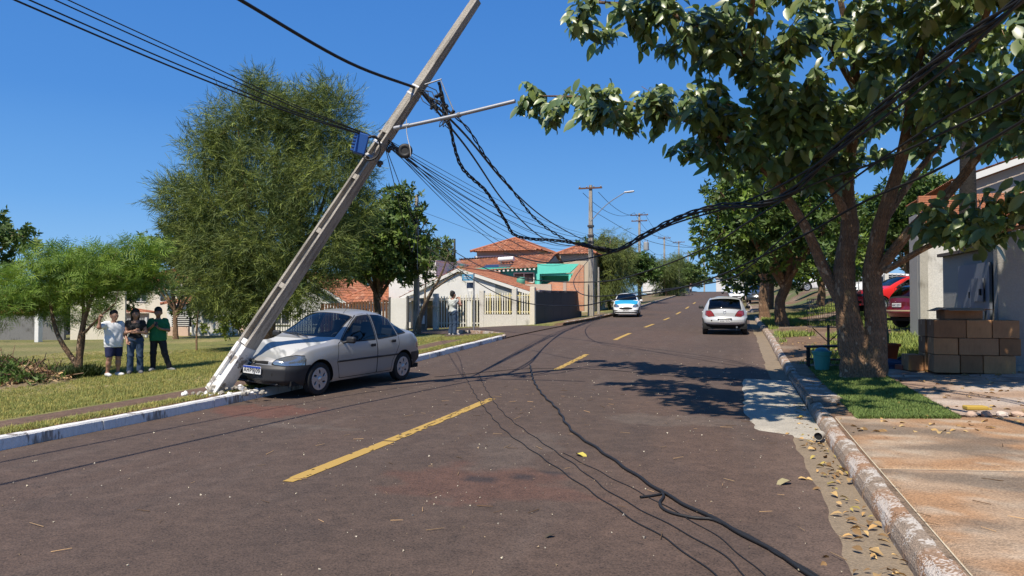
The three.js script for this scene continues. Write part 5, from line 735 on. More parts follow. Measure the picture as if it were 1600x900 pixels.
// ---- row of low houses across the lawn
function lowHouse(label, x0, x1, s0, s1, eave, ridge, wall, seed, wins = []) { const y = leftH((x0 + x1) / 2, s0) - .2, r = thing('low_house', label, 'house', [0, 0, 0], 0, 'low houses across the lawn'); part('wall', bx(x1 - x0 - .6, eave - y, s1 - s0 - .6, (x0 + x1) / 2, (eave + y) / 2, -(s0 + s1) / 2), wall, r); hipRoof(r, x0, x1, s0, s1, eave, ridge, Math.min(x1 - x0, s1 - s0) / 2 * .95, seed); for (const [x, yy, w, h] of wins) windowIn(r, x, yy, -s0 - .27, w, h); return r; }
lowHouse('low white house with an orange roof behind the brown slat fence', -24.2, -20.4, 41, 47, 1.7, 2.75, whiteWall, 51, [[-22.3, 1.0, 1.1, .8]]);
{ const r = thing('gable_house', 'white gabled house half hidden behind the weeping tree', 'house'); gableRoof(r, -29.6, -22.8, -26.4, 1.75, 1.6, 3.55, 40.5, 47, 61); const y = leftH(-26, 40) - .2, gw = prism([[-29.3, y], [-23.1, y], [-23.1, 1.6], [-26.4, 3.35], [-29.3, 1.75]], .15).translate(0, 0, -41); part('gable_wall', gw, whiteWall, r); part('side_wall', bx(.15, 1.9, 6, -23.1, y + .9, -44), whiteWall, r); windowIn(r, -25, .8, -40.8, 1.2, .9); windowIn(r, -27.8, .8, -40.8, 1.2, .9); }
lowHouse('two storey house with orange roof behind the broad trees at left', -48.5, -42.2, 48.5, 56, 3.3, 4.6, creamWall, 71, [[-44, 2.3, 1.2, .9], [-46.5, 2.3, 1.2, .9]]);
lowHouse('low house with a red orange roof at the left edge of the picture', -56, -42.5, 36.5, 46, .95, 2.1, pinkWall, 81);
lowHouse('white house with orange roof behind the white vented wall', -37.5, -30, 41, 48, 1.6, 2.75, whiteWall, 91, [[-32, .8, 1.2, .8]]);
function wallRun(name, label, x0, s0, x1, s1, h, mat, n, thick = .15) { const r = thing(name, label, 'wall'), d = V(x1 - x0, 0, -(s1 - s0)), L = d.length(); for (let k = 0; k < n; k++) { const t = (k + .5) / n, x = lerp(x0, x1, t), s = lerp(s0, s1, t), y = leftH(x, s); part('wall_panel', bx(L / n - .01, h + .3, thick, 0, 0, 0, 0, Math.atan2(s1 - s0, x1 - x0), 0).translate(x, y + h / 2 - .15, -s), mat, r); } return r; }
{
  const r = wallRun('garden_wall', 'white rendered garden wall with slatted vents across the lawn', -31.8, 37.4, -29.1, 38.2, 1.55, dirtyWhite, 1); 
  const v = (x, s, w) => { const y = leftH(x, s), p = part('pier', bx(w, .6, .16, x, y + .25, -s), pinkWall, r); for (let k = 0; k < 8; k++) part('slat', bx(w, .045, .04, x, y + .65 + k * .115, -s), whiteWall, r); part('backing', bx(w, 1, .02, x, y + 1.05, -s - .25), shade, r); }; v(-28.6, 38.35, 1.0); v(-32.6, 37.2, 1.5);
  wallRun('garden_wall', 'plain white garden wall just left of the crashed car roof', -28.0, 38.4, -27.0, 38.6, 1.6, whiteWall, 1);
  wallRun('garden_wall', 'tall cream wall behind the small feathery tree', -36.4, 33.0, -33.4, 33.9, 2.75, creamWall, 2);
  wallRun('garden_wall', 'grey boundary wall at the left edge of the picture', -46, 32.2, -36.6, 32.8, 1.4, greyWall, 5);
  const gp = thing('gate_post', 'white square gate post beside the grey wall at far left', 'post'); part('shaft', rbx(.28, 1.75, .28, .02, -36.45, leftH(-36.4, 31) + .85, -31.0), whiteWall, gp); part('cap', rbx(.36, .08, .36, .02, -36.45, leftH(-36.4, 31) + 1.76, -31.0), whiteWall, gp);
  const sg = thing('street_sign', 'small blue street sign in front of the grey wall at far left', 'sign'); part('post', rod(V(-39, leftH(-39, 30) - .1, -30), V(-39, leftH(-39, 30) + 1.8, -30), .03), std(.3, .3, .3, .5), sg); part('plate', bx(.6, .42, .02, -38.8, leftH(-39, 30) + 1.55, -30), std(.03, .16, .42, .5), sg);
  // slat fences
  const bars = (name, label, x0, x1, s, h, step, w, mat) => { const f = thing(name, label, 'fence'), g = bx(w, h, .03); for (let x = x0; x < x1; x += step) { const m = part('slat', g, mat, f); m.position.set(x, leftH(x, s) + h / 2 + .04, -s); } for (const yy of [.2, h - .1]) part('rail', bx(x1 - x0, .05, .03, (x0 + x1) / 2, leftH((x0 + x1) / 2, s) + yy, -s - .035), mat, f); for (const x of [x0 - .08, x1 + .05]) part('post', bx(.12, h + .15, .12, x, leftH(x, s) + h / 2, -s - .02), mat, f); };
  bars('slat_fence', 'brown wooden slat fence between the white gate and the crashed car roof', -22.6, -18.2, 37.2, 1.75, .19, .13, timber); bars('railing', 'black iron railing behind the crashed car', -26.7, -22.9, 38.3, 1.5, .17, .03, std(.03, .03, .03, .5)); bars('railing', 'white iron railing beside the man in green', -35.2, -33.6, 35.6, 1.1, .15, .03, std(.7, .7, .7, .5));
}
{ // far white sheds at the crest
  for (const [x, s, w, h, l] of [[-13, 150, 9, 3.4, 'far white building left of the crest of the street'], [2, 168, 12, 3.2, 'far white building at the top of the street']]) { const r = thing('far_building', l, 'building'); part('wall', bx(w, h, 8, x, roadH(s) + h / 2 - .3, -s), whiteWall, r); part('roof', bx(w + .5, .25, 8.5, x, roadH(s) + h - .2, -s), plaster(.4, .38, .35), r); for (let k = 0; k < 3; k++) part('window', bx(.9, .6, .1, x - w * .3 + k * w * .3, roadH(s) + h * .5, -s + 4), windowGlass, r); }
}
// ---- right: gate wall, meter recess, plastered house with bare bricks
{
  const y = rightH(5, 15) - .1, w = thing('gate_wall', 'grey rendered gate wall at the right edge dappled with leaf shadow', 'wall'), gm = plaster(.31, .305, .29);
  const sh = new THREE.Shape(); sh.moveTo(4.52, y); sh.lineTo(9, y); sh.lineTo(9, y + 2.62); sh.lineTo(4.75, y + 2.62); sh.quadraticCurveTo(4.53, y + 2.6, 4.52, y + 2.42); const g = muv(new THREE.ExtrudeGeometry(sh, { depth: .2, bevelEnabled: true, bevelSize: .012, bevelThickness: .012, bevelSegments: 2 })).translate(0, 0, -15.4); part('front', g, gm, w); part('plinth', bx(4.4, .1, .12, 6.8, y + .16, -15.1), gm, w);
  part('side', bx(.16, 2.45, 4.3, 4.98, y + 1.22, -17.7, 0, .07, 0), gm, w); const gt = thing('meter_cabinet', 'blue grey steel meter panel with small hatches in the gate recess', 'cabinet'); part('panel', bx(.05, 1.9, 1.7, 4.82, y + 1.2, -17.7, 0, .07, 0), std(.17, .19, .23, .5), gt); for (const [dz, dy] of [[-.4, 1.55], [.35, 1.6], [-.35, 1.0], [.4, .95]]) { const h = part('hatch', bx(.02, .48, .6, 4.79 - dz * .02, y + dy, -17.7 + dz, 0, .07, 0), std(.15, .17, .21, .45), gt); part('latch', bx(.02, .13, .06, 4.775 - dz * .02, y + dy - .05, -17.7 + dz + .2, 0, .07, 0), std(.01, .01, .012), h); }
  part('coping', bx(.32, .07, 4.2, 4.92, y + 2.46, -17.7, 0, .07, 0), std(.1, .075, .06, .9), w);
}
{
  const y = rightH(5, 23) - .4, r = thing('brick_house', 'unfinished house wall, plastered white below and bare orange blocks above', 'house'), z = -22.9; const pl = prism([[4.9, y], [9.5, y], [9.5, 3.72], [4.9, 3.6]], .18).translate(0, 0, z - .18); part('plastered_wall', pl, dirtyWhite, r); part('corner_post', bx(.2, 3.3, .22, 4.99, y + 1.6, z + .01), plaster(.5, .47, .4, true), r);
  part('side_wall', bx(.16, 3.9, 1.0, 4.98, y + 1.95, z - .7), plaster(.5, .46, .4), r); part('mortar', bx(4.56, 1.02, .13, 7.2, 4.12, z - .1), plaster(.42, .38, .33), r);
  const bm = [std(.55, .22, .115, .9, { bumpMap: grain, bumpScale: .01 }), std(.62, .27, .15, .9, { bumpMap: grain, bumpScale: .01 }), std(.48, .18, .09, .9)], bg = (() => { const gs = []; for (let k = 0; k < 4; k++) gs.push(bx(.285, .036, .15, 0, -.07 + k * .047, .004)); gs.push(bx(.283, .185, .14)); return join(gs); })();
  for (let rr = 0; rr < 5; rr++) for (let k = 0; k < 16; k++) { const x = 5.05 + k * .3 + (rr % 2) * .15; if (x > 9.4) continue; const m = part('brick', bg, bm[Math.floor(hash(rr, k, 3) * 3)], r); m.position.set(x, 3.74 + rr * .2, z - .09 + .006 * hash(k, rr)); }
  const h = thing('tiled_house', 'house with a clay roof and white barge board rising behind the brick wall', 'house'); const a = [7.2, 5.85, -28.6], b = [7.2, 5.85, -36]; part('roof_slope', tiles(b, a, [12, 7.55, -28.6], [b, a, [12, 7.55, -28.6], [12, 7.55, -36]], [.3, .13, .08], 101), tileMat, h); const bb = prism([[7.15, 5.62], [12, 7.34], [12, 7.56], [7.15, 5.84]], .06).translate(0, 0, -28.62); part('barge_board', bb, woodWhite, h); const gw = prism([[7.9, 1.5], [12, 1.5], [12, 7.3], [7.9, 5.85]], .15).translate(0, 0, -29.1); part('gable_wall', gw, plaster(.5, .42, .36), h);
  const f = thing('railing', 'grey railing with a white post behind the red hatchback', 'fence'); for (let k = 0; k < 16; k++) { const m = part('bar', bx(.05, 1.3, .03), std(.25, .26, .28, .6), f); m.position.set(5.2 + k * .18, rightH(6.5, 38) + .85, -38); } part('post', bx(.16, 1.9, .16, 6.7, rightH(6.7, 37.6) + .9, -37.7), whiteWall, f); part('rail', bx(3, .05, .04, 6.6, rightH(6.5, 38) + 1.4, -38.04), std(.25, .26, .28, .6), f);
}
// ---------------------------------------------------------------- poles and cables
const poleTex = ctex(512, (u, v) => { const n = fbm(u * 6, v * 3, 5, 3, 12), q = noise2(u * 130, v * 130, 130, 6), st = fbm(u * 20, v * 2, 3, 2, 15), k = .9 + .35 * (q - .5) + .35 * (n - .5) - .3 * sstep(.55, .75, st); return [.46 * k, .42 * k, .36 * k]; }, 1 / 1.4);
const poleMat = new THREE.MeshStandardMaterial({ map: poleTex, roughness: .93, bumpMap: grain, bumpScale: .012 }), galv = std(.36, .37, .39, .5, { metalness: .6 }), cableMat = std(.014, .014, .015, .6), whitePaint = new THREE.MeshStandardMaterial({ map: kerbTex, color: lin(1.1, 1.1, 1.1), roughness: .85 });
const wire = (name, label, pts, r, group, cat = 'cable', mat = cableMat) => tag(part(name, tube(pts, r, r > .012 ? 7 : 5, .25), mat), label, cat, group);
// strands twisted round a path, each strand a part
function twisted(label, path, n, r, rad, pitch, name = 'twisted_cable') {
  const root = thing(name, label, 'cable'), c = new THREE.CatmullRomCurve3(path.map(p => V(...p)), false, 'centripetal'), L = c.getLength(), m = Math.min(700, Math.ceil(L / .06)), fr = c.computeFrenetFrames(m, false);
  for (let k = 0; k < n; k++) { const pts = []; for (let i = 0; i <= m; i++) { const a = i / m * L / pitch * 6.283 + k / n * 6.283, rr = rad * (1 + .5 * (noise2(i * .07, k, 0, 4) - .5)); pts.push(c.getPointAt(i / m).addScaledVector(fr.normals[i], Math.cos(a) * rr).addScaledVector(fr.binormals[i], Math.sin(a) * rr)); } part('strand', new THREE.TubeGeometry(new THREE.CatmullRomCurve3(pts), m, r, 6), cableMat, root); }
  return root;
}
// ---- the leaning concrete pole
const PB = V(-8.40, .10, -10.44), PT = V(-4.38, 7.03, -12.26);
{
  const root = thing('leaning_pole', 'grey concrete utility pole snapped at its white painted base, leaning over the street', 'utility pole', PB.toArray());
  const ax = V().subVectors(PT, PB), L = ax.length(); ax.normalize(); const toCam = camera.position.clone().sub(PB).normalize(), right = V().crossVectors(ax, toCam).normalize(), rec = right.clone().multiplyScalar(-.62).addScaledVector(V().crossVectors(right, ax).normalize().multiplyScalar(V().crossVectors(right, ax).dot(toCam) > 0 ? 1 : -1), .78).normalize(); const zf = V().crossVectors(rec, ax).normalize();
  root.quaternion.setFromRotationMatrix(new THREE.Matrix4().makeBasis(rec, ax, zf));
  const W = .30, B = .23, k = y => lerp(1, .5, y / L), taper = g => { g = g.index ? g.toNonIndexed() : g; const p = g.attributes.position; for (let i = 0; i < p.count; i++) { const q = k(clamp(p.getY(i), 0, L)); p.setX(i, p.getX(i) * q); p.setZ(i, p.getZ(i) * q); } g.computeVertexNormals(); return muv(g); };
  const seg = (y0, y1, w, d, x, z) => { const g = new RoundedBoxGeometry(w, y1 - y0, d, 1, .008); g.translate(x, (y0 + y1) / 2, z); return taper(g); };
  const y1 = .95, y2 = 5.3;
  for (const s of [1, -1]) { part('flange', seg(y1, y2, W, .055, 0, s * (B / 2 - .0275)), poleMat, root); part('painted_flange', seg(.02, y1, W + .012, .066, 0, s * (B / 2 - .0275)), whitePaint, root); }
  part('web', seg(y1, y2, .07, B - .1, 0, 0), poleMat, root); part('painted_web', seg(.02, y1, .20, B - .1, 0, 0), whitePaint, root);
  for (let y = y1 + .06; y < y2; y += 1.12) part('rib', seg(y - .045, y + .045, W - .03, B - .09, 0, 0), y < 1.1 ? whitePaint : poleMat, root); part('rib', seg(.1, .32, W - .02, B - .09, 0, 0), whitePaint, root);
  { const sh = new THREE.Shape(); sh.moveTo(-W / 2, y2); sh.lineTo(W / 2, y2); sh.lineTo(W / 2, L); sh.lineTo(-W / 2, L); for (let y = y2 + .3; y < L - .1; y += .16) { const h = new THREE.Path(); h.absarc(0, y, .017, 0, 6.283, true); sh.holes.push(h); } const g = new THREE.ExtrudeGeometry(sh, { depth: B, bevelEnabled: true, bevelSize: .006, bevelThickness: .006, bevelSegments: 1, curveSegments: 6 }).translate(0, 0, -B / 2); part('drilled_top', taper(g), poleMat, root); }
  { const r = RNG(4); for (let i = 0; i < 5; i++) part('rebar', tube([[(r() - .5) * .2, .1, (r() - .5) * .16], [(r() - .5) * .3, -.08, (r() - .5) * .3], [(r() - .5) * .4, -.14, (r() - .5) * .4]], .006, 5, .05), std(.12, .06, .035, .8), root); const g = new THREE.IcosahedronGeometry(.17, 2), p = g.attributes.position; for (let i = 0; i < p.count; i++) { const f = .8 + .5 * hash(Math.round(p.getX(i) * 90), Math.round(p.getY(i) * 90), Math.round(p.getZ(i) * 90)); p.setXYZ(i, p.getX(i) * f, p.getY(i) * f * .8, p.getZ(i) * f); } g.computeVertexNormals(); g.translate(0, .06, 0); part('broken_stub', g, new THREE.MeshStandardMaterial({ map: conTex, roughness: 1 }), root); }
  // clamps and hardware, given along the pole
  const band = (y, h = .05) => part('clamp', seg(y, y + h, W + .03, B + .03, 0, 0), galv, root); band(5.06); band(4.78); band(6.1, .04); band(6.26, .04);
  const bolt = (y, dx, dz) => part('insulator', lathe([[0, -.05], [.03, -.05], [.045, -.02], [.03, 0], [.05, .03], [.03, .06], [0, .06]], 10).translate(dx, y, dz), std(.05, .05, .05, .3), root); for (const [y, x, z] of [[4.8, -.13, -.12], [5.1, -.12, -.12], [4.82, .12, .12], [6.12, -.1, .13], [6.28, -.1, .13], [6.42, -.08, .12]]) bolt(y, x, z);
  part('arm_bracket', [bx(.05, .6, .05, .0, 5.2, .12), prism([[0, 0], [.2, .02], [0, .2]], .012).translate(-.1, 5.25, .13)], galv, root);
}
const along = t => PB.clone().lerp(PT, t);
{ // lamp arm still on the pole, fibre box, cable coil and the tangle of drop wires
  const a = thing('lamp_arm', 'long galvanised street lamp arm reaching from the leaning pole into the leaves', 'lamp arm'); part('tube', tube([[-5.58, 4.63, -11.47], [-4.6, 4.75, -11.46], [-3.41, 4.91, -11.4]], .032, 10, .2), galv, a); part('sleeve', rod(V(-5.6, 4.63, -11.47), V(-5.31, 4.665, -11.465), .04, .04, 10), galv, a); part('strap', rod(V(-4.43, 4.77, -11.455), V(-4.38, 4.777, -11.452), .045, .045, 10), std(.2, .2, .2, .5), a);
  const b = thing('fibre_box', 'blue ribbed cable splice box hanging left of the leaning pole', 'box', [-6.06, 4.32, -11.15], .5); b.rotation.z = -.25; part('case', rbx(.2, .36, .16, .025), std(.015, .08, .3, .45), b); for (let k = 0; k < 6; k++) part('fin', bx(.05, .022, .15, -.125, -.14 + k * .056, 0), std(.02, .1, .36, .45), b);
  tag(part('cable_loop', tube([[-5.91, 4.42, -11.11], [-5.8, 4.44, -11.15], [-5.74, 4.29, -11.22], [-5.8, 4.1, -11.2], [-5.93, 4.04, -11.14], [-6.02, 4.12, -11.13]], .018, 8, .03), cableMat), 'thick black cable loop below the blue splice box', 'cable');
  const c = thing('cable_coil', 'round black cable coil hanging right of the leaning pole', 'coil', [-5.38, 4.22, -11.43], .3); part('coil', new THREE.TorusGeometry(.085, .045, 10, 22), cableMat, c); part('hub', new THREE.CylinderGeometry(.08, .08, .06, 16).rotateX(Math.PI / 2), std(.02, .02, .02, .7), c); part('strap', tube([[.1, -.1, .05], [.1, 0, .06], [.03, .3, 0], [.02, .55, 0]], .008, 5, .04), std(.5, .5, .5, .5), c);
  const sb = thing('steel_brace', 'thin pale steel brace dangling above the lamp arm', 'brace'); part('bar', rod(V(-4.9, 5.52, -11.84), V(-4.63, 4.89, -11.87), .012, .012, 6), galv, sb); part('bracket', rod(V(-5.18, 5.45, -11.8), V(-4.88, 5.53, -11.84), .014, .014, 6), galv, sb);
  const r = RNG(12), labels = ['loose black drop wire looping beside the lamp arm', 'tangled thin wire under the pole clamp', 'short wire tail hanging over the lamp arm', 'curled wire between clamp and lamp arm', 'thin dangling wire left of the hanging twist', 'small looped jumper wire high on the leaning pole'];
  labels.forEach((l, i) => { const p0 = along(.745 + .03 * r()).add(V(.1, 0, .05)), p = [p0.toArray()]; for (let k = 1; k < 7; k++) p.push([p0.x + .12 + .14 * k * (.5 + .5 * r()) - (k > 4 ? .25 * r() : 0), p0.y - .12 * k + .5 * (r() - .4), p0.z + .2 * (r() - .5)]); wire('drop_wire', l, p, .009, 'loose wires on the leaning pole'); });
  const jb = thing('jumper_bundle', 'dark knot of connectors on the underside of the leaning pole', 'connector'); for (let k = 0; k < 7; k++) part('connector', rbx(.05, .12, .05, .012, -5.1 + .12 * r() + k * .06, 5.35 - .3 * r() - k * .04, -11.83 + .08 * r(), r(), r(), r() * 3), cableMat, jb);
}
// ---- upright poles
function utilityPole(label, x, s, h, o = {}) {
  const y = (x < KL ? leftH(x, s) : rightH(x, s)) - .2, r = thing('utility_pole', label, 'utility pole', [x, y, -s], o.turn || 0), m = o.mat || poleMat, w0 = o.w ?? .26, g = new THREE.CylinderGeometry(w0 * .36, w0 * .72, h, o.round ? 14 : 4, 6); if (!o.round) g.rotateY(Math.PI / 4); g.translate(0, h / 2, 0); const sh = g.toNonIndexed(); if (!o.round) sh.computeVertexNormals(); part('shaft', muv(sh), m, r);
  if (o.arm) for (const [yy, wd] of o.arm) { const a = part('crossarm', bx(wd, .09, .09, 0, yy, .12), timber, r); for (const q of [-.45, -.15, .15, .45]) part('insulator', lathe([[0, 0], [.03, 0], [.05, .04], [.03, .08], [0, .1]], 8).translate(q * wd, yy + .045, .12), std(.3, .25, .2, .3), a); }
  for (const yy of o.clamps || []) part('clamp', rbx(w0 * 1.02, .14, w0 * 1.02, .02, 0, yy, 0), std(.05, .05, .055, .6), r);
  if (o.lamp) { const [ly, lx, lyy, lz] = o.lamp; part('lamp_arm', tube([[0, ly, .1], [lx * .5, lerp(ly, lyy, .62), lz * .5], [lx, lyy, lz]], .028, 8, .15), galv, r); const lh = part('lamp_head', rbx(.62, .08, .24, .03, lx + .28, lyy + .03, lz, 0, 0, .08), std(.62, .63, .64, .4), r); part('lens', bx(.34, .012, .16, lx + .33, lyy - .016, lz, 0, 0, .08), std(.7, .7, .68, .2), lh); }
  if (o.transformer) { const [tx, ty] = o.transformer; const t = part('transformer', lathe([[0, -.42], [.26, -.42], [.28, -.36], [.28, .36], [.24, .42], [0, .44]], 16).translate(tx, ty, .15), std(.35, .36, .36, .5), r); for (const q of [-.12, .12]) part('bushing', rod(V(tx + q, ty + .42, .15), V(tx + q, ty + .66, .15), .03, .02, 8), std(.35, .2, .12, .3), t); }
  return r;
}
utilityPole('slim weathered pole standing beside the sparse tree at the picket fence', -13.9, 30.8, 6.5, { w: .24, clamps: [4.6, 5.2] });
utilityPole('dark thin pole behind the white block house', -18.0, 46, 5.9, { w: .2, mat: std(.07, .065, .06, .9) });
utilityPole('tall concrete pole with a lamp beside the white and blue car', -8.75, 45.95, 8.5, { w: .36, arm: [[8.3, 1.5]], clamps: [4.9, 5.3, 5.9], lamp: [6.2, 2.2, 7.9, .3] });
utilityPole('second concrete pole up the hill, with a grey transformer', -9.35, 75.5, 9.3, { w: .36, arm: [[9.1, 1.8], [8.5, 1.6]], transformer: [.7, 5.9], clamps: [5.2] });
utilityPole('third pole up the hill beside the slim wispy tree', -9.7, 106.8, 8.6, { w: .36, arm: [[8.4, 1.8]] });
utilityPole('fourth pole up the hill', -9.2, 128, 9.0, { w: .36, arm: [[8.8, 2]] });
utilityPole('pale short pole just right of the tall lamp pole', -8.9, 49.5, 3.4, { w: .18 });
utilityPole('farthest thin pole at the crest of the street', -9.6, 160, 8.6, { w: .36, arm: [[8.4, 2]] });
utilityPole('pole at the crest standing right of the others', -6.6, 168, 8, { w: .36, arm: [[7.8, 2]] });
utilityPole('dark round pole rising behind the grey gate wall', 5.05, 18.9, 6.2, { w: .34, round: true, mat: std(.022, .019, .016, .95, { bumpMap: barkBump, bumpScale: .02 }) });
utilityPole('thin dark pole above the roofs at far left', -38, 44, 6.2, { w: .16, mat: std(.06, .06, .06, .9) });
{ const s = thing('street_sign', 'blue street name sign on a grey post in front of the picket fence', 'sign'), y = leftH(-10.6, 29.2); part('post', rod(V(-10.55, y - .15, -29.2), V(-10.55, y + 2.45, -29.2), .032, .032, 10), galv, s); const p = part('name_plate', bx(.50, .27, .02, -10.82, y + 2.28, -29.17), std(.12, .33, .52, .4), s); part('name_plate', bx(.30, .24, .02, -10.72, y + 1.95, -29.23, 0, .5, 0), std(.03, .05, .1, .4), s); part('lettering', [bx(.34, .03, .004, -10.82, y + 2.32, -29.157), bx(.24, .022, .004, -10.85, y + 2.25, -29.157)], std(.6, .65, .7, .5), p); }
// ---- overhead cables
const A = along(.765).toArray(), Bp = along(.63).toArray();
wire('power_cable', 'thick black cable from the top left of the picture to the leaning pole', [[-7.2, 6.1, 2], [-6.55, 5.78, -6], [-6.2, 5.6, -8.0], [-5.75, 5.38, -10.2], A], .026, 'overhead cables');
wire('power_cable', 'thick black cable from the leaning pole to the tall lamp pole', [A, [-5.5, 5.25, -14.5], [-6.3, 5.1, -20], [-7.3, 5.1, -28], [-8.2, 5.3, -38], [-8.75, 5.5, -45.9]], .024, 'overhead cables');
wire('power_cable', 'second black cable drooping from the leaning pole to the tall lamp pole', [A, [-5.3, 4.9, -14], [-6.0, 4.4, -19], [-7.2, 4.2, -28], [-8.2, 4.7, -38], [-8.75, 5.4, -45.9]], .02, 'overhead cables');
[['lowest thin line of the bundle from the top left to the leaning pole', 0, .012], ['middle thin line of the bundle from the top left to the leaning pole', .07, .010], ['upper thin line of the bundle from the top left to the leaning pole', .2, .009], ['topmost thin line of the bundle from the top left to the leaning pole', .27, .008]].forEach(([l, d, r], i) => wire('phone_line', l, [[-8.0, 5.3 + d, 1], [-7.45, 4.9 + d, -6.0], [-7.0, 4.7 + d * .9, -8.3], [-6.45, 4.53 + d * .5, -9.95], Bp], r, 'phone lines at upper left'));
{ const r = RNG(55); const ord = ['topmost', 'second', 'third', 'fourth', 'fifth', 'sixth', 'seventh', 'eighth', 'ninth', 'tenth', 'lowest']; for (let k = 0; k < 11; k++) { const e = [-8.75 - .1 * r(), 6.0 - .1 * k, -45.9], g = .25 + .155 * k + .08 * r(), p = []; for (let i = 0; i <= 10; i++) { const t = i / 10; p.push([lerp(Bp[0] + .1, e[0], t) + .12 * Math.sin(t * 3.1) * (r() - .5), lerp(Bp[1] - .04 * (k % 4), e[1], t) - 4 * g * t * (1 - t) * (1 - .35 * t), lerp(Bp[2], e[2], t)]); } wire('phone_line', `thin black line, ${ord[k]} of the fan between the leaning pole and the tall lamp pole`, p, .006 + .005 * r(), 'phone lines fanning up the street'); } }
[['thin drop line from the leaning pole to the upright pole at the picket fence', [Bp, [-8, 3.6, -17], [-11, 3.5, -24], [-13.85, 5.4, -30.8]]], ['second thin drop line from the leaning pole to the upright pole at the picket fence', [Bp, [-7.6, 3.2, -17], [-10.8, 2.9, -24], [-13.85, 4.9, -30.8]]], ['thin line from the upright pole to the gable house', [[-13.85, 5.6, -30.8], [-13.9, 4.2, -35], [-14.6, 3.5, -38.5]]], ['thin line from the upright pole to the tall lamp pole', [[-13.85, 5.9, -30.8], [-11.5, 5, -38], [-8.75, 5.7, -45.9]]]].forEach(([l, p]) => wire('drop_line', l, p, .008, 'drop lines by the picket fence'));
twisted('twisted black cable hanging from the leaning pole in a loose loop over the street', [[-4.95, 5.5, -11.88], [-4.82, 4.78, -12.07], [-4.72, 4.11, -12.36], [-4.47, 3.72, -13.06], [-4.31, 3.24, -13.74], [-4.25, 3.01, -14.1], [-4.01, 2.95, -14.56], [-3.62, 2.96, -15.2], [-3.05, 2.88, -15.8], [-2.6, 2.8, -15.94]], 3, .013, .02, .55);
twisted('second twisted cable sagging beside the first from the leaning pole', [A, [-4.92, 5.09, -11.94], [-4.57, 4.77, -12.2], [-4.35, 4.26, -12.79], [-4.07, 3.79, -13.4], [-3.81, 3.29, -14.31], [-3.3, 2.92, -15.3], [-2.6, 2.8, -15.92]], 2, .012, .016, .5);
{ const p = [[-3.2, 2.92, -15.75], [-2.58, 2.77, -15.94], [-1.71, 3.03, -14.95], [-1.0, 3.21, -13.91], [-.29, 3.26, -12.87], [.39, 3.14, -11.82], [.8, 3.23, -11.22], [1.09, 3.48, -10.68], [1.4, 3.74, -10.04], [1.78, 4.0, -9.32], [2.19, 4.26, -8.4], [2.44, 4.34, -7.74], [2.9, 4.6, -5], [3.4, 5.2, 1]]; twisted('heavy bundle of twisted black cables sagging across the street through the big tree', p, 4, .017, .034, 2.1, 'cable_bundle'); }
wire('power_cable', 'black cable crossing below the heavy bundle at a loose angle', [[-6.0, 3.0, -19], [-4.2, 2.6, -17], [-2.6, 2.72, -15.9], [-1.2, 3.1, -14.2], [.2, 3.25, -12.2], [1.2, 3.55, -10.4], [2.3, 4.2, -8.2], [3.2, 5, -1]], .016, 'overhead cables');
wire('power_cable', 'upper of the three low cables slanting through the big tree', [[-13.85, 5.1, -30.8], [-9, 2.9, -27], [-3.83, 2.29, -21.83], [-2.37, 2.49, -20.18], [-.58, 2.95, -17.59], [.38, 3.32, -15.27], [1.21, 3.62, -13.43], [2.05, 3.68, -11.6], [2.55, 3.79, -10.49], [3.03, 3.94, -9.28], [4, 4.5, -4]], .017, 'low cables through the tree');
wire('power_cable', 'lowest cable slanting behind the tree trunk towards the gate wall', [[-13.85, 4.5, -30.8], [-8.5, 1.9, -27], [-4.98, 1.56, -23.57], [-3.71, 1.7, -21.87], [-.82, 2.1, -17.52], [1.03, 2.78, -14.42], [1.97, 3.22, -12.41], [2.56, 3.4, -11.23], [3.14, 3.69, -9.63], [4.2, 4.4, -4]], .019, 'low cables through the tree');
wire('power_cable', 'middle cable of the three low ones, crossing the hatchback', [[-8.75, 4.6, -45.9], [-6, 2.4, -28], [-4.02, 1.85, -21.77], [-1.84, 1.98, -19.3], [-.17, 2.17, -17.19], [.3, 2.4, -15.74], [1.52, 3.37, -12.48], [2.4, 3.89, -10.66], [3.04, 4.16, -9.28], [4, 4.9, -4]], .015, 'low cables through the tree');
// lines on up the hill
{ const P3 = [[-8.75, 45.95, 8.3], [-9.35, 75.5, 10.6], [-9.7, 106.8, 11], [-9.2, 128, 12]], L = ['from the tall lamp pole to the transformer pole', 'from the transformer pole to the third pole', 'from the third pole to the fourth pole']; for (let i = 0; i < 3; i++) for (const [o, dy, w] of [[-.5, .1, 'left high line'], [.5, .1, 'right high line'], [0, -2.4, 'low telephone line'], [.15, -3.1, 'lowest telephone line']]) { const a = P3[i], b = P3[i + 1], y0 = a[2] + .3 + dy, y1 = b[2] + .3 + dy, p = []; for (let k = 0; k <= 8; k++) { const t = k / 8; p.push([lerp(a[0], b[0], t) + o, lerp(y0, y1, t) - 3.2 * t * (1 - t), -lerp(a[1], b[1], t)]); } wire('power_line', `${w} ${L[i]}`, p, .016, 'lines up the hill'); }
  wire('power_line', 'cable from the tall lamp pole dropping towards the right hand tree row', [[-8.75, 7.6, -45.9], [-5, 5.6, -48], [-1, 5.4, -50], [3, 6.4, -53]], .014, 'lines up the hill');
  wire('power_line', 'cable from the transformer pole across the street to the trees', [[-9.35, 9.2, -75.5], [-4, 7.4, -76], [2, 7.6, -77]], .018, 'lines up the hill'); }
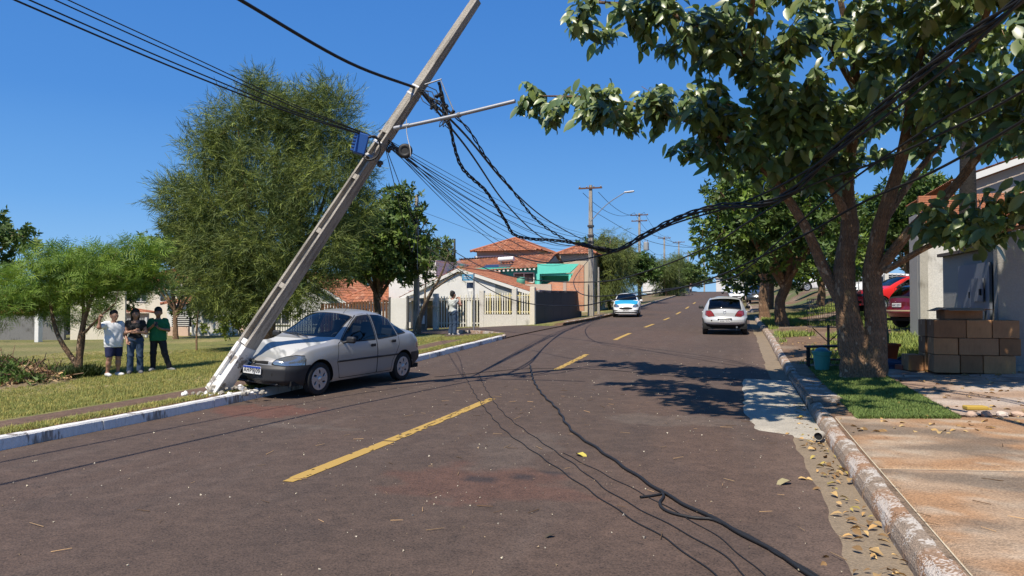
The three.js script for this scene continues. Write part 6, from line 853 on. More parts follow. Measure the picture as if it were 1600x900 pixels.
// ---- cables lying on the asphalt
const onRoad = (x, z, r) => [x, roadH(-z) + .012 * Math.sin((x - KL) / (.70 - KL) * Math.PI) + r * .9 + .002, z];
const lie = (name, label, pts, r) => { const c = new THREE.CatmullRomCurve3(pts.map(p => V(p[0], 0, p[1])), false, 'centripetal'), n = Math.ceil(c.getLength() / .1), o = []; for (let i = 0; i <= n; i++) { const p = c.getPointAt(i / n); o.push(V(...onRoad(p.x + .012 * Math.sin(i * .9), p.z, r))); } return tag(part(name, new THREE.TubeGeometry(new THREE.CatmullRomCurve3(o), n * 2, r, 6), cableMat), label, 'cable', 'cables on the road'); };
lie('fallen_cable', 'thick black cable snaking down the middle of the road', [[-4.64, -16.72], [-3.71, -13.7], [-3.09, -12], [-2.56, -10.73], [-2.13, -9.47], [-1.87, -8.81], [-1.49, -8.07], [-1.19, -7.47], [-.84, -6.78], [-.6, -6.33], [-.45, -6.07], [-.24, -5.78], [-.01, -5.42], [.19, -5.09], [.36, -4.78], [.5, -4.4], [.62, -3.6], [.6, -2.4], [.45, -1]], .016);
lie('fallen_cable', 'short loop of cable beside the thick road cable', [[-.62, -6.4], [-.59, -6.2], [-.58, -5.97], [-.48, -5.74], [-.3, -5.65], [-.19, -5.66], [0, -5.44], [.2, -5.08], [.42, -4.7], [.55, -4.0], [.56, -2]], .012);
lie('fallen_cable', 'stub of cable sticking out left of the loop', [[-.76, -6.12], [-.68, -6.2], [-.58, -6.32]], .011);
lie('fallen_cable', 'left thin wire curving along the road', [[-5.7, -15.15], [-4.73, -12.91], [-3.73, -10.74], [-2.75, -8.78], [-2.14, -7.76], [-1.57, -6.83], [-1.21, -6.24], [-.79, -5.57], [-.42, -5.04], [-.08, -4.4], [.25, -3.2], [.3, -1.5]], .0055);
lie('fallen_cable', 'right thin wire curving along the road', [[-5.28, -14.92], [-4.28, -12.51], [-3.12, -9.97], [-2.24, -8.4], [-1.51, -7.13], [-.98, -6.16], [-.5, -5.49], [-.13, -4.97], [.1, -4.4], [.38, -3.2], [.4, -1.5]], .005);
lie('fallen_cable', 'thin wire between the thin pair and the thick road cable', [[-1.77, -7.7], [-1.07, -6.71], [-.54, -5.94], [-.13, -5.27], [.18, -4.5], [.45, -3.4], [.5, -1.6]], .004);
lie('fallen_cable', 'wire lying across the road towards the tree shadow', [[-6.0, -14.2], [-4.4, -16.2], [-2.8, -16.3], [-1.4, -15.6], [.2, -15.2]], .005);
// ---------------------------------------------------------------- people: one skin per body from tapered capsules joined smoothly, clothes as shells of the same field
function surfaceNet(f, lo, hi, h) {
  const n = [0, 1, 2].map(i => Math.ceil((hi[i] - lo[i]) / h) + 1), [nx, ny, nz] = n, F = new Float32Array(nx * ny * nz), id = (i, j, k) => (k * ny + j) * nx + i;
  for (let k = 0; k < nz; k++) for (let j = 0; j < ny; j++) for (let i = 0; i < nx; i++) F[id(i, j, k)] = f(lo[0] + i * h, lo[1] + j * h, lo[2] + k * h);
  const vi = new Int32Array(nx * ny * nz).fill(-1), pos = [], nor = [], idx = [], E = [[0, 1], [2, 3], [4, 5], [6, 7], [0, 2], [1, 3], [4, 6], [5, 7], [0, 4], [1, 5], [2, 6], [3, 7]];
  for (let k = 0; k < nz - 1; k++) for (let j = 0; j < ny - 1; j++) for (let i = 0; i < nx - 1; i++) {
    const c = []; let m = 0; for (let q = 0; q < 8; q++) { const v = F[id(i + (q & 1), j + (q >> 1 & 1), k + (q >> 2))]; c.push(v); if (v < 0) m |= 1 << q; } if (m === 0 || m === 255) continue;
    let x = 0, y = 0, z = 0, t = 0; for (const [a, b] of E) if ((c[a] < 0) !== (c[b] < 0)) { const s = c[a] / (c[a] - c[b]); x += (a & 1) + ((b & 1) - (a & 1)) * s; y += (a >> 1 & 1) + ((b >> 1 & 1) - (a >> 1 & 1)) * s; z += (a >> 2) + ((b >> 2) - (a >> 2)) * s; t++; }
    const p = [lo[0] + (i + x / t) * h, lo[1] + (j + y / t) * h, lo[2] + (k + z / t) * h]; vi[id(i, j, k)] = pos.length / 3; pos.push(...p); const e = h * .4, g = V(f(p[0] + e, p[1], p[2]) - f(p[0] - e, p[1], p[2]), f(p[0], p[1] + e, p[2]) - f(p[0], p[1] - e, p[2]), f(p[0], p[1], p[2] + e) - f(p[0], p[1], p[2] - e)).normalize(); nor.push(g.x, g.y, g.z);
  }
  const q4 = (a, b, c, d, fl) => { if (a < 0 || b < 0 || c < 0 || d < 0) return; fl ? idx.push(a, b, c, a, c, d) : idx.push(a, c, b, a, d, c); };
  for (let k = 1; k < nz - 1; k++) for (let j = 1; j < ny - 1; j++) for (let i = 1; i < nx - 1; i++) { const a = F[id(i, j, k)] < 0; if (a !== F[id(i + 1, j, k)] < 0) q4(vi[id(i, j - 1, k - 1)], vi[id(i, j, k - 1)], vi[id(i, j, k)], vi[id(i, j - 1, k)], a); if (a !== F[id(i, j + 1, k)] < 0) q4(vi[id(i - 1, j, k - 1)], vi[id(i - 1, j, k)], vi[id(i, j, k)], vi[id(i, j, k - 1)], a); if (a !== F[id(i, j, k + 1)] < 0) q4(vi[id(i - 1, j - 1, k)], vi[id(i, j - 1, k)], vi[id(i, j, k)], vi[id(i - 1, j, k)], a); }
  const g = new THREE.BufferGeometry(); g.setAttribute('position', new THREE.Float32BufferAttribute(pos, 3)); g.setAttribute('normal', new THREE.Float32BufferAttribute(nor, 3)); g.setAttribute('uv', new THREE.Float32BufferAttribute(new Float32Array(pos.length / 3 * 2), 2)); g.setIndex(idx); return g;
}
const cap = (a, b, ra, rb, sz = 1) => { const d = [b[0] - a[0], b[1] - a[1], b[2] - a[2]], L = d[0] * d[0] + d[1] * d[1] + d[2] * d[2]; return (x, y, z) => { const px = x - a[0], py = y - a[1], pz = z - a[2], t = L ? clamp((px * d[0] + py * d[1] + pz * d[2]) / L) : 0, qx = px - d[0] * t, qy = py - d[1] * t, qz = (pz - d[2] * t) / sz; return (Math.sqrt(qx * qx + qy * qy + qz * qz) - (ra + (rb - ra) * t)) * Math.min(1, sz); }; };
const smin = (a, b, k) => { const h = Math.max(k - Math.abs(a - b), 0) / k; return Math.min(a, b) - h * h * k * .25; };
const union = (L, k) => (x, y, z) => { let m = 1e3; for (const f of L) m = smin(m, f(x, y, z), k); return m; };
const mixp = (a, b, t) => [lerp(a[0], b[0], t), lerp(a[1], b[1], t), lerp(a[2], b[2], t)];
// local frame: facing +z, y up, feet at y = 0. J holds joint positions
function person(o) {
  const root = thing('person', o.label, 'person', o.pos, o.turn), J = o.J, w = o.wide ?? 1, skin = std(...o.skin, .55), L = [], arms = [], B = (a, b, ra, rb, sz) => { const f = cap(a, b, ra, rb, sz); L.push(f); return f; };
  const chest = mixp(J.pelvis, J.neck, .62), belly = mixp(J.pelvis, J.neck, .28);
  const torso = [cap([J.pelvis[0] - .07 * w, J.pelvis[1], J.pelvis[2]], [J.pelvis[0] + .07 * w, J.pelvis[1], J.pelvis[2]], .115 * w, .115 * w, .95), cap(belly, mixp(J.pelvis, belly, .3), (o.belly ?? .115) * w, .12 * w, .95), cap([chest[0] - .075 * w, chest[1], chest[2]], [chest[0] + .075 * w, chest[1], chest[2]], .118 * w, .118 * w, .92), cap([J.neck[0] - .12 * w, J.neck[1] - .065, J.neck[2]], [J.neck[0] + .12 * w, J.neck[1] - .065, J.neck[2]], .065, .065)];
  if (o.bust) torso.push(cap([chest[0] - .07, chest[1] + .02, chest[2] + .08], [chest[0] - .07, chest[1] + .01, chest[2] + .09], .062, .06), cap([chest[0] + .07, chest[1] + .02, chest[2] + .08], [chest[0] + .07, chest[1] + .01, chest[2] + .09], .062, .06));
  const up = {}, leg = {}; for (const s of ['L', 'R']) { up[s] = [cap(J['sho' + s], J['elb' + s], .055 * w, .043 * w), cap(J['elb' + s], J['wri' + s], .042 * w, .027)]; leg[s] = [cap(J['hip' + s], J['kne' + s], .088 * w, .058 * w), cap(mixp(J['kne' + s], J['ank' + s], 0), mixp(J['kne' + s], J['ank' + s], .4), .055 * w, .056 * w), cap(mixp(J['kne' + s], J['ank' + s], .35), J['ank' + s], .055 * w, .036)]; }
  const foot = s => { const a = J['ank' + s], t = J['toe' + s]; return [cap([a[0], a[1] - .035, a[2]], [lerp(a[0], t[0], -.25), .04, lerp(a[2], t[2], -.25)], .04, .038), cap([a[0], .045, a[2]], [t[0], .032, t[2]], .042, .034)]; };
  const neck = cap(J.neck, J.head, .052, .055);
  const all = union([...torso, ...up.L, ...up.R, ...leg.L, ...leg.R, ...foot('L'), ...foot('R'), neck], .05);
  const bb = pad => { const lo = [9, 9, 9], hi = [-9, -9, -9]; for (const k in J) for (let i = 0; i < 3; i++) { lo[i] = Math.min(lo[i], J[k][i] - pad); hi[i] = Math.max(hi[i], J[k][i] + pad); } lo[1] = Math.max(lo[1], -.02); return [lo, hi]; };
  const [lo, hi] = bb(.24), geos = [surfaceNet(all, lo, hi, .017)];
  // head: skull, jaw, nose, brow, ears, lips, turned by o.look about y and o.nod about x
  { const hd = J.head, q = new THREE.Quaternion().setFromEuler(new THREE.Euler(o.nod ?? 0, o.look ?? 0, 0, 'YXZ')).invert(), v = V(); const parts = [cap([0, .04, -.012], [0, .06, -.03], .088, .09), cap([0, -.03, .03], [0, -.065, .05], .062, .042), cap([0, .0, .07], [0, .02, .066], .05, .05), cap([-.03, .022, .085], [.03, .022, .085], .016, .016), cap([-.085, -.01, -.01], [-.086, .02, -.015], .018, .02), cap([.085, -.01, -.01], [.086, .02, -.015], .018, .02)], nose = cap([0, .01, .098], [0, -.025, .118], .011, .016), lips = cap([-.02, -.052, .088], [.02, -.052, .088], .009, .009), eye = [cap([-.032, .006, .104], [-.03, .006, .104], .013, .013), cap([.03, .006, .104], [.032, .006, .104], .013, .013)]; const base = union(parts, .04);
    const f = (x, y, z) => { v.set(x - hd[0], y - hd[1], z - hd[2]).applyQuaternion(q); let d = smin(base(v.x, v.y, v.z), nose(v.x, v.y, v.z), .02); d = smin(d, lips(v.x, v.y, v.z), .012); for (const e of eye) d = Math.max(d, -e(v.x, v.y, v.z)); return smin(d, neck(x, y, z), .03); };
    geos.push(surfaceNet(f, [hd[0] - .15, hd[1] - .16, hd[2] - .16], [hd[0] + .15, hd[1] + .18, hd[2] + .17], .0065)); root.userData.head = undefined;
    const qq = q.clone().invert(), put = (n, g, m) => { const p = part(n, g, m, root); p.quaternion.copy(qq); p.position.set(...hd); return p; };
    part; for (const s of [-1, 1]) { put('eye', new THREE.SphereGeometry(.0125, 10, 8).translate(s * .031, .006, .094), std(.5, .48, .46, .3)); put('iris', new THREE.SphereGeometry(.006, 8, 6).translate(s * .031, .006, .1035), std(.02, .012, .01, .2)); put('eyebrow', rbx(.034, .007, .008, .003, s * .032, .03, .099, 0, s * .25, 0), std(...o.hair, .8)); } put('mouth', rbx(.036, .01, .006, .003, 0, -.052, .0955), std(.2, .06, .05, .6));
    const hl = o.hairParts.map(p => cap(...p)), hu = union(hl, .04), hg = surfaceNet((x, y, z) => Math.max(hu(x, y, z), o.hairCut ? o.hairCut(x, y, z) : -1), [-.16, -.4, -.22], [.16, .2, .16], .009); const hm = put('hair', hg, std(...o.hair, .55)); }
  // hands: palm and five fingers curled as the pose asks
  for (const s of ['L', 'R']) { const wv = V(...J['wri' + s]), dir = V(...J['han' + s]).sub(wv).normalize(), pn = V(...(o['palm' + s] || [0, 0, 1])); pn.addScaledVector(dir, -pn.dot(dir)).normalize(); const sd = V().crossVectors(dir, pn), curl = o['curl' + s] ?? .5, P = (a, b, c) => wv.clone().addScaledVector(dir, a).addScaledVector(sd, b).addScaledVector(pn, c).toArray(), F = [cap(P(0, 0, 0), P(.03, 0, 0), .027, .03, 1), cap(P(.035, -.022, 0), P(.085, -.026, .004), .017, .014), cap(P(.035, 0, 0), P(.09, 0, .004), .018, .014), cap(P(.035, .022, 0), P(.082, .026, .004), .017, .013)], sgn = s === 'L' ? 1 : -1;
    [[-.03, .07, .9], [-.01, .082, 1], [.01, .076, .95], [.03, .06, .8]].forEach(([b, l, k]) => { const p0 = P(.085, b, .003), p1 = P(.085 + l * .5 * Math.cos(curl * .7), b * 1.08, .003 + l * .5 * Math.sin(curl * .7)), p2 = P(.085 + l * .5 * (Math.cos(curl * .7) + Math.cos(curl * 1.7)), b * 1.1, .003 + l * .5 * (Math.sin(curl * .7) + Math.sin(curl * 1.7))); F.push(cap(p0, p1, .0095, .0088), cap(p1, p2, .0088, .0075)); }); const tb = -sgn * .03; F.push(cap(P(.02, tb * .8, .004), P(.055, tb * 1.7, .018), .012, .011), cap(P(.055, tb * 1.7, .018), P(.08, tb * 1.75, .035), .011, .009));
    const arm = up[s][1], hf = union([...F], .012), c = P(.07, 0, .01); geos.push(surfaceNet((x, y, z) => smin(hf(x, y, z), arm(x, y, z), .02), c.map(v => v - .125), c.map(v => v + .125), .006)); }
  part('body', geos.map(g => clean(g)), skin, root);
  // clothes
  const garment = (name, fs, pad, k, cutF, mat, h = .016) => { const u = union(fs, k); const g = surfaceNet((x, y, z) => { const fold = .006 * Math.sin(x * 38 + y * 21 + 3 * Math.sin(y * 15)) * Math.sin(z * 31 + y * 9); return Math.max(u(x, y, z) - pad - fold, cutF(x, y, z)); }, lo, hi, h); return part(name, g, mat, root); };
  const ny = J.neck[1], sl = o.sleeve ?? .55, sleeves = ['L', 'R'].map(s => cap(J['sho' + s], mixp(J['sho' + s], J['elb' + s], sl), .052 * w, .05 * w)), pel = J.pelvis, hang = (o.loose ?? .022) > .02 ? [-1, 1].map(q => cap([chest[0] + q * .075 * w, chest[1] + .05, chest[2]], [pel[0] + q * .075 * w, pel[1] - .12, pel[2]], .108 * w, .118 * w, .95)) : [];
  garment('top', o.sleeve === 0 ? torso : [...torso, ...sleeves, ...hang], o.loose ?? .022, .06, (x, y, z) => Math.max(o.hem - y, y - (ny + .01) + (Math.abs(x - J.neck[0]) < .1 ? (o.neckDrop ?? .02) : -.05)), o.topMat);
  const lf = []; for (const s of ['L', 'R']) lf.push(cap(J['hip' + s], J['kne' + s], .098 * w, .07 * w), ...(o.shorts ? [] : [cap(J['kne' + s], J['ank' + s], .068 * w, o.flare ?? .056)])); lf.push(torso[0]);
  garment(o.shorts ? 'shorts' : 'trousers', lf, o.shorts ? .022 : .012, .04, (x, y, z) => Math.max((o.shorts ?? .05) - y, y - (J.pelvis[1] + .1)), o.legMat);
  for (const s of ['L', 'R']) { const fu = union(foot(s), .03), m = part('shoe', surfaceNet((x, y, z) => Math.max(fu(x, y, z) - .012, y - .105, -y), [J['ank' + s][0] - .2, -.02, J['ank' + s][2] - .25], [J['ank' + s][0] + .2, .14, J['ank' + s][2] + .28], .011), o.shoeMat, root); }
  return root;
}
const stand = (o = {}) => ({ pelvis: [0, .9, 0], neck: [0, 1.38, -.01], head: [0, 1.53, .015], shoL: [.185, 1.33, 0], shoR: [-.185, 1.33, 0], elbL: [.24, 1.06, -.02], elbR: [-.24, 1.06, -.02], wriL: [.25, .84, .06], wriR: [-.25, .84, .06], hanL: [.25, .74, .09], hanR: [-.25, .74, .09], hipL: [.095, .86, 0], hipR: [-.095, .86, 0], kneL: [.11, .47, .02], kneR: [-.11, .47, .02], ankL: [.12, .085, -.01], ankR: [-.12, .085, -.01], toeL: [.15, .04, .17], toeR: [-.15, .04, .17], ...o });
const shortHair = [[[0, .055, -.028], [0, .075, -.03], .1, .098], [[0, .1, .02], [0, .1, -.03], .06, .07], [[0, .0, -.06], [0, .03, -.07], .06, .06]], faceOpen = (x, y, z) => z > .02 ? (z - .02) * .9 - (y - .055) : -1;
const shadeSkin = [.36, .19, .125], denim = new THREE.MeshStandardMaterial({ map: ctex(256, (u, v) => { const q = noise2(u * 120, v * 40, 40, 3), n = fbm(u * 5, v * 5, 4, 5, 6), k = .8 + .4 * (q - .5) + .6 * (n - .5); return [.07 * k, .13 * k, .24 * k]; }), roughness: .9 });
const PY = (x, s) => leftH(x, s) + .005;
person({ label: 'person in white shirt and navy shorts holding a branch of the small tree', pos: [-15.35, PY(-15.35, 15.2), -15.2], turn: 1.25, wide: 1.04, belly: .128, skin: shadeSkin, hair: [.01, .008, .007], hairParts: shortHair, hairCut: faceOpen, look: .1, sleeve: .7, loose: .026, hem: .74, topMat: std(.72, .73, .75, .9), shorts: .50, legMat: std(.012, .016, .06, .9), shoeMat: std(.6, .6, .6, .7), curlR: 1.3, palmR: [0, 0, 1],
  J: stand({ shoR: [-.2, 1.34, 0], elbR: [-.42, 1.26, .1], wriR: [-.42, 1.47, .14], hanR: [-.41, 1.57, .15], elbL: [.25, 1.07, .05], wriL: [.24, .9, .2], hanL: [.22, .82, .26], kneR: [-.13, .47, .05], ankR: [-.14, .085, -.03], toeR: [-.16, .04, .15] }) });
person({ label: 'person in black top and blue jeans with folded arms, between the other two', pos: [-15.05, PY(-15.05, 15.6), -15.6], turn: .8, bust: true, wide: .98, skin: [.36, .19, .125], hair: [.012, .009, .008], hairParts: [...shortHair, [[0, .02, -.07], [0, -.2, -.07], .075, .06], [[.075, .02, -.02], [.08, -.15, -.02], .035, .03], [[-.075, .02, -.02], [-.08, -.15, -.02], .035, .03]], hairCut: faceOpen, look: .2, nod: .15, sleeve: .3, loose: .012, neckDrop: .07, hem: .92, topMat: std(.012, .012, .014, .9), legMat: denim, flare: .075, shoeMat: std(.12, .12, .14, .8), curlL: .6, curlR: .6, palmL: [0, 0, -1], palmR: [0, 0, -1],
  J: stand({ elbL: [.25, 1.06, .04], wriL: [.02, 1.08, .2], hanL: [-.1, 1.1, .19], elbR: [-.25, 1.06, .04], wriR: [-.02, 1.12, .2], hanR: [.1, 1.14, .17] }) });
const phone = (x, y, z, p) => part('phone_screen', rbx(.072, .15, .009, .006, x, y, z, -.7, 0, 0), std(.02, .02, .025, .2), p);
{ const p = person({ label: 'person in green shirt and dark trousers looking at a phone', pos: [-14.78, PY(-14.78, 16.1), -16.1], turn: .6, wide: .95, skin: [.3, .15, .095], hair: [.01, .008, .007], hairParts: shortHair, hairCut: faceOpen, look: -.15, nod: .35, sleeve: .75, loose: .022, hem: .8, topMat: std(.012, .14, .055, .9), legMat: std(.012, .013, .017, .9), shoeMat: std(.25, .25, .25, .7), curlL: .9, curlR: 1.0, palmL: [0, 1, .2], palmR: [0, 1, .2],
  J: stand({ elbL: [.26, 1.08, .06], wriL: [.1, 1.12, .25], hanL: [.02, 1.15, .3], elbR: [-.26, 1.08, .06], wriR: [-.1, 1.2, .24], hanR: [-.02, 1.25, .28], kneL: [.17, .48, .06], ankL: [.3, .085, .06], toeL: [.42, .04, .2] }) });
  const ph = thing('phone', 'dark phone held by the person in green', 'phone', [-14.78 + .17, PY(-14.78, 16.1) + 1.25, -16.1 + .26], .6); part('case', rbx(.074, .15, .01, .005, 0, 0, 0, -.6, 0, 0), std(.02, .02, .025, .3), ph); part('screen', rbx(.066, .135, .004, .002, 0, .002, -.006, -.6, 0, 0), std(.05, .06, .08, .1), ph); }
{ person({ label: 'person in pale vest and blue jeans with raised arms, back turned, by the picket fence', pos: [-10.4, leftH(-10.4, 26.4) + .005, -26.4], turn: Math.PI - .5, wide: 1.0, skin: [.42, .22, .15], hair: [.012, .009, .008], hairParts: [...shortHair, [[0, .13, -.07], [0, .14, -.075], .05, .05]], hairCut: faceOpen, look: .1, sleeve: .2, loose: .012, hem: .9, topMat: std(.5, .52, .5, .9), legMat: denim, flare: .075, shoeMat: std(.5, .48, .45, .8), curlL: 1.1, curlR: 1.1, palmL: [-1, 0, .3], palmR: [1, 0, .3],
  J: stand({ elbL: [.25, 1.16, .18], wriL: [.1, 1.38, .26], hanL: [.06, 1.46, .27], elbR: [-.25, 1.16, .18], wriR: [-.1, 1.38, .26], hanR: [-.06, 1.46, .27] }) }); }
person({ label: 'tiny person in pale shirt crossing the street near the crest', pos: [-6.4, roadH(112) + .02, -112], turn: 1.2, wide: 1.05, skin: [.3, .15, .1], hair: [.01, .01, .01], hairParts: shortHair, hairCut: faceOpen, sleeve: .6, hem: .78, topMat: std(.6, .6, .58, .9), legMat: std(.1, .1, .11, .9), shoeMat: std(.05, .05, .05, .8), J: stand({ kneL: [.11, .49, .16], ankL: [.12, .1, .2], toeL: [.13, .05, .38], kneR: [-.11, .47, -.02], ankR: [-.12, .09, -.22], toeR: [-.13, .05, -.06] }) });
// ---------------------------------------------------------------- things on the ground
const cardTex = ctex(256, (u, v) => { const q = noise2(u * 200, v * 20, 20, 3), n = fbm(u * 4, v * 4, 4, 4, 6), k = .85 + .2 * (q - .5) + .35 * (n - .5); return [.42 * k, .22 * k, .105 * k]; }, 1.2);
const card = new THREE.MeshStandardMaterial({ map: cardTex, roughness: .85 }), cardPale = new THREE.MeshStandardMaterial({ map: cardTex, roughness: .85, color: lin(1.2, 1.15, 1.05) }), tape = std(.33, .2, .1, .35), cardDark = new THREE.MeshStandardMaterial({ map: cardTex, roughness: .85, color: lin(.75, .7, .65) });
function boxAt(label, x, y, z, w, h, d, turn, mat, o = {}) { const b = thing('cardboard_box', label, 'box', [x, y, z], turn, 'cardboard boxes stacked by the gate wall'); part('carton', rbx(w, h, d, .012, 0, h / 2, 0, 0, 0, 0, 1), mat, b); part('tape', [bx(w * .98, .003, .05, 0, h + .001, 0), bx(.003, h * .3, .05, -w / 2 - .001, h * .85, 0), bx(.003, h * .3, .05, w / 2 + .001, h * .85, 0)], tape, b); part('flap_seam', bx(w * .9, .004, .003, 0, h + .003, .0), std(.1, .05, .03), b); return b; }
{
  const g = (x, s) => rightH(x, s) + .022, T = .05, row = ['bottom', 'middle', 'top'], H = [.32, .30, .32], mats = [card, cardPale, cardDark]; let y = g(4.0, 15) + .01;
  const widths = [[.42, .36, .5], [.4, .62, .34], [.52, .4, .42]], nm = ['left', 'centre', 'right'];
  for (let r = 0; r < 3; r++) { let x = 3.36; for (let k = 0; k < 3; k++) { const w = widths[r][k]; boxAt(`brown cardboard box, ${nm[k]} of the ${row[r]} layer facing the street`, x + w / 2, y, -(14.95 + .03 * hash(r, k)), w - .012, H[r] - .006, .46, .02 * (hash(r, k, 3) - .5), mats[(r + k * 2) % 3]); x += w; } y += H[r]; }
  let y2 = g(3.7, 15.5) + .01; for (let r = 0; r < 3; r++) { boxAt(`brown cardboard box behind the left end of the ${row[r]} layer`, 3.55, y2, -15.46, .44, H[r] - .006, .46, .03, mats[(r + 1) % 3]); boxAt(`cardboard box at the back of the pile against the wall, ${row[r]} layer`, 4.1, y2, -15.46, .5, H[r] - .006, .46, -.02, mats[(r + 2) % 3]); y2 += H[r]; }
  boxAt('small cardboard box on the ground left of the pile', 3.18, g(3.2, 15.4) + .01, -15.5, .26, .3, .42, .1, card);
  const o = thing('open_box', 'flat cardboard box with lifted flaps lying on top of the pile', 'box', [3.86, y + .004, -15.08], .1); part('tray', [bx(.6, .02, .42, 0, .01, 0), bx(.6, .16, .015, 0, .09, .21), bx(.6, .16, .015, 0, .09, -.21), bx(.015, .16, .42, .3, .09, 0), bx(.015, .16, .42, -.3, .09, 0)], cardDark, o); for (const [x, z, w, d, rx, rz] of [[0, .3, .58, .2, .25, 0], [-.38, 0, .18, .4, 0, .35], [.4, 0, .2, .4, 0, -.1], [0, -.02, .55, .38, .08, .04]]) part('flap', bx(w, .008, d, x, .18, z, rx, 0, rz), card, o);
}
{ // plastic bucket, basket stand, low bench, pots in the tree's shade
  const y = (x, s) => rightH(x, s) + .02, b = thing('green_bucket', 'green plastic bucket at the foot of the tree by the drain', 'bucket', [1.62, y(1.62, 15.7), -15.7]); part('shell', lathe([[0, .01], [.12, .01], [.13, .03], [.17, .36], [.185, .37], [.185, .39], [.165, .385], [.125, .03], [0, .025]], 24), std(.07, .33, .27, .45), b); part('handle', new THREE.TorusGeometry(.18, .006, 6, 20, Math.PI).rotateX(1.9).translate(0, .36, 0), std(.05, .25, .2, .5), b); part('bag', new THREE.SphereGeometry(.14, 12, 8).scale(1, .6, 1).translate(0, .38, 0), std(.05, .2, .22, .35), b);
  const t = thing('low_bench', 'dark low bench standing in the shade behind the green bucket', 'bench'); const x0 = 1.85, s0 = 16.4, yy = y(x0, s0); part('top', bx(.95, .035, .4, x0, yy + .42, -s0, 0, .05, .04), std(.02, .017, .015, .8), t); for (const [dx, dz] of [[-.42, -.15], [.42, -.15], [-.42, .15], [.42, .15]]) part('leg', bx(.045, .41, .045, x0 + dx, yy + .2, -s0 + dz), std(.02, .017, .015, .8), t); part('shelf', bx(.85, .02, .34, x0, yy + .15, -s0), std(.03, .025, .02, .8), t);
  const bs = thing('wire_basket', 'rusty wire rubbish basket on a post left of the forked trunk', 'basket'), bx0 = 2.02, bz = -18.2, by = y(bx0, 18.2), wm = std(.1, .085, .075, .6, { metalness: .4 }); part('post', rod(V(bx0, by - .1, bz), V(bx0, by + .75, bz), .03, .03, 8), wm, bs); for (const h of [.7, .86, 1.02, 1.18, 1.34]) part('ring', [rod(V(bx0 - .42, by + h, bz - .25), V(bx0 + .42, by + h, bz - .25), .008, .008, 5), rod(V(bx0 - .42, by + h, bz + .25), V(bx0 + .42, by + h, bz + .25), .008, .008, 5), rod(V(bx0 - .42, by + h, bz - .25), V(bx0 - .42, by + h, bz + .25), .008, .008, 5), rod(V(bx0 + .42, by + h, bz - .25), V(bx0 + .42, by + h, bz + .25), .008, .008, 5)], wm, bs); for (let k = 0; k <= 9; k++) { const x = bx0 - .42 + k * .0933; part('bar', rod(V(x, by + .7, bz + .25), V(x, by + 1.34, bz + .25), .005, .005, 5), wm, bs); part('bar', rod(V(x, by + .7, bz - .25), V(x, by + 1.34, bz - .25), .005, .005, 5), wm, bs); } part('base', bx(.84, .01, .5, bx0, by + .7, bz), wm, bs); for (const s of [-1, 1]) part('brace', rod(V(bx0, by + .35, bz), V(bx0 + s * .35, by + .7, bz), .012, .012, 6), wm, bs);
  const pt = thing('clay_pot', 'square terracotta planter with a pale plant behind the trunk', 'planter', [3.02, y(3.02, 17.0), -17.0], .2); part('pot', lathe([[0, 0], [.17, 0], [.25, .34], [.28, .35], [.28, .4], [.24, .4], [.22, .34], [0, .32]], 4).rotateY(Math.PI / 4), std(.28, .075, .035, .85), pt); part('soil', new THREE.CircleGeometry(.2, 12).rotateX(-Math.PI / 2).translate(0, .345, 0), std(.05, .03, .02, 1), pt); const r = RNG(3); for (let k = 0; k < 9; k++) { const g = blade(.35 + .2 * r(), .05, .2, .5, 4); g.rotateX(.3 + .5 * r()); g.rotateY(k * .7); g.translate(0, .34, 0); part('leaf', g, leafMat(.2, .3, .2), pt); }
  const bl = thing('blue_sack', 'crumpled dark blue sack on the ground behind the trunk', 'sack', [3.0, y(3.0, 16.1), -16.1]); { const g = new THREE.IcosahedronGeometry(.3, 3), p = g.attributes.position; for (let i = 0; i < p.count; i++) { const f = .75 + .5 * fbm(p.getX(i) * 6 + 3, p.getZ(i) * 6 + p.getY(i) * 5, 3, 0, 4); p.setXYZ(i, p.getX(i) * f * 1.5, Math.max(-.02, p.getY(i) * f * .5), p.getZ(i) * f); } g.computeVertexNormals(); part('cloth', g, std(.02, .03, .07, .85), bl); part('knot', new THREE.TorusGeometry(.05, .02, 6, 12).translate(.1, .14, 0), std(.02, .03, .07, .85), bl); }
  for (let k = 0; k < 5; k++) { const x = 3.0 + .28 * k * .6 + .1 * r(), s = 15.7 - .12 * k, m = thing('brick', ['loose red brick nearest the cardboard boxes', 'loose red brick lying flat by the blue sack', 'broken red brick at the trunk side of the heap', 'red brick tilted on the heap', 'red half brick behind the others'][k], 'brick', [x, y(x, s), -s], r() * 3, 'loose bricks by the boxes'); part('block', rbx(.22, .09, .11, .008, 0, .045, 0), std(.33, .09, .05, .9), m); part('frog', bx(.14, .004, .06, 0, .0915, 0), std(.25, .07, .04, .9), m); }
  const st = thing('plant_stake', 'pale leaning stake with a young plant on the right verge', 'stake'); part('stick', rod(V(3.75, rightH(3.75, 22) - .1, -22), V(3.6, rightH(3.7, 22) + 1.5, -22), .022, .02, 7), std(.45, .33, .2, .85), st); for (let k = 0; k < 12; k++) { const g = sprigSmall.clone(); g.rotateX(r() * 2); g.rotateY(k); g.translate(3.72 - .05 * r(), rightH(3.75, 22) + .1 + .12 * k, -22 + .1 * r()); part('leaf', g, leafMid, st); }
  const pp = thing('drain_pipe', 'end of a grey plastic pipe poking out of the kerb beside the concrete apron', 'pipe', [.93, roadH(9.35) + .055, -9.32], 1.25); part('pipe', lathe([[.044, -.07], [.05, -.07], [.05, .07], [.044, .07], [.044, -.07]], 20).rotateZ(Math.PI / 2), std(.42, .39, .33, .8), pp); part('mouth', new THREE.CircleGeometry(.045, 16).rotateY(-Math.PI / 2).translate(-.05, 0, 0), std(.01, .01, .01), pp);
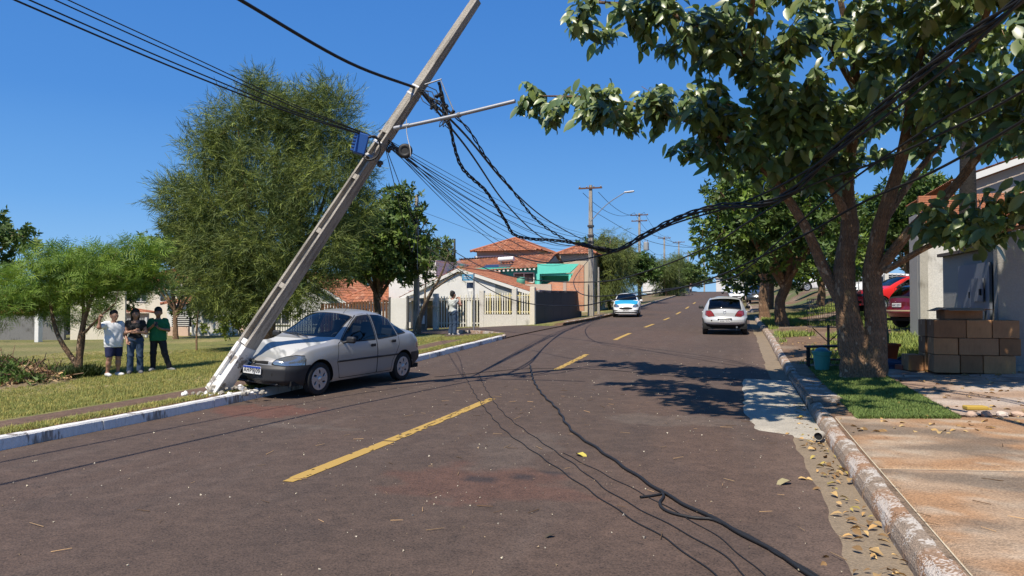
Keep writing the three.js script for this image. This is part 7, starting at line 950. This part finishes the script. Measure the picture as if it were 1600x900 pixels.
  const yb = thing('yellow_block', 'flat yellow block lying on the old concrete before the gate', 'block', [2.92, y(2.9, 10.75) + .0, -10.75], .2); part('slab', rbx(.26, .05, .14, .015, 0, .025, 0), std(.45, .3, .05, .8), yb); part('chip', rbx(.06, .03, .05, .01, .15, .015, .03), std(.45, .3, .05, .8), yb);
  const po = thing('stone_pile', 'rubble of white concrete at the broken pole base', 'rubble'), rr = RNG(9); for (let k = 0; k < 46; k++) { const a = rr() * 6.28, d = Math.sqrt(rr()) * .75, x = -8.1 + Math.cos(a) * d * 1.1, s = 10.5 + Math.sin(a) * d * .6 - .1, g = new THREE.IcosahedronGeometry(.5, 1), p = g.attributes.position; for (let i = 0; i < p.count; i++) { const f = .7 + .5 * hash(Math.round(p.getX(i) * 60), Math.round(p.getY(i) * 60) + k, Math.round(p.getZ(i) * 60)); p.setXYZ(i, p.getX(i) * f, p.getY(i) * f, p.getZ(i) * f); } g.computeVertexNormals(); const sz = (.04 + .11 * rr() * rr()) * (1.2 - d * .5), m = part('chunk', g, k % 3 ? conMat : whitePaint, po); m.position.set(x, leftH(Math.min(x, KL - .16), s) + sz * .25 + (d < .3 ? .06 : 0), -s); m.scale.set(sz, sz * .7, sz); m.rotation.set(rr() * 3, rr() * 3, 0); }
}
// ---- grass blades, fallen leaves, specks: uncountable stuff
function scatter(name, label, cat, geo, mat, n, place_, cols, rnd, parent) { const mats = []; for (let i = 0; i < n; i++) { const m = place_(rnd); if (m) mats.push(m); } const im = leafCloud(name, geo, mat, scene, mats, cols, rnd); im.name = numbered(name); tag(im, label, cat, undefined, 'stuff'); return im; }
const tuftGeo = (() => { const r = RNG(6), gs = []; for (let k = 0; k < 7; k++) { const h = .045 + .05 * r(), w = .006 + .004 * r(), a = r() * 6.28, l = .02 + .05 * r(), x = (r() - .5) * .07, z = (r() - .5) * .07, g = new THREE.BufferGeometry(); g.setAttribute('position', new THREE.Float32BufferAttribute([x - Math.cos(a) * w, 0, z - Math.sin(a) * w, x + Math.cos(a) * w, 0, z + Math.sin(a) * w, x + Math.sin(a) * l, h, z - Math.cos(a) * l], 3)); g.setIndex([0, 1, 2]); g.computeVertexNormals(); gs.push(clean(g)); } return mergeGeometries(gs); })();
const grassMat = leafMat(.28, .29, .085, { rough: .8, tr: .3 });
const up = (x, y, z, s, rnd, tilt = .3) => new THREE.Matrix4().compose(V(x, y, z), new THREE.Quaternion().setFromEuler(new THREE.Euler((rnd() - .5) * tilt, rnd() * 6.28, (rnd() - .5) * tilt)), V(s, s, s));
const onPath = (x, s) => x > -9.5 && x < -8.62 && s < 23;
scatter('grass', 'short dry grass blades on the lawn and the strip by the kerb', 'grass', tuftGeo, grassMat, 150000, r => { const d = r() * r(), s = 3.5 + 22 * Math.pow(r(), 1.3), x = KL - .3 - 20 * Math.pow(r(), 1.7); if (x > -9.68 && x < -8.5 && s < 23) return null; const n = fbm(x * .6, s * .6, 4, 0, 12); if (r() < sstep(.5, .7, n) * .55 || r() > sstep(.0, .5, KL - .3 - x + .2 * r())) return null; return up(x, leftH(x, s) - .004, -s, .35 + .5 * r(), r); }, [[1, 1, 1], [1.25, 1.15, 1.1], [.75, .85, .7], [1.5, 1.25, 1.2]], RNG(101));
scatter('grass', 'bright short grass blades in the patch round the big tree', 'grass', tuftGeo, leafMat(.17, .24, .065, { rough: .8, tr: .3 }), 24000, r => { const s = 10.02 + 6.3 * Math.pow(r(), 1.3), x = 1.45 + 1.12 * r(); return up(x, rightH(x, s) + .015, -s, .35 + .4 * r(), r); }, [[1, 1, 1], [1.2, 1.1, 1], [.8, .9, .8]], RNG(102));
scatter('grass', 'patchy weeds and grass on the right verge up the hill', 'grass', tuftGeo, grassMat, 26000, r => { const s = 17 + 30 * r(), x = KR + .3 + 9 * r(); if (fbm(x * .5, s * .35, 3, 0, 37) + .12 * sstep(3, 6, x) < .5) return null; return up(x, rightH(x, s), -s, 1 + 1.3 * r(), r); }, [[.8, 1, .8], [1, 1.1, .8]], RNG(103));
const dryLeaf = (() => { const g = blade(.13, .075, .5, .35, 3); g.rotateX(-1.45); return clean(g); })();
const dryMat = std(.42, .29, .13, .8, { side: THREE.DoubleSide });
scatter('fallen_leaves', 'dry curled leaves lying along the gutter', 'leaves', dryLeaf, dryMat, 190, r => { const s = 3.2 + 9 * Math.pow(r(), 1.2), x = .74 + .24 * r() + (r() < .1 ? -.25 : 0); return up(x, roadH(s) + .012, -s, .25 + .45 * r(), r, .9); }, [[.9, .85, .8], [1.1, .95, .75], [.5, .42, .36], [.8, .9, .5], [1.2, 1.15, 1]], RNG(104));
scatter('fallen_leaves', 'brown leaf litter on the right pavement and verge', 'leaves', dryLeaf, dryMat, 900, r => { const s = 9 + 26 * r() * r(), x = KR + .25 + 7 * r(); return up(x, rightH(x, s) + .03, -s, .3 + .5 * r(), r, .9); }, [[1, 1, 1], [.6, .5, .4], [1.2, 1.1, .9]], RNG(105));
const speck = new THREE.TetrahedronGeometry(.011, 0);
scatter('grit', 'pale grit and leaf crumbs strewn on the asphalt', 'debris', speck, std(.5, .44, .34, .9), 900, r => { const s = 3.5 + 22 * r() * (.4 + .6 * r()), x = KL + .3 + 8.1 * r(); return up(x, roadH(s) + .016, -s, .35 + 1.1 * r() * r(), r, 6); }, [[1, 1, 1], [1.3, 1.3, 1.2], [.6, .5, .4]], RNG(106));
const twig = rod(V(-.06, 0, 0), V(.06, .006, .01), .003, .002, 4);
scatter('twigs', 'dry twigs and straws scattered over road and pavement', 'twigs', twig, std(.3, .2, .11, .9), 260, r => { const s = 3.5 + 10 * r(), x = -5 + 10 * r(); return up(x, (x > KR + .2 ? rightH(x, s) + .03 : roadH(s) + .018), -s, .4 + .9 * r(), r, .1); }, [[1, 1, 1], [1.8, 1.7, 1.5], [.4, .35, .3]], RNG(107));
// single leaves that stand out on the road
[[-1.62, 7.67, 'yellow dead leaf alone in the middle of the road', 1.2, [.5, .42, .08]], [.46, 7.05, 'curled dead leaf on the asphalt near the gutter', 1.3, [.3, .26, .14]], [-1.2, 4.95, 'small dark curled leaf on the near asphalt', .6, [.06, .045, .03]]].forEach(([x, s, l, k, c]) => { const m = part('dead_leaf', dryLeaf, std(...c, .8, { side: THREE.DoubleSide })); m.position.set(x, roadH(s) + .02, -s); m.scale.setScalar(k); m.rotation.y = s * 3; tag(m, l, 'leaf'); });
// ---- heap of cut brush at the left edge
{
  const cx = -19.2, cs = 14.6, hm = (x, s) => .62 * Math.exp(-(((x - cx) / 1.7) ** 2 + ((s - cs) / 1.1) ** 2)) + .35 * Math.exp(-(((x - cx - 1.9) / 1.2) ** 2 + ((s - cs + .9) / .8) ** 2)), H = (x, s) => leftH(x, s) - .03 + hm(x, s) * (.75 + .5 * fbm(x * 2.5, s * 2.5, 3, 0, 5));
  const t = thing('brush_heap', 'heap of dry cut branches and leaves at the left edge of the lawn', 'heap'); part('mound', grid(range(cx - 4, cx + 4.5, 56), range(cs - 3, cs + 3, 40), (x, s) => [x, H(x, s) - (hm(x, s) < .03 ? .06 : 0), -s], (x, s) => mixc([.22, .15, .09], [.36, .29, .19], fbm(x * 4, s * 4, 3, 0, 8))), soilMat, t);
  const put = (n, geo, mat, cnt, cols, seed, sc, filt) => { const r = RNG(seed), ms = []; while (ms.length < cnt) { const x = cx - 3.2 + 7 * r(), s = cs - 2.2 + 4.2 * r(); if (hm(x, s) < .05 + .1 * r() || (filt && !filt(x, s))) continue; ms.push(up(x, H(x, s) + .03, -s, sc * (.6 + .8 * r()), r, 2.2)); } leafCloud(n, geo, mat, t, ms, cols, r); };
  put('dry_leaves', dryLeaf, std(.36, .25, .14, .9, { side: THREE.DoubleSide }), 5200, [[1, 1, 1], [.55, .45, .38], [1.4, 1.35, 1.2], [.8, .75, .7]], 11, 1.1); put('sticks', rod(V(-.4, 0, 0), V(.4, .05, .06), .012, .006, 5), std(.23, .15, .09, .9), 300, [[1, 1, 1], [1.5, 1.3, 1.1], [.6, .5, .5]], 12, 1);
  put('weeds', tuftGeo, leafMat(.12, .19, .04), 900, [[1, 1, 1], [.7, .8, .7]], 13, 2.6, (x, s) => fbm(x * .9, s * .9, 2, 0, 44) > .52);
  const r = RNG(14), ms = []; for (let k = 0; k < 500; k++) { const a = r() * 6.28, d = .4 * Math.sqrt(r()); const x = -16.39 + Math.cos(a) * d, s = 15.05 + Math.sin(a) * d; ms.push(up(x, leftH(x, s), -s, 2.5 + 2 * r(), r, .9)); } const im = leafCloud('grass', tuftGeo, leafMat(.07, .1, .03), scene, ms, [[1, 1, 1], [.6, .7, .6]], r); im.name = numbered('grass'); tag(im, 'tall rough grass round the foot of the small feathery tree', 'grass', undefined, 'stuff');
}
scene.traverse(o => { if (o.isMesh) { o.castShadow = o.receiveShadow = true; } });
renderer.render(scene, camera);
